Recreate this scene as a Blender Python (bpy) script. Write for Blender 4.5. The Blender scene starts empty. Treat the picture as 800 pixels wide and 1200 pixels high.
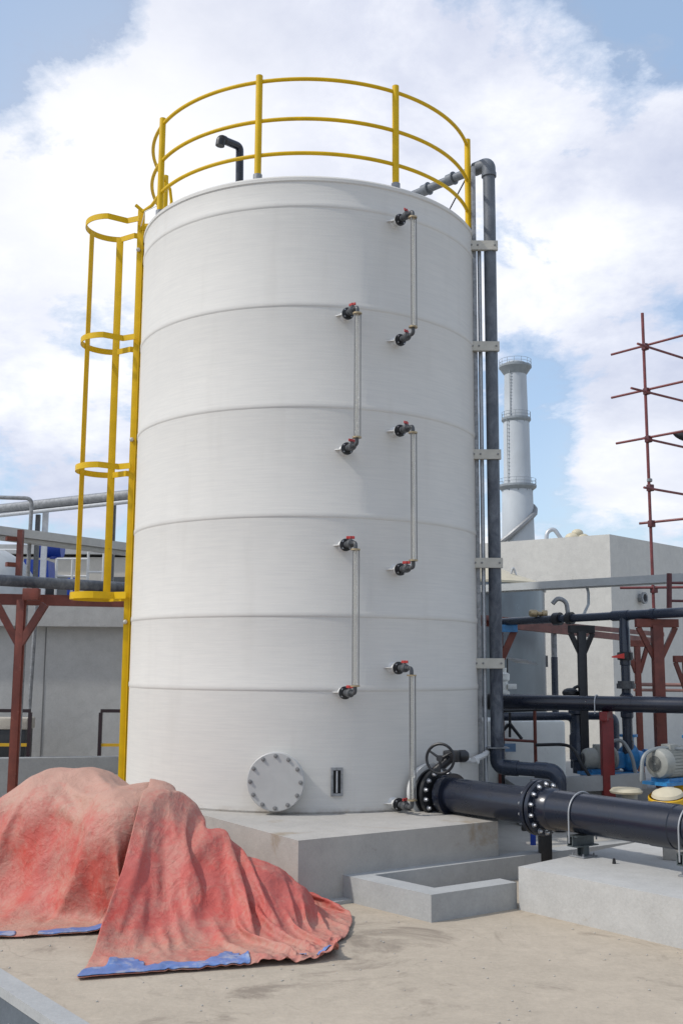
import bpy, bmesh, math, random
import numpy as np
from mathutils import Vector, Matrix, Quaternion, noise
random.seed(11)
SC = bpy.context.scene
COL = SC.collection
R = math.radians
V = Vector

# ------------------------------------------------------------------ camera
F_PX, EYE, PITCH, ROLL = 1240.0, 2.08, R(8.27), R(.35)
def make_camera():
    rt = V((1, 0, 0)); up = V((0, -math.sin(PITCH), math.cos(PITCH))); fw = V((0, math.cos(PITCH), math.sin(PITCH)))
    r = rt * math.cos(ROLL) + up * math.sin(ROLL)
    u = -rt * math.sin(ROLL) + up * math.cos(ROLL)
    m = Matrix((r, u, -fw)).transposed().to_4x4(); m.translation = (0, 0, EYE)
    cd = bpy.data.cameras.new('camera'); cd.sensor_fit = 'VERTICAL'; cd.sensor_height = 36; cd.lens = F_PX / 1200 * 36
    cd.clip_start = .05; cd.clip_end = 2000
    c = bpy.data.objects.new('camera', cd); c.matrix_world = m; COL.objects.link(c); SC.camera = c
make_camera()
def at(x, y, Y):
    """the point of the site at distance Y that is seen at (x, y)"""
    u, v = x - 400, 600 - y
    u, v = u * math.cos(ROLL) - v * math.sin(ROLL), u * math.sin(ROLL) + v * math.cos(ROLL)
    fy = F_PX * math.cos(PITCH) - v * math.sin(PITCH); fz = F_PX * math.sin(PITCH) + v * math.cos(PITCH)
    k = Y / fy
    return V((u * k, Y, fz * k + EYE))

# ------------------------------------------------------------------ mesh helpers
ORG = {}
def tag(o, label=None, cat=None, group=None, kind=None):
    if label: o['label'] = label
    if cat: o['category'] = cat
    if group: o['group'] = group
    if kind: o['kind'] = kind
    return o
def thing(name, label, cat, loc=(0, 0, 0), group=None):
    o = bpy.data.objects.new(name, None); COL.objects.link(o); o.location = loc; o.empty_display_size = .1
    ORG[o] = V(loc); return tag(o, label, cat, group)
def basis(d):
    d = V(d).normalized(); a = V((0, 0, 1)) if abs(d.z) < .95 else V((0, 1, 0))
    s = a.cross(d).normalized(); t = d.cross(s); return s, t, d
class MB:
    def __init__(s): s.bm = bmesh.new()
    def box(s, c, size, rz=0, rx=0, ry=0, bev=0):
        m = Matrix.Translation(c) @ Matrix.Rotation(rz, 4, 'Z') @ Matrix.Rotation(ry, 4, 'Y') @ Matrix.Rotation(rx, 4, 'X') @ Matrix.Diagonal((size[0], size[1], size[2], 1))
        r = bmesh.ops.create_cube(s.bm, size=1, matrix=m)
        if bev:
            es = list({e for v in r['verts'] for e in v.link_edges})
            bmesh.ops.bevel(s.bm, geom=es, offset=bev, segments=2, affect='EDGES', profile=.6)
        return s
    def bar(s, p0, p1, w, h, roll=0, bev=0):
        """rectangular bar between two points: w sideways, h upward"""
        p0, p1 = V(p0), V(p1); a, b, d = basis(p1 - p0)
        q = Quaternion(d, roll); a = q @ a; b = q @ b
        m = Matrix((a, b, d)).transposed().to_4x4(); m.translation = (p0 + p1) / 2
        r = bmesh.ops.create_cube(s.bm, size=1, matrix=m @ Matrix.Diagonal((w, h, (p1 - p0).length, 1)))
        if bev:
            es = list({e for v in r['verts'] for e in v.link_edges})
            bmesh.ops.bevel(s.bm, geom=es, offset=bev, segments=1, affect='EDGES')
        return s
    def tube(s, pts, r, seg=12, caps=True, closed=False):
        pts = [V(p) for p in pts]; n = len(pts); rs = r if isinstance(r, (list, tuple)) else [r] * n
        rings = []; prev = None
        for i, p in enumerate(pts):
            if closed: d = pts[(i + 1) % n] - pts[i - 1]
            else: d = (pts[min(i + 1, n - 1)] - pts[max(i - 1, 0)])
            d.normalize()
            if prev is None: a, b, _ = basis(d)
            else:
                a = prev - d * prev.dot(d); a.normalize(); b = d.cross(a)
            prev = a
            rings.append([s.bm.verts.new(p + (a * math.cos(2 * math.pi * k / seg) + b * math.sin(2 * math.pi * k / seg)) * rs[i]) for k in range(seg)])
        m = n if closed else n - 1
        for i in range(m):
            q, w = rings[i], rings[(i + 1) % n]
            for k in range(seg): s.bm.faces.new((q[k], q[(k + 1) % seg], w[(k + 1) % seg], w[k]))
        if caps and not closed:
            s.bm.faces.new(rings[0][::-1]); s.bm.faces.new(rings[-1])
        return s
    def lathe(s, prof, org, axis=(0, 0, 1), seg=32, cap0=False, cap1=False, a0=0, a1=None):
        """prof: list of (radius, along axis)"""
        org = V(org); a, b, d = basis(axis); full = a1 is None; n = seg if full else seg + 1
        rings = []
        for r, h in prof:
            if r < 1e-6: rings.append([s.bm.verts.new(org + d * h)]); continue
            rings.append([s.bm.verts.new(org + d * h + (a * math.cos(t) + b * math.sin(t)) * r) for t in [(2 * math.pi * k / seg if full else a0 + (a1 - a0) * k / seg) for k in range(n)]])
        for q, w in zip(rings, rings[1:]):
            for k in range(n if full else n - 1):
                k2 = (k + 1) % n
                if len(q) == 1 and len(w) == 1: continue
                if len(q) == 1: s.bm.faces.new((q[0], w[k2], w[k]))
                elif len(w) == 1: s.bm.faces.new((q[k], q[k2], w[0]))
                else: s.bm.faces.new((q[k], q[k2], w[k2], w[k]))
        if cap0 and len(rings[0]) > 1: s.bm.faces.new(rings[0][::-1])
        if cap1 and len(rings[-1]) > 1: s.bm.faces.new(rings[-1])
        return s
    def cyl(s, p0, p1, r, r1=None, seg=20):
        p0, p1 = V(p0), V(p1); return s.lathe([(r, 0), (r if r1 is None else r1, (p1 - p0).length)], p0, p1 - p0, seg, True, True)
    def prism(s, pts, z0, z1):
        a = [s.bm.verts.new((x, y, z0)) for x, y in pts]; b = [s.bm.verts.new((x, y, z1)) for x, y in pts]; n = len(pts)
        s.bm.faces.new(a[::-1]); s.bm.faces.new(b)
        for i in range(n): s.bm.faces.new((a[i], a[(i + 1) % n], b[(i + 1) % n], b[i]))
        return s
    def extrude(s, poly, vec):
        """flat 3-D polygon pushed along vec"""
        a = [s.bm.verts.new(V(p)) for p in poly]; b = [s.bm.verts.new(V(p) + V(vec)) for p in poly]; n = len(a)
        s.bm.faces.new(a[::-1]); s.bm.faces.new(b)
        for i in range(n): s.bm.faces.new((a[i], a[(i + 1) % n], b[(i + 1) % n], b[i]))
        return s
    def ball(s, c, r, sc=(1, 1, 1), seg=14):
        bmesh.ops.create_uvsphere(s.bm, u_segments=seg, v_segments=max(6, seg // 2), radius=r, matrix=Matrix.Translation(c) @ Matrix.Diagonal((*sc, 1))); return s
    def bevel(s, off, seg=2, ang=30):
        es = [e for e in s.bm.edges if len(e.link_faces) == 2 and e.calc_face_angle(0) > R(ang)]
        bmesh.ops.bevel(s.bm, geom=es, offset=off, segments=seg, affect='EDGES'); return s
    def build(s, name, mat, parent=None, smooth=35):
        bmesh.ops.recalc_face_normals(s.bm, faces=s.bm.faces)
        off = V((0, 0, 0)) if parent is None else ORG[parent]
        if off.length: bmesh.ops.translate(s.bm, verts=s.bm.verts, vec=-off)
        me = bpy.data.meshes.new(name); s.bm.to_mesh(me); s.bm.free(); me.materials.append(mat)
        if smooth:
            me.shade_smooth(); me.set_sharp_from_angle(angle=R(smooth))
        o = bpy.data.objects.new(name, me); COL.objects.link(o)
        if parent is not None: o.parent = parent
        ORG[o] = off
        return o
def bend(pts, r=.1, n=6):
    """a polyline with its inner corners rounded"""
    pts = [V(p) for p in pts]; out = [pts[0]]
    for a, b, c in zip(pts, pts[1:], pts[2:]):
        d0, d1 = (a - b), (c - b); k = min(r, d0.length * .49, d1.length * .49)
        p0, p1 = b + d0.normalized() * k, b + d1.normalized() * k
        for i in range(n + 1):
            t = i / n; out.append(p0 * (1 - t) ** 2 + b * 2 * t * (1 - t) + p1 * t * t)
    out.append(pts[-1]); return out
def arc(c, r, a0, a1, z, n=24):
    """horizontal arc; angle 0 looks at the camera, positive to the right"""
    return [V((c[0] + r * math.sin(a), c[1] - r * math.cos(a), z)) for a in [a0 + (a1 - a0) * i / n for i in range(n + 1)]]

# ------------------------------------------------------------------ materials
def new_mat(name):
    m = bpy.data.materials.new(name); m.use_nodes = True; nt = m.node_tree
    return m, nt, nt.nodes['Principled BSDF']
def nd(nt, t, **kw):
    n = nt.nodes.new(t)
    for k, v in kw.items():
        if k == 'inp':
            for a, b in v.items(): n.inputs[a].default_value = b
        else: setattr(n, k, v)
    return n
def c4(c): return (c[0], c[1], c[2], 1)
def nz(nt, vec, scale, detail=4, rough=.55, dist=0):
    n = nd(nt, 'ShaderNodeTexNoise', inp={'Scale': scale, 'Detail': detail, 'Roughness': rough, 'Distortion': dist})
    nt.links.new(vec, n.inputs['Vector']); return n.outputs['Fac']
def ramp(nt, fac, stops):
    n = nd(nt, 'ShaderNodeValToRGB'); e = n.color_ramp.elements
    while len(e) < len(stops): e.new(.5)
    for i, (p, c) in enumerate(stops):
        e[i].position = p; e[i].color = c4(c) if not isinstance(c, (int, float)) else (c, c, c, 1)
    nt.links.new(fac, n.inputs[0]); return n.outputs[0]
def mixc(nt, fac, a, b, mode='MIX'):
    n = nd(nt, 'ShaderNodeMix', data_type='RGBA', blend_type=mode)
    for i, v in ((0, fac), (6, a), (7, b)):
        if isinstance(v, (int, float)): n.inputs[i].default_value = v
        elif isinstance(v, tuple): n.inputs[i].default_value = c4(v)
        else: nt.links.new(v, n.inputs[i])
    return n.outputs[2]
def coords(nt, scale=(1, 1, 1), kind='Object'):
    tc = nd(nt, 'ShaderNodeTexCoord'); mp = nd(nt, 'ShaderNodeMapping'); mp.inputs['Scale'].default_value = scale
    nt.links.new(tc.outputs[kind], mp.inputs[0]); return mp.outputs[0]
def worldpos(nt, scale=(1, 1, 1)):
    g = nd(nt, 'ShaderNodeNewGeometry'); mp = nd(nt, 'ShaderNodeMapping'); mp.inputs['Scale'].default_value = scale
    nt.links.new(g.outputs['Position'], mp.inputs[0]); return mp.outputs[0]
def bump(nt, bs, h, strength, dist=.01):
    b = nd(nt, 'ShaderNodeBump', inp={'Strength': strength, 'Distance': dist}); nt.links.new(h, b.inputs['Height'])
    if bs.inputs['Normal'].is_linked: nt.links.new(bs.inputs['Normal'].links[0].from_socket, b.inputs['Normal'])
    nt.links.new(b.outputs[0], bs.inputs['Normal'])
def surf(name, c, rough=.5, metal=0, var=.12, scale=3.0, c2=None, spots=None, bmp=.15, bscale=60, stretch=(1, 1, 1), spec=.5, coat=0, rvar=.1):
    """general weathered surface: two broad tones, optional darker or rusty spots, fine grain"""
    m, nt, bs = new_mat(name); vec = coords(nt, stretch)
    if c2 is None: c2 = tuple(x * (1 - 2 * var) for x in c)
    f1 = nz(nt, vec, scale, 5, .6, .4)
    col = mixc(nt, ramp(nt, f1, [(.32, 0), (.68, 1)]), c, c2)
    if spots:
        f2 = nz(nt, vec, spots[1], 6, .65)
        col = mixc(nt, ramp(nt, f2, [(spots[2], 0), (min(1, spots[2] + .1), spots[3] if len(spots) > 3 else .8)]), col, spots[0])
    nt.links.new(col, bs.inputs['Base Color'])
    f3 = nz(nt, vec, bscale, 3)
    rr = nd(nt, 'ShaderNodeMapRange', inp={'To Min': max(0, rough - rvar), 'To Max': min(1, rough + rvar)}); nt.links.new(f1, rr.inputs[0]); nt.links.new(rr.outputs[0], bs.inputs['Roughness'])
    bs.inputs['Metallic'].default_value = metal; bs.inputs['Specular IOR Level'].default_value = spec
    if coat: bs.inputs['Coat Weight'].default_value = coat; bs.inputs['Coat Roughness'].default_value = .15
    if bmp: bump(nt, bs, f3, bmp, .004)
    return m
def concrete(name, c, c2, stain=None, smin=.6, joints=0, rough=.88, streak=False, fine=45, bs_=.35, crack=False):
    m, nt, bs = new_mat(name); vec = worldpos(nt); v2 = worldpos(nt, (1, 1, .25) if streak else (1, 1, 1))
    a = nz(nt, v2, .9, 6, .6, .5); b = nz(nt, vec, 6, 6, .65, .2); g = nz(nt, vec, fine, 4, .6)
    col = mixc(nt, ramp(nt, a, [(.33, 0), (.67, 1)]), c, c2)
    col = mixc(nt, ramp(nt, b, [(.3, 0), (.75, .55)]), col, tuple(x * .78 for x in c2))
    col = mixc(nt, ramp(nt, g, [(.35, .0), (.65, .22)]), col, tuple(min(1, x * 1.22) for x in c))
    if stain:
        s_ = nz(nt, vec, .95, 7, .66, .8); col = mixc(nt, ramp(nt, s_, [(smin, 0), (smin + .09, .75)]), col, stain)
        s2 = nz(nt, vec, 9, 3, .5); col = mixc(nt, ramp(nt, s2, [(.74, 0), (.78, .3)]), col, tuple(x * .8 for x in stain))
    if crack:
        q = nd(nt, 'ShaderNodeTexNoise', inp={'Scale': 1.6, 'Detail': 6.0}); nt.links.new(vec, q.inputs['Vector'])
        wv = nd(nt, 'ShaderNodeVectorMath', operation='MULTIPLY_ADD'); nt.links.new(q.outputs['Color'], wv.inputs[0]); wv.inputs[1].default_value = (.9, .9, 0); nt.links.new(vec, wv.inputs[2])
        vo = nd(nt, 'ShaderNodeTexVoronoi', feature='DISTANCE_TO_EDGE', inp={'Scale': .42}); nt.links.new(wv.outputs[0], vo.inputs['Vector'])
        ln = ramp(nt, vo.outputs['Distance'], [(0, .22), (.0028, 0)]); br = ramp(nt, nz(nt, vec, .8, 3), [(.42, 0), (.52, 1)])
        mm = nd(nt, 'ShaderNodeMath', operation='MULTIPLY'); nt.links.new(ln, mm.inputs[0]); nt.links.new(br, mm.inputs[1])
        col = mixc(nt, mm.outputs[0], col, tuple(x * .35 for x in c))
        dust = nz(nt, worldpos(nt, (1, 2.2, 1)), 3.2, 8, .7, 1.2); col = mixc(nt, ramp(nt, dust, [(.52, 0), (.70, .30)]), col, tuple(x * 1.22 for x in c))
        dk = nz(nt, vec, 2.1, 8, .72, .5); col = mixc(nt, ramp(nt, dk, [(.56, 0), (.72, .38)]), col, tuple(x * .60 for x in c))
    nt.links.new(col, bs.inputs['Base Color']); bs.inputs['Roughness'].default_value = rough; bs.inputs['Specular IOR Level'].default_value = .25
    bump(nt, bs, b, .35, .02); bump(nt, bs, g, bs_, .004)
    return m

M = {}
M['tank'] = None
def mat_tank():
    m, nt, bs = new_mat('white_laminate'); vec = coords(nt, (1, 1, 22)); v1 = coords(nt); vs = coords(nt, (1, 1, .12))
    big = nz(nt, v1, .8, 5, .6, .6); lin = nz(nt, vec, 2.4, 6, .65); drip = nz(nt, vs, 5, 4, .55); fine = nz(nt, coords(nt, (1, 1, 9)), 26, 3)
    col = mixc(nt, ramp(nt, big, [(.3, 0), (.7, 1)]), (.62, .603, .56), (.585, .57, .532))
    col = mixc(nt, ramp(nt, lin, [(.38, 0), (.68, .45)]), col, (.50, .492, .47))
    col = mixc(nt, ramp(nt, drip, [(.55, 0), (.75, .22)]), col, (.48, .46, .42))
    tc = nd(nt, 'ShaderNodeTexCoord'); sx = nd(nt, 'ShaderNodeSeparateXYZ'); nt.links.new(tc.outputs['Object'], sx.inputs[0])
    low = ramp(nt, sx.outputs[2], [(0.0, .75), (.07, 0)])
    dn = ramp(nt, nz(nt, v1, 7, 5, .6), [(.4, 0), (.65, 1)])
    mm = nd(nt, 'ShaderNodeMath', operation='MULTIPLY'); nt.links.new(low, mm.inputs[0]); nt.links.new(dn, mm.inputs[1])
    col = mixc(nt, mm.outputs[0], col, (.36, .31, .25))
    nt.links.new(col, bs.inputs['Base Color']); bs.inputs['Roughness'].default_value = .62; bs.inputs['Specular IOR Level'].default_value = .25
    bump(nt, bs, lin, .16, .006); bump(nt, bs, fine, .12, .002); bump(nt, bs, big, .12, .05)
    return m
M['tank'] = mat_tank()
M['white'] = surf('white_grp', (.62, .62, .60), .45, var=.06, scale=9, bmp=.1)
M['cover'] = surf('cover_grey', (.44, .44, .425), .45, var=.05, scale=5, spots=((.40, .38, .34), 14, .62, .5), bmp=.15)
M['yellow'] = surf('yellow_paint', (.66, .415, .003), .50, var=.08, spec=.25, scale=5, spots=((.22, .12, .02), 22, .66, .7), bmp=.12, bscale=80)
M['yellow2'] = surf('yellow_plastic', (.62, .36, .01), .45, var=.05)
M['black_pipe'] = surf('black_hdpe', (.010, .014, .027), .26, var=.15, scale=6, spots=((.035, .04, .05), 14, .68, .3), bmp=.1, bscale=30, spec=.6, rvar=.07)
M['black_iron'] = surf('black_iron', (.014, .015, .018), .42, var=.2, scale=20, spots=((.03, .028, .026), 30, .66, .4), bmp=.15, bscale=60)
M['navy_pipe'] = surf('navy_pvc', (.026, .036, .058), .27, var=.12, scale=5, spots=((.06, .07, .09), 12, .68, .4), bmp=.04, bscale=40)
M['grey_pvc'] = None
def mat_greypvc():
    m, nt, bs = new_mat('weathered_pvc'); v = coords(nt, (1, 1, .6)); a = nz(nt, v, 7, 7, .7, .6); b = nz(nt, v, 2, 3)
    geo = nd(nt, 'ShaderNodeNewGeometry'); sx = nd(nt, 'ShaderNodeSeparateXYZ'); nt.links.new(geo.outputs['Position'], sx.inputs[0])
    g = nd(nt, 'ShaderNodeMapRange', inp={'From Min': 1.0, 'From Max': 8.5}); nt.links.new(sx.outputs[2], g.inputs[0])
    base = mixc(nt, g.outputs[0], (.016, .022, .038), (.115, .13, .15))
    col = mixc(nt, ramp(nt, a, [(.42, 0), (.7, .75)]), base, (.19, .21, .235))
    col = mixc(nt, ramp(nt, b, [(.3, 0), (.8, .35)]), col, (.04, .05, .065))
    nt.links.new(col, bs.inputs['Base Color']); bs.inputs['Roughness'].default_value = .5; bump(nt, bs, a, .2, .003); return m
M['grey_pvc'] = mat_greypvc()
M['conduit'] = surf('galvanised_conduit', (.30, .31, .32), .5, .35, var=.2, scale=14, spots=((.16, .165, .17), 18, .52, .7), bmp=.2)
M['galv'] = surf('galvanised', (.50, .52, .54), .45, .45, var=.10, scale=16, spots=((.30, .31, .32), 26, .6, .6), bmp=.12)
M['tray'] = surf('tray_grey', (.47, .49, .49), .55, .1, var=.07, scale=6, spots=((.30, .30, .29), 12, .64, .5), bmp=.1)
M['bracket'] = surf('bracket_cream', (.50, .48, .42), .5, .05, var=.07, scale=9, spots=((.25, .22, .18), 26, .68, .6), bmp=.1)
M['bolt'] = surf('bolt_steel', (.55, .56, .58), .35, .7, var=.15, scale=40, bmp=.1)
M['dull_bolt'] = surf('dull_bolt', (.24, .24, .235), .5, .3, var=.1, scale=40, bmp=.1)
M['red_paint'] = surf('red_oxide', (.16, .036, .022), .5, var=.22, scale=7, spots=((.10, .03, .02), 15, .6, .7), bmp=.2)
M['red_bright'] = surf('red_oxide_bright', (.19, .042, .024), .5, var=.18, scale=6, spots=((.33, .14, .09), 14, .62, .6), bmp=.2)
M['crimson'] = surf('crimson_paint', (.20, .012, .012), .45, var=.2, scale=6, bmp=.15)
M['handle'] = surf('red_plastic', (.42, .035, .030), .4, var=.1, scale=20, bmp=.05)
M['valve'] = surf('valve_grey', (.075, .08, .085), .4, var=.2, scale=25, spots=((.22, .22, .21), 40, .62, .6), bmp=.2)
M['valve_black'] = surf('valve_black', (.020, .021, .023), .4, var=.2, scale=30, bmp=.2)
M['brass'] = surf('brass', (.42, .33, .20), .4, .6, var=.1, scale=30, bmp=.1)
M['maroon'] = surf('maroon_rail', (.025, .008, .012), .45, var=.2, bmp=.1)
M['blue'] = surf('blue_paint', (.03, .23, .52), .4, var=.2, scale=12, spots=((.10, .22, .36), 16, .62, .6), bmp=.2, coat=.15)
M['royal'] = surf('royal_blue', (.008, .045, .32), .4, var=.15, scale=8, bmp=.1)
M['motor'] = surf('motor_grey', (.31, .315, .285), .5, var=.1, scale=12, spots=((.2, .2, .18), 20, .62, .5), bmp=.15)
M['black_rub'] = surf('black_rubber', (.012, .012, .013), .6, var=.1, bmp=.05)
M['hose_grey'] = surf('grey_hose', (.26, .28, .28), .5, var=.1, bmp=.05)
M['poly'] = surf('white_poly', (.76, .77, .73), .55, var=.06, scale=4, spots=((.45, .44, .40), 7, .6, .5), bmp=.1)
M['cream'] = surf('cream_cap', (.56, .50, .36), .55, var=.08, scale=6, bmp=.1)
M['tank_grey'] = surf('blue_grey_shell', (.17, .20, .225), .30, .55, var=.12, scale=2, stretch=(1, 1, .3), bmp=.08)
M['beige'] = concrete('beige_render', (.50, .47, .41), (.43, .40, .35))
M['stack'] = surf('chimney_white', (.44, .475, .50), .6, var=.10, scale=.35, stretch=(1, 1, .5), spots=((.40, .43, .46), .8, .6, .4), bmp=0)
M['stack_dark'] = surf('chimney_steel', (.24, .27, .29), .6, var=.1, bmp=0)
M['dark'] = surf('black_and_recess_shade', (.012, .012, .013), .7, bmp=0)  # flat black; also paints the shade inside the level window and wall sleeve
M['ground'] = concrete('dusty_slab', (.44, .378, .298), (.38, .327, .257), stain=(.20, .165, .13), smin=.555, fine=30, crack=True)
M['earth'] = concrete('lower_yard', (.36, .34, .31), (.30, .29, .27))
M['terrace'] = concrete('terrace_concrete', (.42, .40, .36), (.35, .335, .30), stain=(.22, .19, .15), smin=.62)
M['kerb'] = concrete('pale_cement', (.40, .405, .395), (.335, .34, .335), streak=True)
M['plinth'] = concrete('plinth_concrete', (.43, .41, .375), (.355, .34, .315), stain=(.27, .215, .15), smin=.60, fine=60)
M['wall_l'] = concrete('fair_faced_grey', (.46, .46, .45), (.40, .40, .39), stain=(.19, .19, .187), smin=.68, streak=True, bs_=.2)
M['beam_l'] = concrete('parapet_grey', (.44, .44, .43), (.37, .37, .36), stain=(.17, .165, .155), smin=.62, streak=True)
M['wall_r'] = concrete('render_pale', (.55, .54, .50), (.49, .48, .45), streak=True, bs_=.2, stain=(.33, .32, .285), smin=.66)
def mat_glass():
    m, nt, bs = new_mat('sight_glass'); bs.inputs['Base Color'].default_value = (.86, .84, .78, 1); bs.inputs['Roughness'].default_value = .25
    bs.inputs['Transmission Weight'].default_value = .80; bs.inputs['IOR'].default_value = 1.3; return m
M['glass'] = mat_glass()
def mat_tarp(name, c1, c2, dust, amt, seed):
    m, nt, bs = new_mat(name); v = worldpos(nt); mp = nd(nt, 'ShaderNodeMapping'); mp.inputs['Location'].default_value = (seed, seed * 2, 0); nt.links.new(v, mp.inputs[0]); v = mp.outputs[0]
    geo = nd(nt, 'ShaderNodeNewGeometry'); sx = nd(nt, 'ShaderNodeSeparateXYZ'); nt.links.new(geo.outputs['Position'], sx.inputs[0])
    a = nz(nt, v, 1.6, 5, .6, .6); b = nz(nt, v, 2.6, 8, .68, .5); c = nz(nt, v, 28, 5, .6, .3)
    col = mixc(nt, ramp(nt, a, [(.35, 0), (.65, 1)]), c1, c2)
    # settled dust: heaviest on the crown of the heap and along the ground, broken up by noise
    hi = nd(nt, 'ShaderNodeMapRange', inp={'From Min': .62, 'From Max': 1.08, 'To Min': 0, 'To Max': .36}); nt.links.new(sx.outputs[2], hi.inputs[0])
    lo = nd(nt, 'ShaderNodeMapRange', inp={'From Min': .16, 'From Max': .02, 'To Min': 0, 'To Max': .20}); nt.links.new(sx.outputs[2], lo.inputs[0])
    mx = nd(nt, 'ShaderNodeMath', operation='MAXIMUM'); nt.links.new(hi.outputs[0], mx.inputs[0]); nt.links.new(lo.outputs[0], mx.inputs[1])
    ad = nd(nt, 'ShaderNodeMath', operation='ADD'); nt.links.new(mx.outputs[0], ad.inputs[0]); nt.links.new(b, ad.inputs[1])
    ad2 = nd(nt, 'ShaderNodeMath', operation='MULTIPLY_ADD', inp={1: .35}); nt.links.new(c, ad2.inputs[0]); nt.links.new(ad.outputs[0], ad2.inputs[2])
    f = ramp(nt, ad2.outputs[0], [(.63 - amt, 0), (.98 - amt, .80)])
    col = mixc(nt, f, col, dust)
    sp = nz(nt, v, 60, 2); col = mixc(nt, ramp(nt, sp, [(.66, 0), (.72, .35)]), col, tuple(x * .5 for x in c1))
    nt.links.new(col, bs.inputs['Base Color']); bs.inputs['Roughness'].default_value = .55; bs.inputs['Specular IOR Level'].default_value = .3
    # creases: ridged noise
    r1 = nd(nt, 'ShaderNodeTexNoise', inp={'Scale': 3.2, 'Detail': 6, 'Roughness': .55, 'Distortion': 1.2}); nt.links.new(v, r1.inputs['Vector'])
    ab = nd(nt, 'ShaderNodeMath', operation='SUBTRACT', inp={1: .5}); nt.links.new(r1.outputs[0], ab.inputs[0])
    ab2 = nd(nt, 'ShaderNodeMath', operation='ABSOLUTE'); nt.links.new(ab.outputs[0], ab2.inputs[0])
    rg = ramp(nt, ab2.outputs[0], [(0, 1), (.09, 0)])
    vo = nd(nt, 'ShaderNodeTexVoronoi', feature='DISTANCE_TO_EDGE', inp={'Scale': 4.6}); wv = nd(nt, 'ShaderNodeVectorMath', operation='MULTIPLY_ADD'); nt.links.new(r1.outputs['Color'], wv.inputs[0]); wv.inputs[1].default_value = (.35, .35, .35); nt.links.new(v, wv.inputs[2]); nt.links.new(wv.outputs[0], vo.inputs['Vector'])
    cr = ramp(nt, vo.outputs['Distance'], [(0, 1), (.05, .35), (.22, 0)])
    bump(nt, bs, cr, .20, .014)
    bump(nt, bs, rg, .20, .02); bump(nt, bs, b, .35, .04); bump(nt, bs, c, .35, .008)
    return m
M['tarp'] = mat_tarp('red_tarpaulin', (.47, .078, .060), (.44, .118, .100), (.42, .270, .205), .0, 3)
M['tarp2'] = mat_tarp('red_tarpaulin_dusty', (.45, .066, .046), (.42, .105, .085), (.43, .290, .220), .03, 9)
M['tarp_blue'] = surf('blue_tarpaulin', (.12, .21, .46), .5, var=.15, scale=6, spots=((.34, .36, .42), 7, .50, .75), bmp=.3, bscale=25)
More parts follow.
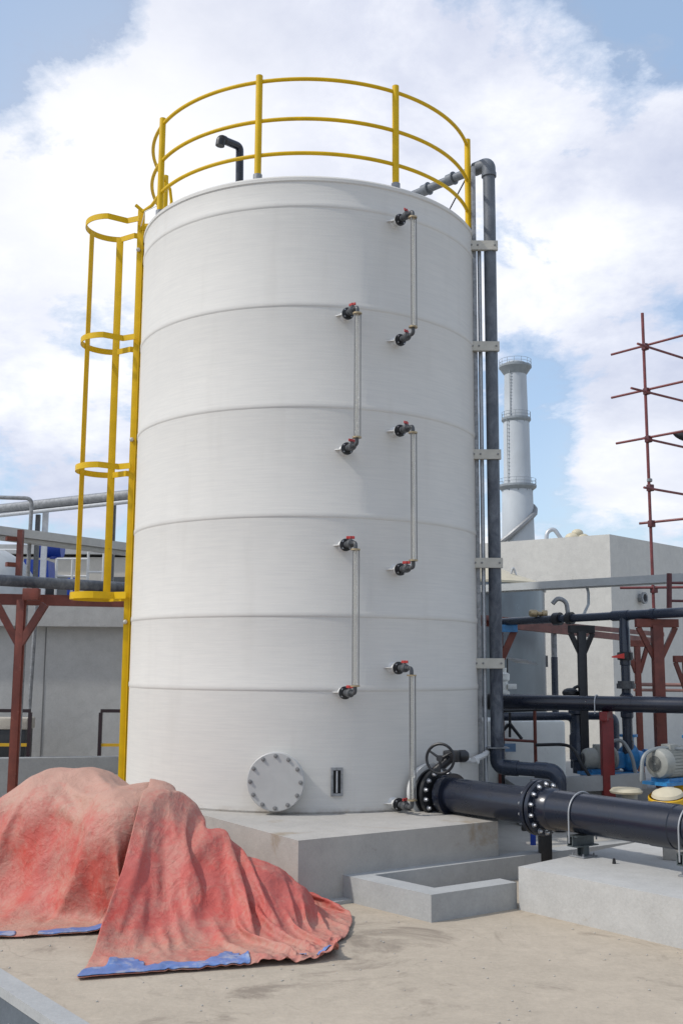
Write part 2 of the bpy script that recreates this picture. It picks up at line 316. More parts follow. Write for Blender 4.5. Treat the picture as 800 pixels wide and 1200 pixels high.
# ------------------------------------------------------------------ light and sky
SUN_TRAVEL = V((.93, .28, -1.0))
def make_light():
    l = bpy.data.lights.new('sun', 'SUN'); l.energy = SUN_E; l.angle = R(SUN_A); l.color = (1, .955, .89)
    o = bpy.data.objects.new('sun', l); COL.objects.link(o); o.rotation_euler = SUN_TRAVEL.to_track_quat('-Z', 'Y').to_euler()
    to = -SUN_TRAVEL.normalized(); el = math.asin(to.z); azi = math.atan2(to.x, to.y)
    w = bpy.data.worlds.new('World'); SC.world = w; w.use_nodes = True; nt = w.node_tree
    bg = nt.nodes['Background']; out = nt.nodes['World Output']
    sky = nd(nt, 'ShaderNodeTexSky', sky_type='NISHITA', sun_disc=False, sun_elevation=el, sun_rotation=azi, air_density=1.0, dust_density=1.5, ozone_density=1.2)
    nt.links.new(sky.outputs[0], bg.inputs[0]); bg.inputs[1].default_value = SKY_S
    # clouds: a layer at a fixed height, looked up by direction
    tc = nd(nt, 'ShaderNodeTexCoord'); sx = nd(nt, 'ShaderNodeSeparateXYZ'); nt.links.new(tc.outputs['Generated'], sx.inputs[0])
    def mth(op, a, b=None, c=None):
        n = nd(nt, 'ShaderNodeMath', operation=op)
        for i, v in enumerate((a, b, c)):
            if v is None: continue
            if isinstance(v, (int, float)): n.inputs[i].default_value = v
            else: nt.links.new(v, n.inputs[i])
        return n.outputs[0]
    den = mth('ADD', mth('MAXIMUM', sx.outputs[2], 0.0), .32)
    cx = mth('DIVIDE', sx.outputs[0], den); cy = mth('DIVIDE', sx.outputs[1], den)
    cb = nd(nt, 'ShaderNodeCombineXYZ'); nt.links.new(cx, cb.inputs[0]); nt.links.new(cy, cb.inputs[1])
    mp = nd(nt, 'ShaderNodeMapping'); mp.inputs['Location'].default_value = (3.1, 1.7, 0); nt.links.new(cb.outputs[0], mp.inputs[0]); vec = mp.outputs[0]
    n1 = nz(nt, vec, 1.9, 10, .60, .25); n2 = nz(nt, vec, 5.5, 9, .64, .15); n3 = nz(nt, vec, 1.7, 6, .55)
    def patch(px, py, width, amt):
        """a wider or narrower gap in the cloud around one heading of the sky"""
        u, v = px - 400, 600 - py
        d = V((u, F_PX * math.cos(PITCH) - v * math.sin(PITCH), F_PX * math.sin(PITCH) + v * math.cos(PITCH))).normalized()
        dn = nd(nt, 'ShaderNodeVectorMath', operation='DISTANCE'); nt.links.new(tc.outputs['Generated'], dn.inputs[0]); dn.inputs[1].default_value = d
        mr = nd(nt, 'ShaderNodeMapRange', interpolation_type='SMOOTHSTEP', inp={'From Min': 0, 'From Max': width, 'To Min': amt, 'To Max': 0}); nt.links.new(dn.outputs['Value'], mr.inputs[0]); return mr.outputs[0]
    cov = mth('ADD', mth('MULTIPLY_ADD', n2, .60, -.30), n1)
    for p in PATCHES: cov = mth('ADD', cov, patch(*p))
    mask = ramp(nt, cov, [(.42, 0), (.49, .55), (.58, 1)])
    shade = ramp(nt, mth('ADD', mth('MULTIPLY', n3, .6), mth('MULTIPLY', n2, .4)), [(.38, (.50, .54, .68)), (.50, (.66, .69, .80)), (.62, (.92, .93, .97))])
    shade = mixc(nt, mask, (.58, .77, 1.02), shade)
    for p in BRIGHT: shade = mixc(nt, patch(*p), shade, (1.05, 1.04, 1.03))
    cl = nd(nt, 'ShaderNodeBackground'); nt.links.new(shade, cl.inputs[0]); cl.inputs[1].default_value = CLOUD_S
    mask2 = mth('MULTIPLY', mask, .93)
    # thin veil of high haze in the open sky too
    veil = mth('MAXIMUM', mask2, VEIL)
    ms = nd(nt, 'ShaderNodeMixShader'); nt.links.new(veil, ms.inputs[0]); nt.links.new(bg.outputs[0], ms.inputs[1]); nt.links.new(cl.outputs[0], ms.inputs[2]); nt.links.new(ms.outputs[0], out.inputs[0])
SUN_E, SUN_A, SKY_S, CLOUD_S, VEIL = 2.5, 2.0, .15, 1.10, .34
PATCHES = [(40, 110, .17, -.21), (120, 10, .09, -.12), (700, 20, .15, -.24), (800, 30, .12, -.14), (640, 480, .085, -.17), (20, 330, .14, .08),
           (240, 130, .26, .22), (450, 90, .24, .16), (700, 190, .26, .26), (760, 540, .12, .22), (60, 470, .25, .12), (700, 360, .2, .10)]
BRIGHT = [(170, 190, .26, .70), (60, 260, .16, .30), (740, 560, .12, .45)]
make_light()
SC.view_settings.view_transform = 'Standard'; SC.view_settings.look = 'None'; SC.view_settings.gamma = 1; SC.view_settings.exposure = .12
SC.view_settings.use_curve_mapping = False

# ------------------------------------------------------------------ the ground
M['dark_side'] = concrete('dark_blue_grey_side', (.13, .15, .17), (.09, .105, .12), streak=True)  # darker blue-grey tone for the drop face under the kerb
EDGE_A, EDGE_D = V((-2.13, 7.16, 0)), V((.615, -.789, 0))      # edge of the upper slab, bottom left of the photo
def slab():
    n = V((-EDGE_D.y, EDGE_D.x, 0))
    a, b = EDGE_A + EDGE_D * 40, EDGE_A - EDGE_D * 60
    pts = [a, a + V((120, 40, 0)), V((90, 300, 0)), V((-140, 300, 0)), b]
    mb = MB(); mb.prism([(p.x, p.y) for p in pts], -.55, 0)
    tag(mb.build('ground', M['ground'], smooth=0), kind='structure')
    k = .155; q = [a, a + V((.79, .615, 0)) * k, b + V((.79, .615, 0)) * k, b]
    mb = MB(); mb.prism([(p.x - .006, p.y - .005) for p in q], -.05, .012); mb.bevel(.008)
    tag(mb.build('kerb', M['kerb']), kind='structure')
    n3 = V((.789, .615, 0)); q = [a - n3 * .004, a + n3 * .05, b + n3 * .05, b - n3 * .004]
    mb = MB(); mb.prism([(p.x, p.y) for p in q], -.54, -.055); tag(mb.build('slab_side', M['dark_side'], smooth=0), kind='structure')
    mb = MB(); mb.box((0, 100, -.6), (900, 900, .1)); tag(mb.build('yard_ground', M['earth'], smooth=0), kind='structure')
slab()
E1, E2 = V((.828, .56, 0)), V((-.60, .80, 0))
BO = V((.76, 9.07, 0))                                         # front corner of the pit wall
TZ = .22
def bo(a, b): p = BO + E1 * a + E2 * b; return (p.x, p.y)
PB = 3.6
mb = MB()   # the yard behind the pit is one shallow step higher
mb.prism([bo(-.02, 1.08), bo(PB + .3, 1.08), bo(PB + .6, -3), (40, 4), (60, 120), (-60, 120), (-60, 12.2), (-4.2, 11.9), (-1.6, 11.75), (-.2, 11.0)], -.02, TZ - .008)
tag(mb.build('rear_pavement', M['terrace'], smooth=0), kind='structure')

# plinth under the tank
PT = .557
PL = [(-.36, 9.62), (1.578, 10.895), (1.95, 13.6), (1.25, 15.9), (-1.6, 16.1), (-3.45, 15.0), (-3.50, 13.3), (-1.486, 11.317)]
mb = MB(); mb.prism(PL, 0, PT); mb.bevel(.012)
tag(mb.build('tank_plinth', M['plinth']), 'thick concrete plinth that the white storage tank stands on', 'plinth')
# pit wall: four kerbs round a shallow trench, one piece of concrete
def pit():
    mb = MB(); t = .205; h = TZ
    mb.prism([bo(-.005, 0), bo(.95, 0), bo(.95, t), bo(t, t), bo(t - .07, .93), bo(PB, .93), bo(PB, 1.12), bo(-.10, 1.12)], 0, h); mb.bevel(.010)
    # bmesh bevels the ring corners; keep top sheet flat
    tag(mb.build('pit_wall', M['kerb']), 'low L-shaped concrete wall round the shallow pit in front of the plinth', 'low wall')
pit()
FD = V((.625, -.781, 0)); PH = .36; PA = V((1.555, 9.555, 0))
def pedestal():
    mb = MB(); pb = PA + V((.72, .69, 0)) * 2.35; pc = PA + FD * 6.5; pd = pc + V((.781, .625, 0)) * 1.7
    pe = pb + FD * .9 + V((.781, .625, 0)) * .6
    mb.prism([(p.x, p.y) for p in (PA, pc, pd, pe, pb)], 0, PH); mb.bevel(.012)
    tag(mb.build('pipe_plinth', M['kerb2']), 'pale concrete pedestal under the big black pipe at the right', 'plinth')
M['kerb2'] = None
def mat_ped():
    m = concrete('pedestal_concrete', (.46, .455, .435), (.39, .385, .365), streak=True, stain=(.33, .29, .23), smin=.60); return m
M['kerb2'] = mat_ped(); pedestal()
# mortar skirt at the foot of the plinth
mb = MB(); mb.prism([(-.30, 9.50), (.20, 9.84), (.02, 10.12), (-.40, 9.80)], 0, .03); mb.bevel(.01)
tag(mb.build('cement_apron', M['kerb'], smooth=0), kind='structure')

# ------------------------------------------------------------------ the tank
TC = V((-.435, 13.49, 0)); TR = 2.176; TTOP = 7.56
def on(a_deg, r, z):
    a = R(a_deg); return V((TC.x + r * math.sin(a), TC.y - r * math.cos(a), z))
def make_tank():
    root = thing('storage_tank', 'tall white cylindrical tank with horizontal hoop seams, in the middle of the photo', 'storage tank', (TC.x, TC.y, PT))
    prof = [(TR - .01, PT + .001), (TR, PT + .02)]
    for z in (1.818, 2.6, 3.673, 4.887, 6.041, 7.207):
        prof += [(TR, z - .010), (TR + .007, z + .004), (TR + .008, z + .012), (TR + .008, z + .046), (TR, z + .066)]
    prof += [(TR, TTOP - .06), (TR + .012, TTOP - .045), (TR + .012, TTOP - .01), (TR - .01, TTOP + .015), (TR - .25, TTOP + .05), (TR - 1.2, TTOP + .16), (0, TTOP + .22)]
    mb = MB(); mb.lathe(prof, (TC.x, TC.y, 0), (0, 0, 1), 160); mb.build('shell', M['tank'], root, smooth=25)
    # manhole
    c = on(-5.6, TR, .893); d = (c - TC); d.z = 0; d.normalize()
    mb = MB(); mb.lathe([(.27, -.06), (.27, .085), (.300, .086), (.300, .118)], c, d, 48, True, True); mb.build('manhole_neck', M['white'], root)
    mb = MB(); mb.lathe([(0, .122), (.292, .122), (.298, .128), (.298, .146), (.290, .152), (0, .153)], c, d, 64); cv = mb.build('manhole_cover', M['cover'], root)
    mb = MB(); s, t, _ = basis(d)
    for k in range(12):
        a = 2 * math.pi * (k + .5) / 12 + .26; p = c + d * .153 + (s * math.cos(a) + t * math.sin(a)) * .262
        mb = MB(); mb.lathe([(.022, 0), (.022, .006), (.014, .007), (.014, .020), (0, .024)], p, d, 8); mb.build('bolt', M['dull_bolt'], cv)
    # level window
    c = on(10.6, TR, .882); d = (c - TC); d.z = 0; d.normalize(); s = V((d.y, -d.x, 0)); s = -s; z = V((0, 0, 1))
    def pl(mb, u0, u1, z0, z1, o0, o1):
        q = [c + s * u + z * h + d * o0 for u, h in ((u0, z0), (u1, z0), (u1, z1), (u0, z1))]; mb.extrude(q, d * (o1 - o0)); return mb
    mb = MB(); pl(mb, -.062, -.040, -.145, .145, -.02, .03); pl(mb, .040, .062, -.145, .145, -.02, .03); pl(mb, -.040, .040, .118, .145, -.02, .03); pl(mb, -.040, .040, -.145, -.118, -.02, .03)
    fr = mb.build('gauge_window_frame', M['conduit'], root, smooth=0)
    mb = MB(); pl(mb, -.040, .040, -.118, .118, -.01, .008); mb.build('recess_shade', M['dark'], fr, smooth=0)  # closed panel, its black colour stands for the shade of a recess
    mb = MB(); mb.cyl(c + d * .022 - z * .112, c + d * .022 + z * .112, .009, seg=8); mb.build('rod', M['galv'], fr)
    # pipe collar and lifting lug
    mb = MB(); a = on(38.3, TR - .08, .74); d = V((math.sin(R(38.3)), -math.cos(R(38.3)), 0))
    mb.lathe([(.20, 0), (.20, .13), (.300, .13), (.305, .20), (.2, .20)], a, d, 48); mb.build('outlet_flange', M['white'], root)
    # small side outlet near the downpipe
    mb = MB(); mb.tube([on(56, TR - .03, 1.03), on(56, TR + .22, 1.03)], .03, 10); mb.build('side_nozzle', M['white'], root)
    mb = MB(); p = on(55, TR + .18, 1.045); q = on(86, TR + .12, 1.09); mb.tube([p, on(66, TR + .12, 1.06), on(76, TR + .1, 1.08), q], .033, 10); mb.build('side_pipe', M['white'], root)
make_tank()

def gauge(name_label, ang, zb, zt, off, tilt=0):
    """sight gauge: two valves standing out from the wall, a glass tube between them"""
    base = on(ang, TR, zb); d = V((math.sin(R(ang)), -math.cos(R(ang)), 0)); s = V((d.y, -d.x, 0)) * -1   # s: to the right
    root = thing('level_gauge', name_label, 'level gauge', base, 'sight level gauges on the tank wall')
    z = V((0, 0, 1)); o = d * (off) + s * tilt
    top = V((base.x, base.y, zt))
    tb, tt = base + o + z * .075, top + o - z * .075
    mb = MB(); mb.cyl(tb, tt, .020, seg=16); mb.build('sight_tube', M['glass'], root)
    for k in range(3):
        a = 2 * math.pi * k / 3 + .5; u = s * math.cos(a) * .038 + d * math.sin(a) * .038
        mb = MB(); mb.cyl(tb + u, tt + u, .0065, seg=6); mb.build('guard_rod', M['dull_bolt'], root)
    for p in (tb, tt):
        mb = MB(); mb.cyl(p - z * .008, p + z * .008, .050, seg=16); mb.build('end_plate', M['brass'], root)
    for p, up in ((base, 1), (top, -1)):
        dirv = (o - d * .06).normalized()
        # grey valve body from flange to elbow, elbow turning to the tube
        mb = MB()
        a = p + d * .155
        mb.lathe([(.035, 0), (.035, .03), (.026, .035), (.026, .05), (.040, .055), (.046, .075), (.046, .105), (.040, .125), (.026, .130), (.026, .155)], a, (p + o - a), 14, True, True)
        e = bend([a + (p + o - a) * .6, p + o, p + o + z * up * .075], .04, 5); mb.tube(e, .021, 12)
        mb.cyl(a + (p + o - a).normalized() * .09, a + (p + o - a).normalized() * .09 + z * .06, .015, seg=10)
        vb = mb.build('valve', M['valve'], root)
        mb = MB(); hp = a + (p + o - a).normalized() * .09 + z * .065
        rr_ = R(random.choice((20, 50, 70, -30))); hd = s * math.cos(rr_) + d * math.sin(rr_)
        mb.bar(hp - hd * .045, hp + hd * .045, .016, .03, bev=.004); mb.cyl(hp - z * .012, hp + z * .014, .017, seg=10); mb.build('handle', M['handle'], vb)
        # flange with bolts
        mb = MB(); mb.lathe([(.068, .105), (.068, .128), (.05, .130), (.05, .15)], p, d, 24, True, True)
        fl = mb.build('flange', M['valve_black'], root)
        mb = MB(); ss, t, _ = basis(d)
        for k in range(4):
            q = p + d * .128 + (ss * math.cos(k * math.pi / 2 + .78) + t * math.sin(k * math.pi / 2 + .78)) * .052
            mb = MB(); mb.cyl(q, q + d * .014, .009, seg=6); mb.build('bolt', M['bolt'], fl)
        # white stub and its triangular stay
        mb = MB(); mb.lathe([(.075, -.01), (.045, .02), (.04, .09), (.066, .092), (.066, .104)], p, d, 20, False, True)
        mb.extrude([p - s * .13 - d * .02, p - s * .03 + d * .10, p - s * .03 - d * .02], z * .010)
        mb.build('nozzle', M['white'], root)
for a in [('topmost sight gauge, its upper valve just under the tank rim', 28.2, 5.70, 7.12, .385, 0),
          ('long sight gauge left of the topmost one, crossing two hoop seams', 12.4, 4.41, 5.93, .36, .05),
          ('middle gauge of the right-hand column, between the topmost and the lowest one', 28.0, 3.12, 4.66, .385, 0),
          ('lower gauge of the left-hand column, above the level window', 12.2, 1.80, 3.36, .36, .05),
          ('lowest sight gauge, beside the handwheel, its bottom valve just above the plinth', 27.4, .64, 2.06, .385, 0)]:
    gauge(*a)

# vent pipe on the roof
root = thing('vent_pipe', 'short black bent vent pipe sticking up from the tank roof', 'vent pipe', at(281, 230, 12.1))
p0 = at(281, 212, 11.9); p1 = at(281, 172, 11.9); p2 = at(259, 163, 11.65) 
mb = MB(); mb.tube(bend([V((p0.x, p0.y, TTOP - .02)), p1, p2], .06) , .047, 16); mb.build('pipe', M['black_pipe'], root)
mb = MB(); mb.tube(bend([p2 + (p1 - p2).normalized() * .06, p2, p2 - V((.01, 0, .085))], .05), .054, 16); mb.build('elbow', M['black_iron'], root)
mb = MB(); mb.lathe([(.095, 0), (.095, .02), (.055, .025), (.055, .06)], (p0.x, p0.y, TTOP + .03), (0, 0, 1), 20, True, False); mb.build('collar', M['white'], root)

# ------------------------------------------------------------------ guard rail
def railing():
    root = thing('guard_railing', 'yellow tubular guard railing round the top rim of the tank', 'railing', (TC.x, TC.y, TTOP))
    rp = TR - .06
    for a in (-104, -60, -15, 29.5, 74.5):
        mb = MB(); mb.cyl(on(a, rp, TTOP + .06), on(a, rp, 8.86), .040, seg=16); po = mb.build('post', M['yellow'], root)
        mb = MB(); mb.lathe([(.052, 0), (.052, .10), (.043, .10)], on(a, rp, TTOP - .02), (0, 0, 1), 14, False, True); mb.build('socket', M['conduit'], po)
    c = (TC.x, TC.y); rr = rp - .01
    for z, e in ((8.79, -104), (8.30, -100), (7.88, -60)):
        mb = MB(); pts = arc(c, rr, R(e), R(74.5), z, 70)
        if z > 8.7: pts = [on(-104, rr, 8.32), on(-108, rr, 8.40), on(-109, rr, 8.55), on(-107.5, rr, 8.72)] + pts[1:]
        mb.tube(pts, .023, 10)
        mb.build('rail', M['yellow'], root)
    # the low rail that runs down to the ladder head
    mb = MB(); mb.tube([on(-60, rr, 7.88), on(-70, rr + .02, 7.86), on(-78, rr + .10, 7.90), V((-2.69, 13.02, 7.98))], .023, 10); mb.build('exit_rail', M['yellow'], root)
    # low rail at the back
    for a in (108, 140, 172):
        mb = MB(); mb.cyl(on(a, rp, TTOP), on(a, rp, 8.12), .036, seg=12); mb.build('short_post', M['yellow'], root)
    mb = MB(); mb.tube([on(108, rp, 8.12), on(140, rp, 8.12), on(172, rp, 8.12)], .026, 10); mb.build('back_rail', M['yellow'], root)
railing()
mb = MB()
mb.tube([on(-60, 2.15, 7.70), on(-72, 2.2, 7.80), on(-85, 2.26, 7.72), on(-88, 2.24, 7.3)], .006, 6)
tag(mb.build('white_cable', M['poly']), 'thin white cable sagging from the railing to the ladder head', 'cable')
mb = MB(); mb.tube([on(74, 2.1, 8.33), on(80, 1.9, 8.1), on(100, 1.7, 7.86), on(110, 1.3, 7.82)], .010, 6); mb.tube([on(75, 2.13, 8.33), on(86, 2.12, 8.0), on(92, 2.1, 7.75), on(96, 2.0, 7.66)], .010, 6)
tag(mb.build('black_cable', M['black_rub']), 'thin dark cable looped from the rightmost yellow post to the tank roof', 'cable')

# ------------------------------------------------------------------ caged ladder
def ladder():
    X = -2.640; Yn, Yf = 13.16, 13.60
    root = thing('caged_ladder', 'yellow steel ladder with hooped safety cage on the left side of the tank', 'ladder', (X, (Yn + Yf) / 2, PT))
    for Y in (Yn, Yf):
        mb = MB(); mb.box((X, Y, (PT + 7.98) / 2), (.092, .016, 7.98 - PT), bev=.003); mb.box((X + .033, Y + (.018 if Y < 13 else -.018), (PT + 7.98) / 2), (.012, .036, 7.98 - PT - .01)); st = mb.build('stile', M['yellow'], root)
        mb = MB(); mb.box((X, Y, PT + .011), (.18, .12, .018)); 
        for q in (-.06, .06): mb.cyl((X + q, Y - .035, PT), (X + q, Y - .035, PT + .05), .012, seg=6)
        mb.build('foot_plate', M['dull_bolt'], st)
    for k in range(24):
        z = PT + .28 + k * .30
        if z < 7.85:
            mb = MB(); mb.cyl((X, Yn, z), (X, Yf, z), .011, seg=8); mb.build('rung', M['yellow'], root)
    cxx, cyy, rc = X - .40, (Yn + Yf) / 2 + .01, .365
    for z in (7.86, 6.27, 4.59, 2.97):
        pts = [V((X - .01, Yn - .09, z)), V((X - .18, Yn - .01, z))]
        for k in range(25):
            a = math.pi * 1.5 - math.pi * k / 24
            pts.append(V((cxx + rc * math.cos(a) * 1.0, cyy + rc * math.sin(a) * 1.06, z)))
        pts += [V((X - .18, Yf + .03, z)), V((X - .01, Yf + .10, z))]
        mb = MB(); h = .075 if z > 3.2 else .085
        a_, b_ = [], []
        for i, p in enumerate(pts):
            dd = (pts[min(i + 1, len(pts) - 1)] - pts[max(i - 1, 0)]).normalized(); nn = V((dd.y, -dd.x, 0)) * .006
            a_.append((p + nn, p - nn))
        vv = [[mb.bm.verts.new(q + V((0, 0, dz))) for q, dz in ((u, -h), (u, 0), (w, 0), (w, -h))] for u, w in a_]
        for q, w in zip(vv, vv[1:]):
            for k in range(4): mb.bm.faces.new((q[k], q[(k + 1) % 4], w[(k + 1) % 4], w[k]))
        mb.bm.faces.new(vv[0]); mb.bm.faces.new(vv[-1][::-1])
        if z < 3.2:   # bottom hoop is an angle ring: a flat inward flange as well
            for i in range(len(pts) - 1):
                p, q = pts[i], pts[i + 1]; cc = V((X - .2, cyy, z))
                pi_, qi = p + (cc - p).normalized() * .06, q + (cc - q).normalized() * .06
                mb.extrude([p, q, qi, pi_], V((0, 0, -.008)))
        mb.build('hoop', M['yellow'], root)
    for a in (90, 158):
        x = cxx + (rc - .012) * math.cos(R(a)); y = cyy + (rc * 1.06 - .014) * math.sin(R(a))
        if a in (135, 90): pass
        mb = MB(); mb.box((x, y, (2.90 + 7.84) / 2), (.010, .095, 7.84 - 2.90), rz=R(a), bev=.002)
        mb.build('cage_bar', M['yellow'], root)
    # clamps to the tank wall
    for z in (7.42, 4.9, 2.6):
        mb = MB(); mb.box((X + .06, Yn + .06, z), (.14, .08, .07), bev=.008); mb.ball((X - .02, Yn - .03, z), .028); mb.build('wall_clamp', M['bracket'], root)
    mb = MB(); mb.bar((X, Yn, 7.72), (X + .45, Yn + .05, 7.72), .05, .05); mb.build('head_tie', M['yellow'], root)
ladder()

# ------------------------------------------------------------------ grey downpipe and conduit on the right
def downpipe():
    PX, PY = 1.868, 12.86
    root = thing('downpipe', 'thick grey plastic downpipe up the right side of the tank, bending over the rim', 'pipe', (PX, PY, TZ))
    r = .078
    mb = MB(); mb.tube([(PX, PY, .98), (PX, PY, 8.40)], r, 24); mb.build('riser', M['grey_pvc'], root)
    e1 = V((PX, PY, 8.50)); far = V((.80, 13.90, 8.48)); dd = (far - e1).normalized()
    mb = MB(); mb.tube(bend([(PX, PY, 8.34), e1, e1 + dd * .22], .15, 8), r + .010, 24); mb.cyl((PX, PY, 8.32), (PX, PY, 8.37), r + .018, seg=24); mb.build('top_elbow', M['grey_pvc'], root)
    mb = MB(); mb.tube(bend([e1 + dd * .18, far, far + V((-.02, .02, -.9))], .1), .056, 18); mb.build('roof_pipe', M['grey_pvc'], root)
    for t in (.62, 1.05):
        mb = MB(); q = e1 + dd * t; mb.cyl(q - dd * .05, q + dd * .05, .076, seg=20); mb.cyl(q - dd * .06, q - dd * .045, .088, seg=20); mb.build('union', M['grey_pvc'], root)
    b0 = V((PX, PY, .905)); b1 = V((2.52, 12.55, .885)); 
    mb = MB(); mb.tube(bend([(PX, PY, 1.12), b0, b0 + (b1 - b0).normalized() * .25], .14, 8), .092, 24); mb.build('foot_elbow', M['navy_pipe'], root)
    mb = MB(); mb.tube([b0 + (b1 - b0) * .1, b1 - (b1 - b0) * .1], .080, 24); mb.build('low_run', M['navy_pipe'], root)
    mb = MB(); mb.tube(bend([b1 - (b1 - b0).normalized() * .26, b1, b1 - V((0, 0, .28))], .14, 8), .094, 24); mb.build('drop_elbow', M['navy_pipe'], root)
    mb = MB(); mb.tube([b1 - V((0, 0, .2)), (b1.x, b1.y, TZ)], .082, 24); mb.build('drop_pipe', M['black_pipe'], root)
    mb = MB(); mb.box((PX, PY, 1.13), (.26, .20, .010)); q = b0 + (b1 - b0) * .28; 
    mb.build('clip_plate', M['conduit'], root)
    mb = MB(); mb.lathe([(.083, -.008), (.090, -.008), (.090, .008), (.083, .008)], q, b1 - b0, 24); mb.build('pipe_band', M['hose_grey'], root)
downpipe()
root = thing('cable_conduit', 'slim galvanised conduit between the tank wall and the thick grey downpipe', 'conduit', (1.685, 12.86, PT))
mb = MB(); mb.box((1.665, 12.86, (PT + 9.0 - .55) / 2), (.052, .07, 8.45 - PT), bev=.006); mb.build('channel', M['conduit'], root)
mb = MB(); mb.cyl((1.735, 12.90, PT), (1.735, 12.90, 7.42), .026, seg=12); mb.build('tube', M['galv'], root)
for i, z in enumerate((7.36, 6.04, 4.665, 3.325, 2.12)):
    root = thing('pipe_bracket', ['uppermost cream clamp bracket holding the downpipe, level with the top seam', 'second cream clamp bracket from the top on the downpipe', 'middle one of the five cream clamp brackets on the downpipe', 'fourth cream clamp bracket from the top, just above the grey beams', 'lowest cream clamp bracket on the downpipe, above the black pipes'][i], 'bracket', (1.6, 12.75, z), 'cream brackets clamping the downpipe')
    mb = MB(); mb.box((1.745, 12.765, z), (.42, .012, .105), bev=.002); mb.box((1.745, 12.79, z + .056), (.42, .06, .008)); mb.box((1.745, 12.79, z - .056), (.42, .06, .008)); mb.build('plate', M['bracket'], root, smooth=0)
    mb = MB()
    for x in (1.62, 1.70, 1.915): mb = MB(); mb.lathe([(.013, 0), (.013, .006), (.008, .007), (.008, .013), (0, .015)], (x, 12.758, z), (0, -1, 0), 8); mb.build('bolt', M['dull_bolt'], root)
    mb = MB(); mb.box((1.56, 12.86, z), (.09, .14, .06)); mb.build('wall_lug', M['white'], root)

# ------------------------------------------------------------------ big black pipe
BD = V((math.sin(R(38)), -math.cos(R(38)), 0)); BZ = .745; BR = .176
def bp(t, z=BZ): return V((TC.x + BD.x * t, TC.y + BD.y * t, z))
def bolts(parent, c, d, r, n, br=.016, h=.03):
    s, t, _ = basis(d)
    for k in range(n):
        a = 2 * math.pi * (k + .5) / n; p = c + (s * math.cos(a) + t * math.sin(a)) * r
        mb = MB(); mb.lathe([(br * 1.5, 0), (br * 1.5, .003), (br, .004), (br, h * .7), (br * .6, h), (0, h)], p, d, 8); mb.build('bolt', M['bolt'], parent)
def main_pipe():
    root = thing('main_pipe', 'big glossy black pipe running from the tank foot toward the lower right', 'pipe', bp(2.6, PT))
    mb = MB(); mb.cyl(bp(2.52), bp(3.82), BR, seg=48); mb.build('pipe_section', M['black_pipe'], root)
    mb = MB(); mb.cyl(bp(3.94), bp(5.22), BR + .006, seg=48); mb.build('pipe_section', M['black_pipe'], root)
    mb = MB(); mb.cyl(bp(5.20), bp(8.2), BR + .004, seg=48); mb.build('pipe_section', M['black_pipe'], root)
    mb = MB(); mb.lathe([(BR, 0), (BR + .012, .004), (BR + .012, .25), (BR + .002, .26)], bp(5.12), BD, 48); mb.build('coupling', M['black_pipe'], root)
    mb = MB(); mb.lathe([(BR + .002, 0), (BR + .018, .02), (BR + .018, .14), (BR + .004, .16)], bp(3.89), BD, 48); mb.build('stub_collar', M['black_pipe'], root)
    mb = MB(); mb.lathe([(BR + .02, -.10), (BR + .025, -.03), (.222, -.02), (.222, .02), (BR, .02)], bp(2.62) , BD, 48); mb.build('stub_collar', M['black_pipe'], root)
    for i, (t, r) in enumerate(((3.79, .262), (3.855, .262))):
        mb = MB(); mb.lathe([(BR, 0), (r - .006, 0), (r, .006), (r, .040), (r - .006, .046), (BR + .02, .046), (BR, .06)], bp(t), BD, 56); fl = mb.build('flange', M['black_pipe'], root)
        bolts(fl, bp(t + .047) if i else bp(t), BD if i else -BD, .225, 14, .017, .034)
main_pipe()
def hand_valve():
    root = thing('gate_valve', 'black flanged valve with spoked handwheel where the big pipe leaves the tank', 'valve', bp(2.35, PT))
    mb = MB(); mb.lathe([(.16, .24), (.245, .24), (.245, .285), (.19, .29), (.19, .35), (.262, .355), (.262, .40), (.2, .41)], bp(2.04), BD, 48, True, True); bd = mb.build('body', M['black_iron'], root)
    bolts(bd, bp(2.445), BD, .222, 14, .019, .036)
    top = bp(2.36)
    gb = at(530, 886, 11.66); mb = MB(); mb.cyl(V((top.x, top.y, BZ + .22)), V((gb.x, gb.y, gb.z)), .050, seg=16); mb.bevel(.004); mb.box(gb, (.18, .13, .12), rz=R(-30), bev=.02)
    mb.lathe([(.05, 0), (.065, .02), (.065, .09), (.045, .12)], gb + V((.05, .0, 0)), V((.9, .2, 0)), 16, True, True); 
    g = mb.build('gearbox', M['black_iron'], root)
    n = V((-.42, -.90, .08)).normalized(); c = at(515.5, 889, 11.42)
    mb = MB(); mb.cyl(c, at(524, 886, 11.62), .020, seg=12); mb.build('stem', M['black_iron'], root)
    s, t, _ = basis(n); mb = MB()
    mb.tube([c + (s * math.cos(2 * math.pi * k / 40) + t * math.sin(2 * math.pi * k / 40)) * .152 for k in range(40)], .0155, 10, closed=True)
    for k in range(3):
        a = 2 * math.pi * k / 3 + .5; mb.tube([c, c + (s * math.cos(a) + t * math.sin(a)) * .16], [.016, .011], 8)
    mb.lathe([(0, -.03), (.034, -.03), (.034, .03), (0, .03)], c, n, 16); mb.build('handwheel', M['black_iron'], root)
hand_valve()
M['hoop'] = surf('hoop_steel', (.36, .37, .38), .5, .3, var=.1, bmp=.1)
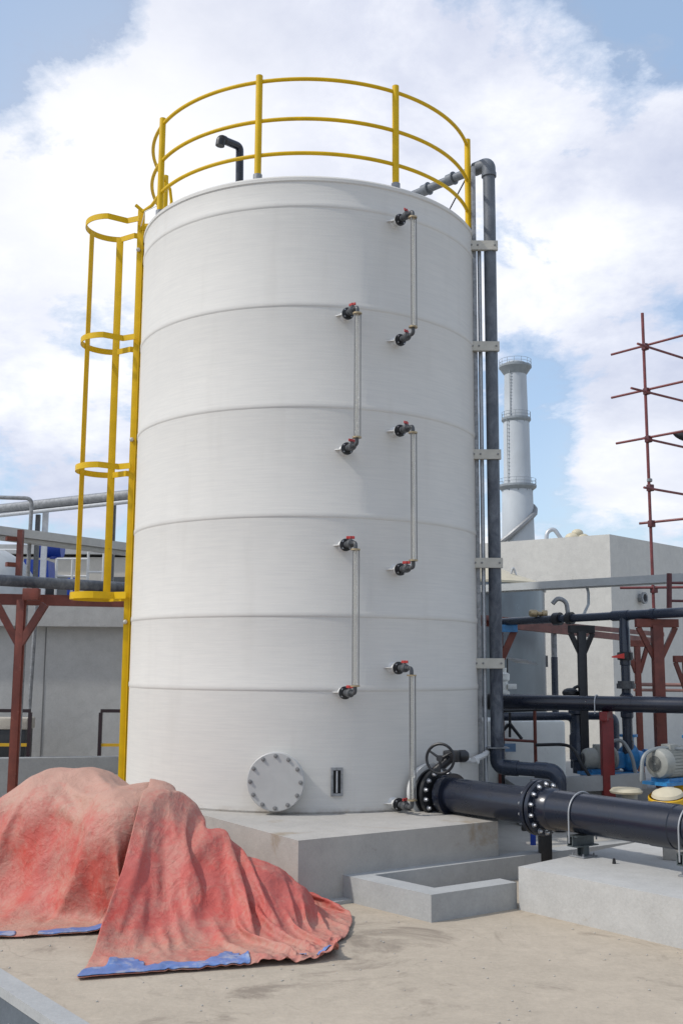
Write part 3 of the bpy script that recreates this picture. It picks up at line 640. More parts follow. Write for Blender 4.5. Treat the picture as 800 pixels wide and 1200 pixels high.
def support(t, label):
    p = bp(t, PH); root = thing('pipe_support', label, 'pipe support', p, 'steel saddles under the big black pipe')
    side = V((BD.y, -BD.x, 0)) * -1; ang = math.atan2(BD.y, BD.x)
    mb = MB(); mb.box(p + V((0, 0, .008)), (.17, .20, .014), rz=ang, bev=.002)
    for a in (-1, 1):
        for b in (-1, 1): mb.cyl(p + BD * .06 * a + side * .075 * b, p + BD * .06 * a + side * .075 * b + V((0, 0, .035)), .008, seg=6)
    mb.build('base_plate', M['conduit'], root)
    mb = MB(); h = BZ - BR - PH - .012
    mb.box(p + V((0, 0, h / 2 - .04)), (.07, .008, h - .09), rz=ang); 
    mb.box(p + BD * .035 + V((0, 0, h / 2 - .04)), (.008, .075, h - .09), rz=ang); mb.box(p - BD * .035 + V((0, 0, h / 2 - .04)), (.008, .075, h - .09), rz=ang)
    mb.build('leg', M['steel_leg'], root, smooth=0)
    mb = MB(); q = p + V((0, 0, h - .05)); L = .30
    mb.box(q, (.012, L, .10), rz=ang)
    mb.box(q + V((0, 0, .045)), (.12, L, .010), rz=ang); mb.box(q + V((0, 0, -.045)), (.12, L, .010), rz=ang)
    mb.box(q - BD * .055, (.010, L, .085), rz=ang)
    mb.build('saddle', M['steel_leg'], root, smooth=0)
    mb = MB(); c = bp(t); pts = [c + side * .193 + V((0, 0, -.25))]
    pts += [c + side * .193 * math.cos(a) + V((0, 0, .193 * math.sin(a))) for a in [math.pi * k / 24 for k in range(25)]] + [c - side * .193 + V((0, 0, -.25))]
    mb.tube(pts, .0075, 8); mb.build('clamp_hoop', M['hoop'], root)
M['steel_leg'] = surf('steel_leg', (.10, .12, .125), .45, .3, var=.2, scale=14, spots=((.25, .27, .27), 20, .6, .6), bmp=.15)
support(4.34, 'steel pipe saddle near the left end of the pale pedestal')
support(5.50, 'steel pipe saddle at the right edge of the photo, beside the concrete block')
support(7.1, 'steel pipe saddle beyond the right edge of the photo')
q = at(777, 1004, 10.0); mb = MB(); mb.box((3.06, 9.98, PH + .14), (.22, .20, .28), rz=R(-20), bev=.012)
tag(mb.build('concrete_block', M['plinth']), 'rough beige concrete block under the big pipe at the right edge', 'block')
mb = MB(); mb.cyl((2.43, 9.72, PH), (2.43, 9.72, PH + .045), .018, .012, 8); tag(mb.build('anchor_bolt', M['dark']), 'tiny dark anchor stud on the pedestal right of the first saddle', 'bolt')

q = at(638, 985, 11.1); root = thing('steel_post', 'thick black post standing in the pit under the pipe flange', 'post', (q.x, 11.1, 0))
mb = MB(); mb.box((q.x, 11.1, .24), (.125, .10, .48), bev=.004); mb.build('upright', M['black_iron'], root)
mb = MB(); mb.bar((q.x - .24, 11.06, .47), (q.x + .26, 11.06, .47), .07, .06, bev=.004); mb.build('crossbar', M['black_iron'], root)
# draped sheets: heights and positions of the cloth grid in 3 mm steps, as differences between neighbours
TARP_A = (73, 'rc',
[-540,11,11,12,12,12,12,11,11,9,10,10,11,10,10,8,9,5,4,10,9,10,10,9,10,7,7,8,11,8,10,7,8,7,7,8,3,10,9,8,1,10,8,9,7,10,7,11,7,7,6,9,4,10,9,9,9,7,7,7,10,8,9,5,6,6,9,9,10,7,6,7,7,0,-1,0,0,0,0,-1,0,-1,1,0,0,0,0,-1,0,1,2,3,-2,-1,0,-2,-1,
-2,0,1,0,-3,2,0,2,0,0,1,-1,6,-4,-1,1,7,-3,0,-1,3,-1,2,-5,1,0,0,0,6,-4,-2,-1,-3,1,4,2,-5,1,-3,2,-1,3,-1,0,-1,-2,3,0,0,1,0,0,-2,-1,0,1,-1,0,0,0,2,1,-2,-2,1,0,0,2,-1,0,-2,0,0,-3,2,-1,0,2,1,-2,0,0,2,-1,0,-1,3,0,-2,1,4,2,0,-1,-3,-1,2,0,
1,3,-3,-3,2,2,1,0,1,-2,-2,0,1,-1,1,5,-3,-1,1,-6,5,-1,-2,0,0,1,0,1,1,-2,-3,-1,1,0,1,0,-1,2,1,-4,0,1,-2,1,0,-1,0,0,4,-3,1,2,-2,-2,1,0,1,-1,0,1,-3,0,2,3,1,-3,-2,1,-1,4,1,1,-1,0,-3,3,2,0,1,-2,1,-1,-4,1,3,-3,3,0,-1,1,0,-5,4,-1,0,0,1,0,1,
2,0,-4,-1,-2,1,0,0,0,0,0,-1,1,3,-4,-1,2,-1,1,-1,1,1,1,3,-2,-2,0,0,0,0,-1,1,0,-2,6,-3,0,-2,0,-1,1,1,3,1,2,1,2,-3,0,0,1,-2,-1,-2,1,-2,4,-3,-2,1,-1,2,-2,2,-3,3,0,0,0,0,-3,-4,2,1,-5,2,1,2,-1,-3,1,1,-1,0,0,-1,0,2,0,-1,0,0,3,-1,1,-1,-1,2,
0,0,0,0,0,0,-1,2,4,-2,4,0,-1,-3,2,0,1,0,-1,-1,0,0,1,0,-2,-3,0,-3,2,-1,2,-3,3,0,1,3,-2,1,-2,1,-1,1,-1,-1,2,4,-4,0,-1,1,1,0,-2,1,2,-1,-2,-1,-1,1,1,1,0,-1,0,3,1,0,2,-2,-2,0,0,1,1,0,0,-1,1,2,0,0,1,0,-2,1,4,0,0,-3,-2,-1,0,-1,0,-1,1,3,-5,
2,2,-2,1,-2,3,0,1,1,1,-2,-3,-1,4,0,2,-4,1,0,-5,-6,-1,-1,2,-1,0,3,0,1,0,0,0,0,0,-1,1,0,2,1,-1,-1,0,-1,0,2,0,2,-1,-1,0,0,2,0,-1,1,0,0,-1,0,2,-2,-1,-1,1,-1,-1,-2,0,0,5,-1,-4,6,-4,-3,4,-2,4,0,1,2,-3,-4,0,3,1,-2,1,-2,3,-1,0,4,-3,-2,-1,0,
1,1,0,0,0,1,1,-1,0,0,2,-3,1,1,-1,0,0,0,0,0,1,1,-2,1,1,0,2,-1,1,0,-2,0,-1,1,1,-1,0,0,1,-1,3,0,-1,-3,2,-3,-2,1,-2,5,5,-6,5,-2,-2,0,-3,2,-1,2,-2,1,2,-1,-2,1,1,1,-3,-2,-1,-1,1,0,-1,1,0,0,-1,0,1,1,0,-3,3,-2,0,0,0,1,0,1,1,-1,0,0,0,1,1,-1,
2,-1,-1,0,0,-1,0,1,0,0,1,0,1,-3,-2,0,4,-5,-3,5,2,3,-2,-3,5,-5,1,1,-1,1,-2,0,0,2,2,-1,0,1,-1,1,-2,1,-3,0,0,0,0,0,0,0,0,0,0,0,0,-2,4,-4,1,0,1,1,0,0,0,-1,1,0,2,0,0,0,1,1,-1,-2,2,-5,2,1,0,1,1,0,1,-3,-5,3,4,-7,-3,7,1,1,1,0,-1,-2,3,-2,0,
1,-1,-1,1,1,-1,-1,-2,2,1,1,-3,2,2,-2,0,0,0,-1,0,0,0,0,0,0,0,-2,2,-3,5,-1,-1,-1,2,-1,0,1,0,-1,2,0,1,1,0,1,-5,-1,3,-4,5,0,-1,1,1,0,0,-5,-2,6,-2,-7,2,7,0,-1,-1,-3,1,3,2,-1,0,-2,0,2,1,1,-1,0,-2,3,-2,0,-2,0,1,-2,-3,1,0,-1,-1,1,0,1,-1,0,
-1,0,1,-1,3,-3,2,0,0,-2,0,3,-3,2,1,0,1,1,-2,2,-6,0,4,-2,4,0,0,2,0,-1,-1,-7,-2,7,-2,-5,1,6,1,-2,1,-3,1,2,-1,-1,-1,1,3,-1,-3,3,0,1,-1,4,-1,-2,0,2,1,-2,-2,-2,1,-1,1,0,-2,-1,0,1,0,1,0,1,0,0,-1,1,-2,2,-1,2,-4,3,1,1,-1,0,-1,2,-5,0,4,-2,3,
0,1,1,-1,0,-5,-7,4,6,-6,-3,5,5,-2,-1,2,-1,4,-1,-2,-1,0,1,0,0,-1,4,-3,4,-2,2,-5,-2,5,-1,-1,1,-2,2,-2,0,1,-1,2,-2,1,-1,-2,0,-1,1,0,2,-4,3,-1,1,2,0,-2,2,1,0,0,1,-1,2,-4,-1,6,-3,1,1,1,0,0,-1,-8,-4,5,4,-5,-2,5,3,-2,2,1,0,1,-3,4,-2,1,2,-1,
1,-1,-6,0,3,-2,2,-1,0,3,-5,2,0,-1,4,-1,0,-1,1,1,0,-2,-1,0,1,-1,-1,-1,1,0,1,0,-1,4,-2,1,-1,2,0,-1,0,0,1,-3,1,5,-4,2,1,0,0,0,-4,-9,0,8,1,-7,0,7,0,0,3,-1,-1,-1,-1,3,-5,2,0,-1,0,-1,-1,7,-1,-2,0,-3,2,2,-2,3,-1,1,0,-1,3,0,0,-1,1,0,0,-1,0,
0,1,-4,0,1,0,2,-1,2,-1,-1,0,3,-1,-1,1,0,0,0,-1,4,-3,2,1,0,-1,0,-7,-7,4,7,-2,-6,2,7,0,1,1,-1,-1,0,0,1,-6,1,1,2,-4,1,0,1,1,0,1,-3,4,-4,1,1,2,-3,2,1,-1,-4,-1,0,1,-1,0,1,0,1,0,-2,1,0,-1,0,0,2,0,-2,1,0,1,0,-1,0,-1,1,-1,2,-3,3,1,0,-2,0,-8,
-3,6,3,-5,-3,6,5,0,0,0,-1,-1,2,0,-3,-6,6,2,-2,-7,3,2,1,1,-1,0,1,2,-1,3,-3,0,-1,4,-3,0,-2,6,1,-2,0,1,-1,2,0,0,0,-3,1,2,-1,0,1,0,-2,3,-2,2,-1,-2,1,-1,1,-1,1,-1,0,1,0,0,2,-9,-4,8,2,-5,2,6,1,-1,-2,-1,1,-1,2,-1,-6,0,6,1,-5,-7,5,3,0,1,-1,
1,1,0,2,-1,-5,4,1,-2,0,3,-4,4,-4,1,1,0,0,0,0,-1,0,-1,0,3,-2,0,0,-1,1,1,-2,2,-2,-1,2,-2,1,0,0,-2,1,2,-1,0,-1,-8,2,10,-2,-1,5,0,-2,-4,-1,1,1,-1,2,-4,-4,4,4,0,-10,-4,8,3,0,1,-1,1,0,2,0,0,-4,5,-1,-3,4,-5,0,5,-2,0,1,1,0,0,0,-1,0,0,-3,5,
0,0,-2,0,1,-2,1,1,0,-2,1,-2,1,0,0,-1,2,1,0,-1,1,-7,1,7,0,2,-1,-1,2,-10,1,3,1,0,2,-7,-1,4,3,-2,-10,-1,6,4,1,1,-1,1,0,1,0,1,-10,7,0,-1,4,-4,6,-4,-1,1,3,2,0,0,0,-1,0,0,-1,3,1,0,-4,1,0,0,1,0,-1,-1,2,-2,1,1,-2,0,1,1,0,-1,0,-4,2,5,1,0,-3,
1,-1,-11,4,4,0,0,0,-6,4,5,-1,-4,-10,0,7,6,0,-1,1,0,-1,2,1,-2,-7,8,-2,0,0,-1,2,-3,3,0,-3,-1,1,0,1,0,1,-3,0,0,2,1,-3,0,1,-1,2,1,0,-1,2,-1,2,0,-5,2,-1,1,-1,-1,1,0,-2,5,2,-3,-3,3,0,-11,0,5,1,0,0,-5,3,4,0,-7,-7,1,9,4,0,-1,1,0,-1,3,0,-4,
-6,7,-2,0,1,2,1,1,1,-3,2,-4,0,1,1,0,0,-1,1,0,0,1,-3,0,4,-2,1,0,-1,0,4,0,1,-2,-5,1,0,1,-1,0,0,0,1,3,-1,-2,-1,3,-5,-9,2,3,4,0,-1,-5,5,1,-6,-9,1,5,10,2,-1,-1,1,0,-1,2,-2,-5,0,6,-5,1,2,2,0,-1,-1,3,-4,-2,5,1,3,-1,0,0,0,0,1,1,-2,-1,3,-1,
2,0,-1,0,3,0,-1,-4,-5,-1,5,0,0,0,0,1,0,-1,-1,2,-1,3,-6,-7,-2,1,8,1,-1,-3,5,-3,-12,0,6,8,5,-2,0,-3,2,0,0,0,-2,-5,4,1,-5,3,3,0,0,-2,2,2,-2,3,-2,3,-1,2,0,-1,1,0,1,1,-1,-1,1,0,2,0,0,0,2,-1,-8,-10,-2,5,9,0,1,1,0,0,0,-2,-2,3,2,1,-9,-6,-2,
1,10,2,-2,-2,3,-5,-3,10,4,1,-3,-1,-1,-5,5,0,0,-2,-3,-1,4,-4,-2,5,3,0,0,-2,3,1,1,-4,3,2,-1,0,2,0,0,0,0,1,0,0,0,2,0,0,-1,0,-1,0,-10,-9,7,7,3,0,1,0,0,0,0,-1,-2,1,3,-1,-7,-6,-3,2,7,4,1,-1,2,-4,3,4,0,0,-3,2,-3,-4,6,0,-1,-3,-3,2,1,-5,2,4,
3,0,0,-1,1,0,-1,-1,3,1,-2,2,2,3,0,0,0,-1,0,1,-1,2,0,0,-1,0,0,0,-9,-7,12,4,0,-1,-1,0,1,0,0,0,-1,2,1,-2,-9,-7,-1,2,8,6,0,-1,1,0,3,-2,0,0,-2,1,-7,1,8,-1,-1,-4,0,2,-4,-2,6,2,1,0,-1,0,-1,0,0,1,1,2,0,3,-3,-1,2,1,0,-1,0,2,-2,1,0,0,0,0,-1,
0,-2,-9,10,3,0,0,0,-1,-1,0,-1,1,-1,1,2,0,-7,-10,-1,2,7,6,1,0,0,1,-1,-1,3,-4,-1,-4,-4,8,4,-1,0,-4,3,-3,0,4,3,-3,0,-1,-1,1,0,-2,2,1,0,-2,2,0,2,-1,0,0,1,1,0,0,1,0,1,-1,0,-1,-1,2,-1,-8,6,3,1,0,0,1,0,0,-2,0,-1,0,1,-1,-7,-10,2,1,7,7,1,0,
0,0,-3,0,2,-7,-3,0,4,7,-1,-2,0,-2,3,-1,4,2,-4,-4,3,1,0,0,-2,-3,5,0,1,0,1,-2,1,-1,2,-2,1,0,0,0,3,0,0,0,0,-3,0,1,0,-2,-3,6,2,-1,-1,1,-1,1,-1,0,-1,0,1,-1,-6,-8,1,-1,6,8,1,-2,1,-1,-2,2,2,-10,-4,7,4,3,0,-3,1,0,1,1,1,1,-5,-3,4,1,0,1,-4,0,
4,-1,1,-1,0,0,1,0,0,0,1,1,-1,0,0,1,1,0,-1,-1,1,1,0,0,-2,4,2,-2,1,-2,-1,0,0,1,-1,1,0,-1,-8,-7,1,0,10,5,0,0,1,-1,-2,2,-3,-11,1,10,3,0,-1,-2,2,1,1,1,0,-1,-6,-2,7,0,0,0,-4,3,1,-1,0,0,1,0,-1,-1,1,1,-1,2,0,0,0,1,-1,1,3,-3,0,2,-1,-1,0,1,4,
-1,0,-2,1,-3,-2,0,1,2,0,-1,-6,-7,0,1,11,4,1,-1,-1,0,-1,2,-5,-10,-1,12,3,0,0,-2,2,1,0,0,0,-1,-6,-1,6,1,1,-1,-6,4,-4,2,0,2,1,-1,0,0,-1,1,0,2,1,0,-1,0,0,0,0,0,3,0,-3,1,3,-1,2,2,-1,1,0,-5,-6,2,0,0,1,1,-5,-8,2,1,11,2,0,1,1,-1,0,0,-10,-8,
8,11,-1,0,0,-1,2,0,1,-1,0,-1,-7,0,6,1,1,-1,-4,3,-5,3,-2,3,2,0,0,-2,-2,3,0,0,2,-1,-2,1,-1,0,1,-1,0,0,1,4,0,-2,3,2,0,0,0,-4,-6,0,1,0,0,0,0,-10,-1,4,11,1,-2,1,1,-1,2,-2,-11,-3,10,5,2,0,0,0,0,0,0,-1,1,-2,-9,4,6,1,0,-2,-2,2,-3,0,0,2,1,0,
1,-4,-1,4,0,-1,1,1,1,-2,0,1,0,-1,0,0,-2,-2,-1,2,3,-1,2,0,-1,-3,-1,2,0,0,0,0,-1,-8,-1,0,6,4,2,2,0,1,-1,-2,-8,-1,10,3,1,-2,1,-1,0,1,1,0,0,-3,-6,6,3,0,0,0,0,0,-2,1,0,0,0,0,1,-2,2,-1,0,0,0,0,-1,1,-4,1,0,1,0,1,-1,1,-7,2,-1,0,0,1,1,1,-2,
-2,2,4,-3,1,-1,-2,-7,0,2,6,0,0,3,0,1,-1,-5,-2,8,3,-1,0,1,-2,1,0,-1,1,0,-1,-4,5,4,-2,2,0,0,-2,0,0,-1,3,0,-1,-1,-1,0,-4,4,0,0,1,0,1,-1,-4,-1,1,0,2,-1,1,-1,2,-5,1,-2,0,-3,-2,1,5,2,0,-3,1,1,0,-6,-3,1,7,-1,0,1,-1,2,-1,-1,0,7,1,-3,1,0,-1,
1,0,0,1,-1,0,0,6,-1,-4,3,0,0,0,0,0,0,3,0,-1,-2,0,-3,-3,2,2,1,-1,0,1,0,1,-4,1,-1,-1,-2,1,0,3,-1,1,-3,0,-1,-2,1,-2,-3,8,2,-3,0,0,0,-7,1,0,4,1,0,0,1,-1,-1,3,4,0,-2,2,-1,-1,1,-1,0,1,1,0,0,1,1,-3,4,0,0,1,0,1,0,3,-1,-2,-2,2,-2,-2,-4,5,0,
0,0,2,0,-2,-1,-4,0,0,0,-4,-3,1,1,8,-6,1,-1,-1,-1,0,0,1,-5,7,2,-2,0,-5,-2,0,4,1,0,0,1,0,1,1,-1,1,1,2,-2,0,1,-1,1,0,0,0,1,0,0,-4,7,0,1,0,-1,1,1,0,-1,-1,0,2,-1,-2,-2,3,0,0,0,2,-2,-2,1,1,-3,0,-1,-1,1,-8,0,0,4,3,-5,0,-1,1,0,2,0,-1,-3,7,
-1,-1,-6,1,-1,6,0,-1,0,0,1,1,1,0,-3,2,-1,3,0,-1,1,1,0,0,0,0,2,-1,2,1,-1,0,-2,1,1,1,1,-2,1,1,2,-3,-3,0,3,1,0,-1,-1,-2,2,0,0,-3,-1,1,-1,0,-5,-1,-2,-1,7,-1,-7,1,1,-1,0,2,1,-2,3,4,-5,-4,2,3,2,-2,2,0,1,-1,-2,2,0,3,-3,4,0,-3,-1,2,1,1,0,1,
0,-1,2,2,-2,1,-4,1,1,0,1,2,1,0,1,-1,-3,-1,4,0,-1,-1,0,0,1,-2,0,1,-7,2,2,0,-1,-4,-4,1,-2,0,9,-2,-8,0,2,-2,0,1,1,-2,3,0,-1,0,6,-1,-1,0,1,-1,-1,2,-1,-2,2,3,3,-6,-2,4,0,-1,1,1,0,1,1,1,-2,2,-5,3,2,0,0,0,1,2,4,-4,-5,3,4,-2,0,-1,1,-1,-1,1,
1,1,1,-3,-1,0,2,-1,-3,-6,1,-1,-2,-2,12,-2,-7,-1,2,-2,2,0,-1,0,0,1,0,2,1,1,0,-1,0,1,1,-4,3,0,3,-6,-1,5,-1,0,1,0,0,0,0,1,0,2,-4,3,3,0,0,0,0,0,2,-4,2,3,0,-2,2,0,0,-3,1,2,0,1,1,-1,-1,-1,-1,1,0,0,-10,1,2,-4,-3,0,15,-6,-6,0,-1,0,1,0,0,0,
2,-1,0,1,2,0,1,-1,2,-4,1,3,2,-7,-4,7,1,1,1,-1,-1,1,0,0,-1,1,-1,2,3,-1,1,0,0,1,0,0,1,1,-1,-1,5,-2,-1,0,1,1,0,0,0,0,0,0,1,1,-1,-1,-1,-4,-8,0,5,-2,-4,-2,13,-5,-4,-2,-1,3,-2,0,1,0,1,1,-1,3,0,0,2,-4,0,4,0,-7,-1,6,0,2,0,0,0,0,-1,0,0,1,-1,
1,1,0,1,-1,1,0,1,1,-1,0,-1,2,4,0,2,0,-1,-1,0,0,1,0,0,0,2,1,1,0,-5,0,0,-10,-1,0,5,-5,-3,4,10,-9,0,-5,2,0,-2,2,-1,1,1,2,1,1,0,-2,-2,4,1,-6,-3,5,2,2,0,1,-1,0,0,0,-1,0,0,-1,0,2,2,-1,0,0,1,-1,0,2,1,3,2,1,-1,0,1,0,0,-1,0,0,-1,0,0,2,0,0,-1,
-3,3,-1,-6,-6,-1,3,3,-6,-2,7,4,-7,-2,-2,2,-2,1,1,0,1,2,1,0,0,-3,3,0,-4,-3,4,2,2,0,1,-1,1,-1,0,-1,2,-1,-1,0,2,1,-1,1,1,0,0,0,0,0,2,3,3,0,0,-2,-4,0,3,1,-1,0,1,0,1,4,-1,-3,-1,-1,1,0,-2,-10,1,-2,6,2,-8,-1,11,-2,-5,-5,3,-1,1,0,0,1,2,1,-1,
-3,3,2,-3,-6,2,4,3,0,1,0,0,-2,1,-2,3,-1,-2,1,3,1,-2,0,1,1,0,0,1,1,2,3,-1,-1,-2,-4,-3,4,2,0,1,2,0,-1,1,1,0,1,-2,-1,-2,1,1,0,-3,-4,-6,1,6,0,-7,3,10,-4,-8,1,0,-1,1,1,2,1,0,-2,0,2,-3,-5,1,4,3,0,1,0,-1,0,0,-1,3,-2,-2,2,2,0,-2,1,2,1,1,0,
0,1,-1,-1,-2,-1,-3,-1,2,5,3,1,-1,1,-1,0,2,1,-1,0,-3,2,-2,0,-2,0,0,0,-2,8,-15,1,6,-1,-8,9,3,-6,-4,0,-1,2,0,2,2,-1,-1,2,-3,-6,1,4,5,0,0,0,-1,-1,-1,1,3,-1,-3,1,3,-1,-1,2,2,0,-1,1,0,-1,-3,-2,-1,0,0,1,3,2,2,1,1,1,-1,1,1,1,-1,0,0,-3,-3,0,
0,2,2,-1,-2,5,-5,6,-14,1,5,-1,-9,11,1,-8,-2,0,0,4,1,0,-3,1,-2,-5,2,5,5,-1,1,-1,-1,-2,0,2,2,-2,-2,3,2,-1,0,2,1,0,-1,-1,-2,-3,-2,-1,1,2,2,3,2,0,2,0,-1,0,0,1,1,0,0,1,0,1,-3,-4,-3,-1,3,2,4,-1,-6,0,7,-1,-11,0,7,-5,0,7,-9,-2,1,0,3,2,-3,-1,
-1,-5,2,6,4,0,0,-2,-1,-2,2,2,0,-2,0,2,1,0,1,2,0,-1,-1,-1,-3,-4,0,1,3,2,1,1,0,2,2,0,0,0,0,1,0,-1,1,1,-1,0,-5,0,0,-6,3,2,-1,9,1,-11,2,-12,14,-2,-7,0,6,-3,-8,15,-8,-8,5,4,-1,-3,-1,-5,4,5,3,0,0,-1,-1,1,2,0,0,-1,1,1,1,0,1,-1,-2,-2,-1,-3,
-2,1,2,3,3,1,1,0,1,1,-1,-1,0,1,0,1,0,0,0,0,-1,1,1,-19,4,1,2,8,1,1,6,0,-5,-3,-5,-7,13,-8,-1,3,-1,-12,2,21,-16,-8,5,2,1,-4,4,4,3,0,-2,-1,0,2,1,1,1,0,1,0,1,0,0,-2,-2,-3,-2,-3,1,2,4,3,2,1,0,0,0,-2,-1,2,2,0,0,0,0,1,-1,1,-1,-1,1,-1,-21,-1,
0,2,1,10,10,1,0,0,-9,7,-12,-2,15,-10,-1,5,13,-17,-19,15,6,-6,-5,2,4,4,0,-2,-1,1,1,1,1,0,1,1,0,1,-1,-2,-3,-2,-2,-2,0,1,3,4,5,1,0,0,-1,-1,0,-1,0,0,-1,1,3,0,-1,0,0,1,-1,1,1,-3,0,-32,16,-3,2,-3,-3,16,5,4,5,-10,-4,15,-19,0,8,-10,4,3,1,-1,
-4,6,-13,1,-2,9,0,-1,1,0,1,2,1,0,0,0,-2,-2,-2,-2,-3,0,-1,1,4,3,3,3,1,0,0,0,-1,0,1,-1,1,1,-2,0,-2,-1,2,0,1,-1,1,0,1,-1,-3,1,-15,-18,3,11,0,-6,-9,8,20,3,8,-3,-1,5,-19,1,8,-11,19,-6,-8,-1,0,16,-7,0,-6,2,1,0,1,0,-1,-2,-2,-1,-4,-2,0,0,1,
3,3,3,3,1,1,0,0,0,0,-1,0,0,0,0,1,0,0,1,-3,0,0,-1,1,-2,2,-1,1,-2,-5,4,0,-7,-5,-3,-15,8,4,1,-7,3,3,10,9,-11,13,3,-18,-5,-9,11,24,-13,-3,0,1,3,0,1,-2,0,-1,-2,-2,-3,0,-1,-1,3,3,2,1,2,1,0,1,-1,0,1,0,0,0,0,0,-1,0,0,1,0,1,1,-1,-2,-1,-1,0,
-3,3,-1,1,-1,-5,4,1,1,15,-9,-10,3,-5,-5,-5,-6,1,14,-6,-7,9,-1,11,4,-8,1,-29,27,22,-18,-15,5,7,0,-2,-2,-1,-1,0,1,3,2,2,1,0,0,0,0,0,1,0,0,0,0,0,0,0,0,-1,0,0,1,0,-1,-2,-1,-2,1,4,1,0,-3,2,-2,0,-3,-3,4,2,1,-1,2,7,1,-15,-7,12,3,-11,-13,8,
-1,4,-6,-5,10,8,9,8,-17,-11,25,9,-18,-7,7,-4,-3,0,0,1,1,-1,-1,0,1,1,1,0,1,-1,1,-1,0,0,2,0,-1,0,0,-1,0,0,0,-1,-3,-5,-2,-2,2,5,3,1,1,-3,0,-1,-2,3,2,-1,1,-1,-3,21,-8,-7,5,-7,-14,-6,12,0,-17,10,1,2,-7,-16,12,13,17,6,-34,26,13,3,-18,0,1,
-5,-1,-2,-1,0,1,0,-1,0,0,-1,0,-1,1,-1,1,1,0,-1,0,-1,0,-1,-1,-1,-2,-1,-4,-1,0,0,-1,2,2,2,-1,-4,4,2,1,2,-3,-2,4,0,-2,1,1,10,5,-4,3,-10,-12,-12,2,5,-4,-4,-1,11,2,-18,-20,32,24,-31,6,23,2,-4,-12,12,2,-3,0,-3,-2,-3,-3,-3,-1,3,2,-1,-1,-1,
0,-1,-2,1,-1,-1,0,0,-1,0,-1,0,0,-1,1,1,-1,1,0,-1,1,1,0,0,2,1,-1,-1,5,0,-2,0,3,8,-4,2,3,-5,11,4,-8,-17,-8,5,5,-3,0,5,7,-3,-47,23,33,-68,31,22,5,-10,-12,10,5,0,6,1,1,2,0,-5,-7,-4,-1,0,0,-1,-1,1,-2,0,1,0,0,0,0,0,1,0,3,-3,1,1,1,0,-1,-2,
2,1,2,-2,0,-1,4,1,-1,-1,1,2,-5,3,4,7,7,-21,-3,10,12,-10,-18,4,5,-1,-2,-1,12,-24,-19,50,16,-33,2,1,-1,-5,-3,3,4,-4,4,3,2,-3,2,4,0,-4,-4,-3,-3,-2,-2,0,0,0,1,-1,1,0,0,1,1,0,5,-6,1,2,1,-1,-3,1,3,0,1,-3,3,2,-1,2,-3,3,-1,-10,2,-1,6,12,2,
-22,4,4,8,4,-9,-2,-2,-2,3,1,11,-24,-4,22,-17,9,2,1,-11,-3,7,-1,1,-4,2,3,7,3,-4,-3,5,3,2,0,-2,-2,-4,-2,-3,-1,-2,0,0,-2,0,0,2,1,7,-2,-2,-5,-1,0,1,2,1,0,3,1,0,1,-4,-1,1,0,-8,6,-3,-6,9,13,-8,5,-13,4,0,-3,-9,-4,6,7,2,5,1,-29,10,-2,-16,25,
11,-1,-9,-6,7,0,-2,-5,-2,3,4,6,4,-2,-3,-1,6,3,0,-1,-1,-1,-2,0,-1,-1,-1,-3,-2,-1,-1,3,5,-8,0,-2,0,1,2,0,1,1,0,-1,-1,0,1,0,1,5,-2,8,-9,-21,12,25,-18,10,-5,12,-1,6,-14,4,-4,-9,5,9,-22,-31,27,2,-16,23,-3,7,-1,-4,3,4,-2,-3,-5,-3,3,5,5,4,
-6,-10,2,4,5,2,-3,1,2,0,0,0,-1,-2,-2,-2,-3,1,4,-7,1,-1,1,-1,1,0,0,0,1,0,-3,2,0,0,-3,1,8,9,-6,-9,8,-4,-4,7,-9,13,7,9,-12,3,-12,-7,8,11,-33,-35,24,10,-9,21,0,0,-5,-7,5,8,-5,4,0,-7,-2,3,7,10,-6,-8,0,1,3,3,2,-1,2,0,1,-1,1,-2,0,-2,-6,5,
-1,-5,3,-4,1,-1,0,0,0,1,-4,0,3,1,0,13,-10,-6,4,5,4,8,-1,-26,7,4,-5,-4,3,10,-16,21,-3,-16,2,53,-31,-34,10,-10,29,-3,-13,0,-5,-5,2,5,-3,2,-2,2,-3,-5,1,16,-1,-1,0,-2,4,-1,2,-1,1,1,1,-1,2,0,0,-1,-4,6,-2,-7,-1,-3,1,-1,0,0,-1,5,-2,-1,-1,
1,15,4,-11,-7,9,0,-1,7,14,-34,-3,0,5,5,-14,10,-6,18,-4,-7,-4,42,-28,-29,12,-29,42,-3,-11,1,-6,-1,3,0,-4,4,-3,-1,-1,-2,2,16,-1,0,0,-1,1,1,1,-4,0,2,3,1,1,-1,1,0,0,2,-10,-5,1,1,1,0,-1,-1,-1,-1,2,1,-1,1,0,14,-1,-11,3,-5,6,4,18,-14,0,-11,
-5,4,-9,-3,12,14,-10,-25,6,36,-27,-10,13,-42,39,13,-12,0,-9,-8,2,4,-1,-2,-2,1,2,1,2,9,1,1,1,-1,0,-1,4,0,0,-1,1,1,1,-1,0,0,2,6,-15,-3,0,0,0,-1,-1,-1,0,2,0,1,7,-1,-4,1,-3,-5,5,-2,3,5,13,0,-10,-10,3,9,1,-23,7,9,-4,-11,9,13,-43,28,6,-32,
34,-1,-13,1,-2,-5,-1,5,-2,1,-3,2,2,2,2,3,2,1,2,-1,1,1,1,-1,0,-1,0,1,2,0,0,-1,6,-7,-9,0,-1,2,-1,-2,-1,1,1,0,0,2321,4,5,5,5,6,5,5,5,5,4,4,5,5,5,5,4,5,5,2,2,3,3,5,4,4,4,3,6,3,4,2,3,3,3,3,5,3,3,5,5,1,0,5,8,-3,4,0,4,3,-1,2,8,-4,-3,2,4,3,
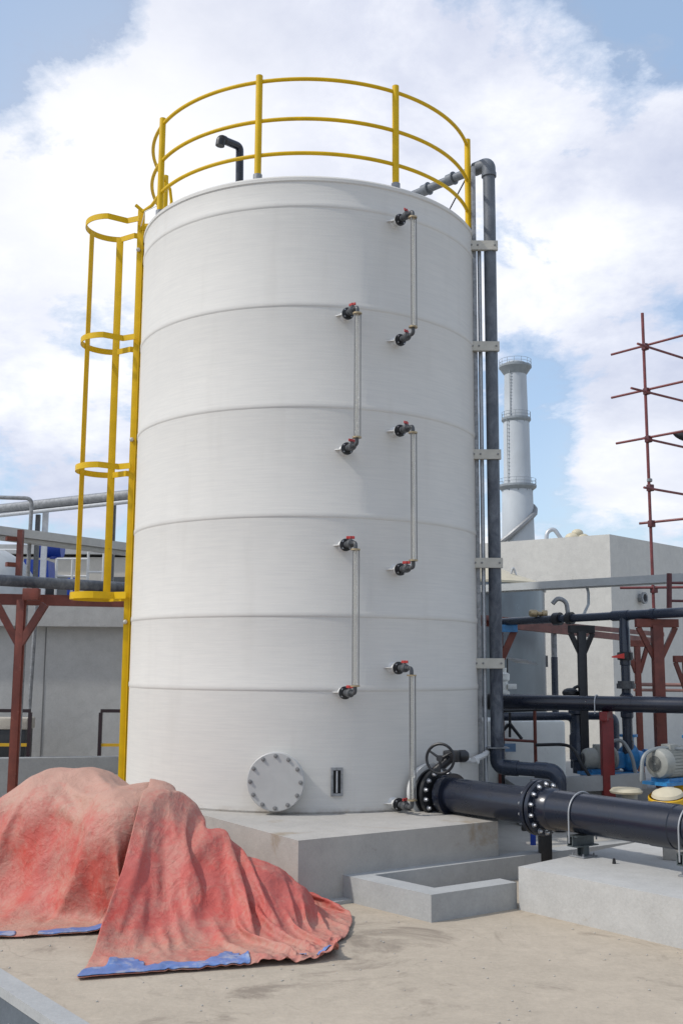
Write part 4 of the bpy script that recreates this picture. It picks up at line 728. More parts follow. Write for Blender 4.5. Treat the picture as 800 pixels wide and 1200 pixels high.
6,4,0,4,3,5,8,5,0,5,4,-1,2,7,2,28,0,-1,0,0,-1,0,0,0,-1,0,0,-1,0,0,-1,1,-2,-2,2,0,0,0,-2,0,0,0,0,-2,1,-1,0,0,0,0,0,-2,2,0,-1,-1,-1,2,-2,-6,6,-1,1,-2,-2,2,0,-6,4,2,0,-1,0,-1,-2,3,-1,-2,1,0,-1,-1,0,-2,3,-1,-3,0,30,-1,-1,-1,-1,0,0,0,-1,
0,0,0,0,-1,-1,0,-1,0,1,-1,0,-1,0,0,-2,1,-1,0,0,0,-1,1,-1,0,-1,-1,2,-1,1,-4,-2,3,1,-2,1,-2,1,0,0,-1,1,-1,-2,1,1,0,0,-1,-4,4,1,-1,-1,-1,-6,4,1,-1,0,0,-1,-1,1,29,0,0,0,1,-2,-1,-1,-1,0,0,0,-1,0,-1,0,0,0,-2,0,0,0,0,-1,1,-1,0,1,-1,-2,1,0,
0,-1,0,0,-4,0,-1,3,0,-3,-1,3,-2,2,-1,1,-2,-1,-1,1,2,-3,2,0,-3,2,1,-2,-4,2,3,-3,3,-6,2,-1,1,1,0,1,0,27,1,1,1,-3,0,-1,-1,0,0,-1,0,1,-2,0,1,-3,0,2,-2,0,0,0,1,0,-1,2,-3,0,0,-1,0,-1,0,0,-1,0,1,-3,-5,-2,5,1,1,2,-1,-1,0,-4,1,-2,-5,2,6,-2,
0,3,-3,-1,-2,4,-4,2,2,-5,2,0,-1,2,-3,2,0,0,27,0,0,-3,2,0,0,0,-1,0,0,0,-2,1,-1,-1,2,-1,-1,1,-1,1,-1,0,0,0,-2,1,-1,0,0,-1,0,-1,-1,0,1,-4,0,2,1,-3,-3,-5,-3,-1,0,2,8,0,-3,4,0,-3,2,0,-2,1,0,-1,-2,3,-1,-2,2,0,-1,-1,-4,3,2,-1,-1,27,0,0,0,
-2,0,-2,1,2,-1,0,-1,1,-1,1,-1,-1,0,-1,1,1,-1,0,0,-2,0,-1,1,-1,0,0,-1,0,0,0,-1,0,-3,1,2,0,-2,1,0,0,0,-1,1,-3,-5,4,0,-2,0,2,-2,2,-2,-1,1,-1,-3,0,3,0,-3,3,1,1,-2,0,-3,-1,27,0,-1,1,0,-1,1,-1,-1,0,0,0,-1,1,0,-1,-1,0,1,-1,0,0,0,-1,1,-1,0,
-2,0,0,-1,0,0,0,0,1,-2,1,0,-1,0,0,-1,0,-1,0,-1,-5,-3,6,-1,-1,0,0,-3,4,-2,1,2,-2,0,1,-1,-3,1,2,-2,0,0,0,-2,3,1,27,0,0,0,0,0,1,-1,-1,0,-1,-1,1,-1,-1,0,0,0,-1,0,0,0,0,-1,0,0,-2,1,0,-1,1,0,0,0,0,-1,-2,2,-2,1,-1,0,0,-1,1,-1,-2,-2,4,-3,-3,
-2,3,0,1,-1,2,-1,-2,1,-1,1,-1,1,-2,0,1,0,-4,3,0,0,3,28,-2,0,0,0,1,0,0,0,-1,1,0,-1,-1,-1,-1,0,-1,0,0,0,-1,0,1,-1,-1,1,-1,0,1,-2,0,0,-1,-2,1,1,-2,2,-2,1,0,-1,1,-2,-2,1,2,-4,-3,3,3,-3,1,0,-1,-2,2,0,-1,-1,0,0,-1,1,0,-1,0,2,-2,1,0,-2,26,
1,0,-1,1,-1,0,0,0,1,-1,1,0,-1,0,-2,-1,1,0,-1,-1,0,-1,0,0,0,0,0,0,-1,0,0,-1,-2,3,-4,2,1,-2,1,-1,-1,2,-4,-2,2,2,-5,-4,6,1,0,1,-2,-3,2,-1,1,-1,2,-2,1,-1,-1,-1,0,-1,0,2,0,-1,0,-1,26,0,0,0,0,0,-1,0,1,0,0,-1,0,1,0,1,-1,-1,-1,0,0,-1,0,-2,
-1,0,0,0,0,0,0,-2,-2,3,-4,4,-1,0,1,-1,-1,-1,-4,1,3,-1,-6,2,5,0,-1,0,-3,-1,3,-2,3,-4,0,-3,5,-2,-1,-1,1,0,1,-2,1,-2,0,1,0,26,0,-1,1,0,0,0,0,-2,0,1,0,0,1,1,-1,0,-1,-1,-1,0,-1,-1,0,0,1,0,-1,0,-1,-2,-1,3,-3,2,-1,0,0,0,-1,0,-4,-2,4,-1,-5,
2,4,2,-2,0,-2,-1,3,-2,-1,-4,1,0,3,-3,1,0,1,0,-2,0,1,1,0,-2,0,0,26,-1,1,0,-1,0,0,-2,1,1,0,0,0,0,-2,0,1,0,0,-2,-2,2,0,0,0,-1,-1,1,-1,-2,-1,2,-1,1,0,0,-1,0,-1,-3,-5,3,5,-5,-3,5,3,-1,-1,0,0,0,1,-3,2,-3,1,-1,2,-3,2,-1,-1,0,-1,1,-3,2,-4,
3,3,-2,-2,25,0,0,-1,-1,2,-1,0,0,-1,1,0,0,-1,-2,1,2,0,-1,-1,1,-1,0,0,0,-1,1,-1,-3,0,2,-1,0,0,0,0,0,-2,-4,-3,3,3,-4,-1,4,1,0,0,-1,0,1,-1,0,-1,-3,3,-1,1,-2,-1,2,-2,-1,0,0,-1,1,-2,1,-1,2,-2,1,25,0,-1,0,-2,1,1,-1,1,0,-1,1,-1,-1,0,2,-2,0,
-1,1,0,0,-1,0,0,0,-1,-1,0,1,0,0,0,0,-1,-1,-2,-5,-1,5,2,-5,-1,5,0,0,0,0,1,-1,-2,1,-3,1,1,-2,-2,-1,0,3,-2,0,2,-3,1,-1,1,-2,2,1,-5,4,0,25,-1,0,-1,1,-1,1,0,-1,-1,1,0,0,-1,2,-1,0,-3,-1,4,-1,-1,1,0,-2,1,-1,-2,2,0,0,0,-1,0,0,-4,-6,2,5,0,-5,
2,4,0,0,0,0,0,-1,0,0,-4,0,1,0,-6,3,1,0,0,-1,0,0,0,-3,1,-2,1,4,-4,1,-1,2,24,1,-2,1,0,0,-1,2,-2,1,-1,-1,0,0,1,-1,-2,-1,4,-2,0,-2,-2,2,2,-1,-1,1,0,0,0,-1,1,-2,-5,-4,5,3,-3,-2,3,2,1,-1,0,0,0,-1,0,-2,-4,3,2,-4,-6,5,1,1,0,-1,-1,1,-1,1,-2,
-1,2,-2,-1,2,0,-1,0,24,0,-1,-1,1,0,0,0,1,1,-1,-2,-1,1,-1,-2,-2,3,1,-1,-2,-3,3,1,1,-1,0,2,0,0,-1,1,-3,-5,-4,6,2,-3,1,-1,1,3,-1,-1,1,-1,0,0,-6,-1,4,1,-4,-5,5,3,0,-1,0,-1,1,0,-1,-1,0,0,-4,5,-7,4,1,0,0,23,-1,0,-1,0,0,1,0,1,0,-3,0,0,0,-2,
1,0,2,-2,-4,-4,7,2,-1,0,0,2,-1,0,0,1,-3,-6,-1,6,1,-2,-2,-3,3,4,-2,-1,2,0,0,-4,-6,3,5,0,-7,-4,8,2,0,-1,0,-1,1,0,-1,0,-3,2,-1,0,-1,2,-4,3,-2,-2,23,-2,0,-1,1,0,0,0,1,-2,0,-2,3,-3,-1,0,4,-2,-6,-2,7,3,-1,0,-2,1,0,-1,0,1,0,-6,-1,6,1,-3,-5,
0,5,1,0,-1,1,0,-1,-7,-2,5,4,-1,-7,-2,5,3,0,0,0,-1,0,0,-1,0,-6,5,-1,0,1,-1,0,0,-3,2,0,23,-1,-1,0,-1,1,0,1,-2,-4,0,5,-2,-2,1,0,-1,-6,0,7,2,-3,0,0,1,0,-1,0,2,-1,-5,2,5,-2,-4,-5,2,6,-1,2,-2,1,1,-3,-7,2,4,2,-2,-8,-1,7,4,-1,1,-1,-1,0,1,-1,
-2,-6,6,-1,-1,-1,1,-2,0,0,1,-2,1,22,-1,0,-1,1,0,1,-1,-2,-1,3,0,-4,-1,1,0,-5,1,7,1,-4,-1,2,-1,1,-1,-2,3,0,-3,-1,5,-1,-4,-4,3,6,-2,1,-1,0,1,-2,-6,2,4,1,-5,-9,1,8,2,2,-1,0,0,0,0,0,-4,-6,6,-3,1,1,0,2,-2,-1,3,-1,-2,0,19,0,1,-1,0,1,-1,-1,
-1,4,1,-6,-3,3,0,-4,1,7,-2,-3,2,2,-1,-1,-1,-1,2,0,-2,0,1,-4,-1,0,6,4,-2,0,0,0,0,-5,-5,4,5,-4,-7,-3,6,5,-1,2,-1,1,0,-1,0,-2,-5,-1,6,-4,2,0,1,0,-3,2,-2,0,-3,2,-5,17,2,0,0,0,0,-1,0,2,1,-4,-3,2,1,-3,0,3,-4,2,4,2,0,-4,-1,-1,2,0,-1,-1,-2,
-5,3,-1,6,4,0,-3,-1,2,-1,-4,-2,4,3,-8,-1,3,4,0,-3,2,1,1,0,-2,0,-4,-5,3,3,-4,2,3,-1,0,-2,0,0,3,-5,0,-1,-3,18,0,0,1,0,-2,0,1,2,-2,-4,2,1,-2,-1,1,1,5,0,-1,0,-3,-1,-1,0,0,1,-1,-4,-3,4,-1,6,1,-2,-4,1,5,-2,-2,-3,5,2,-2,3,0,-2,-4,0,5,0,-1,
0,-1,-3,-6,0,5,-1,-3,4,2,-1,-1,-3,2,-1,0,1,-1,-1,-3,3,17,1,0,0,0,0,-1,2,-1,-4,1,1,-2,0,1,1,3,-3,1,-1,-1,0,0,0,0,0,0,-4,-3,2,3,3,2,-3,-5,2,6,-2,-1,-3,5,1,-3,-5,-2,3,0,3,4,-1,1,0,-2,-5,-5,4,2,-3,0,4,1,0,-2,-1,0,-1,0,1,-1,0,-2,0,-1,17,
0,1,0,0,0,-1,0,-2,0,1,-3,2,1,0,4,-4,0,-6,-1,2,2,2,-1,2,-1,-3,-3,2,3,2,2,-6,-3,2,6,-2,-1,-1,3,0,-7,-5,2,5,2,4,2,-1,1,0,-4,-6,-1,5,-1,-2,3,1,0,0,-1,-1,-2,0,0,1,-1,-4,4,-2,-1,3,18,0,0,0,1,-2,1,-2,-2,1,-4,5,3,-2,4,-2,1,-4,-2,-2,-2,2,1,
2,0,-1,-3,1,4,2,2,-8,-4,3,6,-3,-1,1,1,-1,-7,-3,4,6,2,0,0,1,0,1,-4,-5,3,2,0,-1,2,0,0,-2,-2,0,1,-2,1,0,0,-1,0,-6,5,-1,1,21,-2,-1,0,0,-1,1,-3,-1,0,6,1,-2,2,1,0,-3,-1,0,-1,-1,-2,-1,2,0,-3,0,4,2,0,-7,-3,4,4,-3,0,0,-1,-2,-4,0,6,3,-1,2,-1,
-1,-1,3,-5,-1,6,-1,0,-2,1,0,0,0,-1,0,-2,-2,3,0,0,-1,-1,-1,0,-1,3,-4,24,-2,-2,0,-4,1,-1,-1,3,3,1,-1,0,1,0,-1,-2,1,0,-1,-2,-3,1,0,-1,-1,4,2,0,-6,-6,6,5,-2,-2,1,-1,-3,-5,1,6,1,-1,3,-3,-3,1,4,-5,3,3,-2,-1,-2,3,0,1,0,-1,1,-6,3,0,1,-2,1,
-1,0,-1,1,-3,2,0,24,0,-1,-2,-3,-2,2,3,1,0,0,0,-1,2,-1,-2,3,-2,0,-1,0,0,-2,0,-3,3,1,-1,-7,-3,6,3,1,-3,0,-1,-2,-3,3,3,-2,-1,3,-4,-3,4,3,-2,2,-2,-1,-2,0,3,0,2,-1,0,-1,-5,4,-1,1,-2,2,-1,1,-3,1,0,1,0,-1,27,0,0,0,1,-3,-5,3,0,-1,-1,1,1,-1,
0,0,0,-1,-1,2,0,1,-2,-3,1,1,-1,-8,-3,4,5,0,-1,0,-1,-2,-2,3,3,-6,0,2,-2,-1,2,2,-1,0,-1,0,-2,1,3,0,0,-1,0,-3,-6,4,3,0,0,1,-1,-1,-1,1,1,-1,1,-1,0,28,-1,0,1,-1,0,-1,-4,1,0,0,-2,1,0,-1,1,-1,0,1,-1,0,0,1,0,0,-3,-7,-1,3,5,0,0,-1,0,-2,-1,2,
-2,-6,5,1,-3,-2,2,2,-1,-1,-1,0,0,1,2,-1,0,-1,0,-4,-4,6,3,0,-1,1,0,-1,-1,0,0,-1,1,0,-1,0,27,0,0,-1,1,-1,0,-2,-1,0,0,0,0,-1,0,0,0,2,-1,-1,0,0,0,0,-1,-5,-1,-2,7,-1,1,0,-1,-2,1,0,-3,-4,4,1,-2,1,0,-2,-1,0,1,-1,0,1,0,1,-3,0,0,-2,-4,6,3,-1,
1,-1,-1,0,0,-1,-2,2,1,-1,0,-1,0,26,1,0,0,-1,1,-1,-1,-2,1,-1,2,-1,1,-1,0,0,-1,0,0,-1,0,-1,0,-5,0,-1,5,-1,1,-1,-1,-1,1,1,-3,-2,3,0,-1,1,0,-1,0,-1,-1,-1,1,-1,1,0,-4,2,-2,0,-3,6,1,-1,1,-1,0,0,-1,-1,0,1,0,-1,0,-1,-1,2,28,-1,0,-1,1,-1,1,
0,-2,-1,0,-1,1,0,0,0,-2,1,-1,-1,0,0,0,-3,-3,1,0,5,0,0,-1,-1,-1,1,-2,-2,2,2,-1,0,0,-2,1,-1,1,-1,0,-3,2,-2,-4,3,-1,0,-3,4,2,0,0,-1,-1,1,-1,0,-2,0,2,-1,0,0,-1,0,-1,26,1,0,1,-1,0,-1,0,1,-2,1,-2,0,-2,-2,-1,5,-1,0,-1,-1,-1,0,-4,2,-2,2,1,
0,-1,0,1,-1,-2,0,2,0,0,0,0,-1,0,-1,2,-1,0,-2,1,-1,-1,1,-2,0,1,0,0,0,-1,-2,0,1,0,0,-3,2,1,0,0,0,-1,0,0,-1,25,-1,0,1,-1,1,1,2,-2,1,-2,0,-1,-2,0,-2,-6,8,1,-1,-1,-1,-2,-2,1,0,2,0,-1,1,0,-2,0,1,0,0,0,-1,1,-1,0,1,0,-1,0,-1,1,0,0,-2,2,-1,
0,-1,0,0,-1,-1,0,-1,1,-1,-2,0,1,1,0,0,-1,0,0,-2,1,25,-1,-2,2,-2,-2,2,0,4,-2,1,0,-2,0,-1,-1,0,-7,7,1,-1,-1,-3,1,-1,0,0,-1,2,0,-1,0,0,0,1,0,-1,0,0,1,-1,0,1,1,-1,0,-1,0,-2,2,-1,1,0,0,0,-1,0,1,-1,-1,-2,-3,-1,3,0,1,-1,0,0,-2,-3,1,2,25,-1,
-2,1,-1,-2,0,-1,2,2,-1,-1,0,0,-1,1,-1,-1,-7,9,-1,-1,-3,2,-1,1,0,-1,0,0,1,0,-1,1,-2,0,0,2,0,-4,2,2,0,-1,0,0,1,-1,0,-1,0,0,-1,1,2,-1,-1,-1,1,-1,-3,-3,2,0,2,-1,0,-2,-2,-1,2,0,0,24,-2,0,0,1,-2,1,-2,-3,3,0,-1,0,0,0,0,1,-1,-1,-3,6,-4,-1,
2,-1,1,-1,1,0,0,-1,-1,2,-2,1,-2,3,0,-6,2,3,1,0,0,0,0,-1,0,0,-2,1,-3,1,1,0,1,-1,0,0,-3,-1,2,0,1,-2,-1,-2,0,1,0,-1,0,-2,22,0,0,0,-1,-1,-1,2,-2,-4,7,-2,-2,0,1,-2,1,0,0,-2,2,-1,1,0,0,0,-1,1,1,-1,-2,0,-1,-1,0,3,2,-7,-1,4,1,-3,2,1,1,-1,0,
0,-2,2,-5,2,2,-1,1,0,0,-2,-1,1,0,1,0,-1,-1,-2,1,-1,-2,1,2,0,0,20,1,0,0,-1,1,-7,6,0,-2,-7,10,0,-2,-2,1,-1,2,-1,-1,-1,2,1,-2,0,0,0,1,-1,-1,0,1,-4,1,1,2,-7,0,5,-1,-3,3,-1,0,0,0,0,0,1,-3,2,3,-1,0,-1,0,0,0,-2,1,1,-1,-1,-1,0,0,-3,1,2,1,-1,
1,-1,19,1,1,-2,0,1,-3,-2,7,-3,-4,-2,11,-3,-2,-1,-1,1,2,-3,0,0,1,-2,0,0,1,1,-1,-2,3,-5,0,2,3,-8,-2,4,2,-1,3,-2,0,-1,-2,1,-1,1,-2,1,3,-2,2,0,-1,0,0,0,1,-1,-1,0,1,-2,-1,0,1,0,0,1,0,-1,0,20,0,2,-2,-2,1,3,-8,2,6,-1,-7,-2,10,-1,-2,-1,-1,
3,-2,-1,2,-1,-3,1,0,2,0,-2,2,-5,0,3,1,-8,0,3,1,0,3,-2,0,-1,-1,0,-2,2,-3,2,0,-1,3,-2,-1,1,0,1,1,-2,0,0,2,-1,0,-2,0,1,1,0,-1,0,0,0,20,1,1,-4,-1,4,-1,-4,-5,8,4,-4,-7,5,4,-1,-1,-3,2,1,-2,3,-1,-1,-2,0,3,-2,1,-3,-3,4,2,-7,-3,3,2,2,2,-1,-2,
-1,-1,-1,-1,2,-3,0,-2,3,3,-2,-2,0,1,0,1,0,1,1,1,-2,-2,-1,1,0,2,-1,0,0,-1,1,0,20,0,-3,-1,1,2,3,0,-10,2,6,2,-5,-5,8,1,-2,-2,-2,3,-2,2,-1,0,0,1,0,0,-2,-3,3,1,-5,-3,2,1,3,2,-1,-2,-1,-1,-1,-1,2,-1,-2,0,2,2,-2,-2,1,2,-1,1,-1,-1,1,1,-1,0,
0,-1,-2,1,2,0,-1,0,1,0,0,19,-1,-2,-2,1,2,1,4,-4,-8,7,5,0,-9,2,5,1,-2,-4,2,-1,1,-1,-1,1,3,0,-2,-5,2,3,-5,-4,2,2,4,1,-1,-2,-1,0,-2,-2,4,-1,-4,1,3,3,-5,-1,2,2,-1,-1,1,-1,2,1,-2,0,-3,-4,-1,5,0,-3,1,3,0,0,1,0,18,-2,-3,1,0,1,3,2,3,-10,-2,
7,4,-1,-12,8,3,0,-4,1,-2,1,0,-1,2,2,-1,-4,0,3,-4,-4,0,3,5,1,-1,-2,-1,-2,-2,1,4,-3,-5,2,3,0,-4,2,3,1,-1,-1,1,-1,0,-3,-3,-3,-4,-1,4,5,1,2,0,0,-1,1,2,-1,0,15,-1,2,-2,3,0,1,1,2,-3,-11,6,6,3,-3,-9,10,0,1,-4,0,-1,-1,2,1,1,-2,-2,3,-6,-5,0,
4,5,2,0,-2,-1,-3,-1,0,3,-2,-4,2,3,-1,-3,2,3,0,-2,0,0,-3,-6,-4,-2,-1,1,3,4,2,1,0,1,0,1,0,2,0,0,0,16,-3,-2,1,3,-2,3,3,2,2,-7,-7,7,3,3,-4,-8,10,0,-3,-1,-1,1,0,2,-1,-2,0,-3,-4,0,5,4,1,-1,-3,0,-3,1,2,2,-4,-4,3,2,-1,0,3,1,-2,-3,0,-4,-7,-4,
0,1,2,5,4,1,1,1,1,-1,0,0,0,1,-1,-1,0,1,16,-2,-2,-1,1,3,0,1,4,-1,1,-11,-2,10,1,5,-8,-1,4,0,-2,0,-1,3,3,-5,-3,0,-5,1,5,4,1,-2,-3,-1,-3,2,3,0,-3,-1,2,0,0,1,2,-2,-1,-2,-2,-7,-5,-1,2,3,4,3,1,-1,2,2,1,-2,2,-2,1,0,0,-1,1,-1,0,14,0,-1,0,4,
-2,-3,4,-2,4,0,-4,-11,3,13,-2,8,-1,6,-6,-3,-4,-1,3,-2,-4,-1,-4,2,6,4,-1,-3,-3,-1,0,2,1,-1,-1,1,2,0,1,0,-2,-3,-2,-5,-4,-5,0,3,6,3,3,0,0,0,2,-1,-2,-1,2,0,1,0,-1,0,0,-2,1,0,5,6,3,3,1,2,0,-4,1,0,0,-2,-1,-11,2,11,-3,-2,-3,9,-2,4,-5,3,-5,
0,-4,3,6,2,-1,-4,-1,0,0,1,1,0,-1,1,1,1,1,-3,-2,-3,-4,-4,-3,-2,2,5,6,2,2,0,1,-1,-4,-1,2,2,-1,0,-1,0,0,0,0,0,0,0,0,13,3,1,1,-2,2,4,-4,-2,1,-2,3,-5,-3,-9,6,10,-6,-5,-3,11,-13,12,4,-4,-1,2,4,0,-3,-3,0,1,1,2,1,0,0,0,-1,-1,-3,-3,-3,-4,-3,
-2,2,3,6,5,3,-1,0,-2,-1,-2,-1,1,0,-1,0,3,-3,-2,3,1,0,-1,0,1,-1,0,-1,7,4,2,1,0,1,5,-1,-2,1,-3,-2,1,-1,-14,11,5,1,-2,-3,4,1,-9,4,6,1,-2,-2,1,1,2,1,0,0,-1,0,-2,-3,-4,-4,-4,-2,0,1,4,4,3,4,1,1,-1,-1,0,0,-1,-1,0,1,-3,1,0,-3,3,0,-1,-1,1,-1,
2,-1,-3,3,3,-7,5,2,0,8,-2,2,10,-1,-4,1,3,-5,-4,-2,-15,21,2,-2,-1,0,-3,8,1,-5,4,0,0,0,0,0,-1,-1,-3,-3,-5,-3,-1,0,1,3,2,4,3,1,1,0,-1,1,-1,-1,0,-2,0,-1,0,0,-1,2,0,0,-1,-4,4,-2,0,-2,3,-4,-7,8,1,-4,8,-7,-2,3,-6,4,6,3,11,-2,-1,-7,6,3,-1,
-10,-22,23,9,4,-7,6,1,2,1,-1,0,1,-1,-2,-4,-4,-2,-1,-1,2,3,3,1,1,0,1,0,0,0,-1,0,1,-1,0,-1,0,0,-1,1,-2,1,0,0,-1,-1,-3,-4,4,1,-1,2,-4,-7,6,2,-1,2,-7,6,1,-5,3,-5,-4,7,6,12,0,5,-11,-4,8,3,-13,-25,24,1,5,-4,9,5,0,-1,-1,-3,-1,0,2,1,0,1,0,
0,-1,-1,2,0,1,0,0,0,-1,1,-1,-1,0,0,0,-1,0,0,-2,-2,-4,-2,3,6,-1,0,-3,-3,4,-1,-6,-4,6,3,-1,2,3,6,-5,-7,4,1,3,-3,-17,12,11,4,-2,2,2,-7,0,7,-11,-9,5,7,-1,-4,7,9,3,-3,0,-1,0,0,0,-1,-1,1,1,1,0,0,1,0,0,0,0,0,-1,0,-1,0,-1,0,0,-2,-4,-6,-2,-2,
1,10,-1,-1,1,-1,-2,1,-4,3,2,-2,4,0,-4,35,-10,-9,-2,-8,-9,6,4,6,-29,3,14,11,5,-1,-17,12,11,-2,-31,7,1,6,-7,-7,6,20,4,0,-1,0,1,2,1,-1,-1,-2,-1,0,0,0,0,0,0,-1,-1,-1,-1,-1,-2,-2,-2,-2,-4,-2,0,1,1,8,-4,-4,-2,-1,5,5,-1,1,-5,-2,8,1,-4,0,12,
5,6,7,-17,-15,-17,3,23,6,-23,-4,4,7,7,11,-11,6,18,-29,-11,3,11,-2,-4,-15,8,16,11,3,1,-5,-5,-2,-1,2,0,0,-1,-2,-1,0,-2,-1,-2,-1,0,-1,0,-2,0,0,1,1,0,-1,2,7,-2,-8,-1,0,2,6,5,-4,-4,-1,7,4,-3,-2,5,-9,5,13,1,15,-10,-6,-13,-13,13,14,-8,-6,
0,5,15,-5,-22,10,26,-18,3,1,-4,-13,0,-16,0,14,13,2,5,5,0,-3,-9,-5,-3,0,1,-1,-1,1,-3,0,0,0,0,0,0,1,0,-1,2,2,-1,-4,3,-2,2,-1,2,-1,10,-3,-6,0,7,5,-4,-5,6,3,-13,1,4,7,15,10,5,0,-25,-23,10,13,-1,2,-4,-1,20,0,-25,28,17,-24,-5,-6,-12,21,-5,
-14,-16,11,12,3,5,-2,3,4,0,-6,-5,-4,-2,-2,-1,0,0,0,-1,0,-1,0,0,0,0,4,2,-1,-1,-6,0,1,4,-1,8,1,-7,0,6,5,-2,1,-2,3,0,-10,2,-6,7,-3,15,24,-9,-3,4,-13,-10,8,1,1,-9,-1,20,7,-19,-7,13,-16,3,6,-4,12,2,-7,-23,-3,10,4,12,7,-1,-3,4,1,1,-2,-3,
-3,-2,-2,-2,-1,-2,0,0,-3,-1,-1,-2,7,7,1,-3,-7,2,-5,4,4,-9,-3,7,9,2,1,-2,-2,1,1,-6,-6,0,-1,12,-1,-3,19,-3,2,2,1,12,-9,-9,2,-18,8,13,-7,-6,5,8,-14,4,-6,-2,6,7,1,-17,-7,1,5,5,13,7,-3,-3,-3,6,2,-1,1,-2,0,-1,0,-2,-1,-1,-3,-4,-2,-10,13,4,
-7,0,-1,-4,-1,-4,0,6,6,2,1,-1,0,1,1,1,6,-1,-8,-11,-12,17,-3,1,17,-3,-3,9,-8,15,-4,-14,15,-12,-1,24,-16,-16,7,15,-20,2,-1,-3,3,9,9,-8,-11,-7,-1,4,13,10,4,-3,-9,2,4,2,2,-1,2,0,0,0,-1,-1,0,-5,0,-12,11,2,-5,-4,-1,2,-1,4,3,0,-1,2,0,-6,4,
1,-1,-5,13,3,-2,-14,-11,1,6,15,0,-2,0,1,-5,15,-5,-16,16,-6,2,37,-32,-32,11,18,-10,-2,0,2,0,1,8,2,1,-4,-8,-6,6,7,9,2,-6,0,0,3,1,1,-1,2,-1,1,-1,-1,-2,-1,-1,-11,11,0,-9,5,2,1,-1,1,-1,-1,0,-3,-2,6,0,0,19,-12,4,3,2,-10,-17,-6,13,13,-1,-4,
1,3,-11,25,-4,-18,12,-2,-3,44,-3,-33,12,-27,-4,6,-6,1,3,1,12,0,0,-4,4,-8,-7,0,8,8,2,-1,-2,0,-2,2,0,0,0,2,-1,0,-1,-1,1,-5,4,-1,-1,2,-3,1,-3,-1,-2,1,4,-1,0,0,0,1,5,7,1,-3,-3,2,-7,-20,17,5,-4,0,6,16,-11,9,-4,-20,4,10,10,18,7,-17,28,-52,
-10,7,-2,-5,9,0,7,-2,3,-8,-2,-1,-2,2,12,0,1,0,0,-1,1,0,-3,-1,0,5,0,-2,0,-2,-2,3,0,0,-6,3,1,0,-1,0,-3,0,-1,3,0,0,-30,18,11,7,6,-2,-4,0,-7,-12,10,5,-4,-1,3,15,5,-5,7,-18,-7,11,8,11,3,-15,46,-36,-38,14,5,-10,9,1,4,-5,-5,-2,4,6,3,-3,6,
1,2,0,0,-1,-3,2,0,0,-3,2,0,-3,-4,-1,-1,6,-4,4,-1,-1,-3,3,-1,-2,-2,1,3,0,-1,-30,2,6,18,4,4,0,-3,-4,1,-3,0,4,-5,-5,2,17,8,-8,-5,-7,-6,12,5,22,-16,-9,39,-26,-21,14,-1,-22,11,-1,8,1,1,-3,5,1,2,0,4,0,1,0,-2,1,0,0,-1,-1,-1,-1,-2,1,-3,-1,
2,1,-1,2,-3,-6,-2,9,-3,-3,3,1,0,1,8,0,0,0,0,0,0,0,0,0,-1,1,0,0,-1,2,-1,6,-6,0,4,-2,-1,0,-2,3,3,-5,0,4,-5,4,1,-2,-3,6,-6,1,5,-4,8,3,-3,-2,3,-6,4,1,7,-4,-2,-5,-6,0,5,0,2,3,0,2,-5,-1,1,9,-3,1,-1,0,2,8,10,3,-7,0,0,0,0,1,-1,0,-1,1,0,1,-1,
3,-3,3,-4,0,-1,9,-2,-9,3,1,0,4,-3,-4,5,0,-4,5,-4,-1,2,3,-5,5,0,-3,5,-8,3,2,-2,-8,5,-3,6,-7,2,1,5,4,0,-3,1,-2,-3,1,-3,1,2,2,-6,9,0,-1,3,0,-2,-10,-2,7,0,0,0,1,-2,1,2,-2,-1,1,-1,2,-4,5,0,5,-1,-7,-2,2,5,-3,-2,2,3,-4,-3,3,1,-1,3,-3,-2,2,
3,-4,-1,5,0,5,4,-5,-3,-4,2,5,1,-10,-4,3,0,4,5,-2,3,-5,-6,3,-2,5,-4,3,-8,2,-5,6,-2,2,9,-7,4,-10,4,0,0,0,-1,1,3,-3,1,0,-1,1,-2,1,2,-7,3,1,3,-2,-2,0,2,2,-2,-6,6,2,-2,-1,1,-3,3,2,-2,-3,4,10,-1,2,-7,-8,-8,0,9,10,-4,-5,2,3,-1,7,-5,-6,2,-4,
3,4,-6,7,-7,7,-3,-1,-3,2,-4,9,1,-11,6,-5,5,-6,0,1,2,-1,8,-6,-3,0,1,-2,0,0,2,-2,5,-6,-3,2,3,-1,-3,4,1,-4,1,1,-1,2,2,-3,-2,1,3,-2,-3,7,-5,3,-8,-8,-2,14,8,-1,-6,1,3,-1,-1,-2,-9,1,3,6,-7,5,3,0,-8,5,3,-9,12,-5,6,-3,0,-5,5,-8,-2,10,-6,0,
-1,-2,12,-7,3,-1,-2,-4,2,0,1,2,-3,0,-1,3,-3,-1,2,4,-2,-7,6,1,-3,3,-3,-2,2,2,-1,-2,2,3,-7,2,-6,2,8,3,-10,-4,1,-3,1,-2,3,1,6,7,1,-3,-9,8,-4,-2,2,2,-3,-1,12,-6,5,-10,0,2,1,-9,2,6,-3,6,0,0,0,-1,0,-3,0,1,2,1,2,-1,-4,1,-2,2,5,-3,-3,2,-2,
3,4,-3,-3,2,1,-1,-3,3,2,-1,-2,0,3,-3,1,-8,7,-2,5,1,-3,0,4,-6,6,-3,6,3,-5,2,-6,4,-2,-5,-1,5,1,-1,-4,-4,3,2,-1,9,-9,4,1,-3,3,-7,-3,0,0,0,-3,-4,1,3,3,1,-1,-2,1,0,-1,6,-1,-6,3,2,-2,2,-4,-2,4,2,-2,0,0,2,-2,-2,3,-1,0,-3,2,-4,10,-7,-1,0,2,
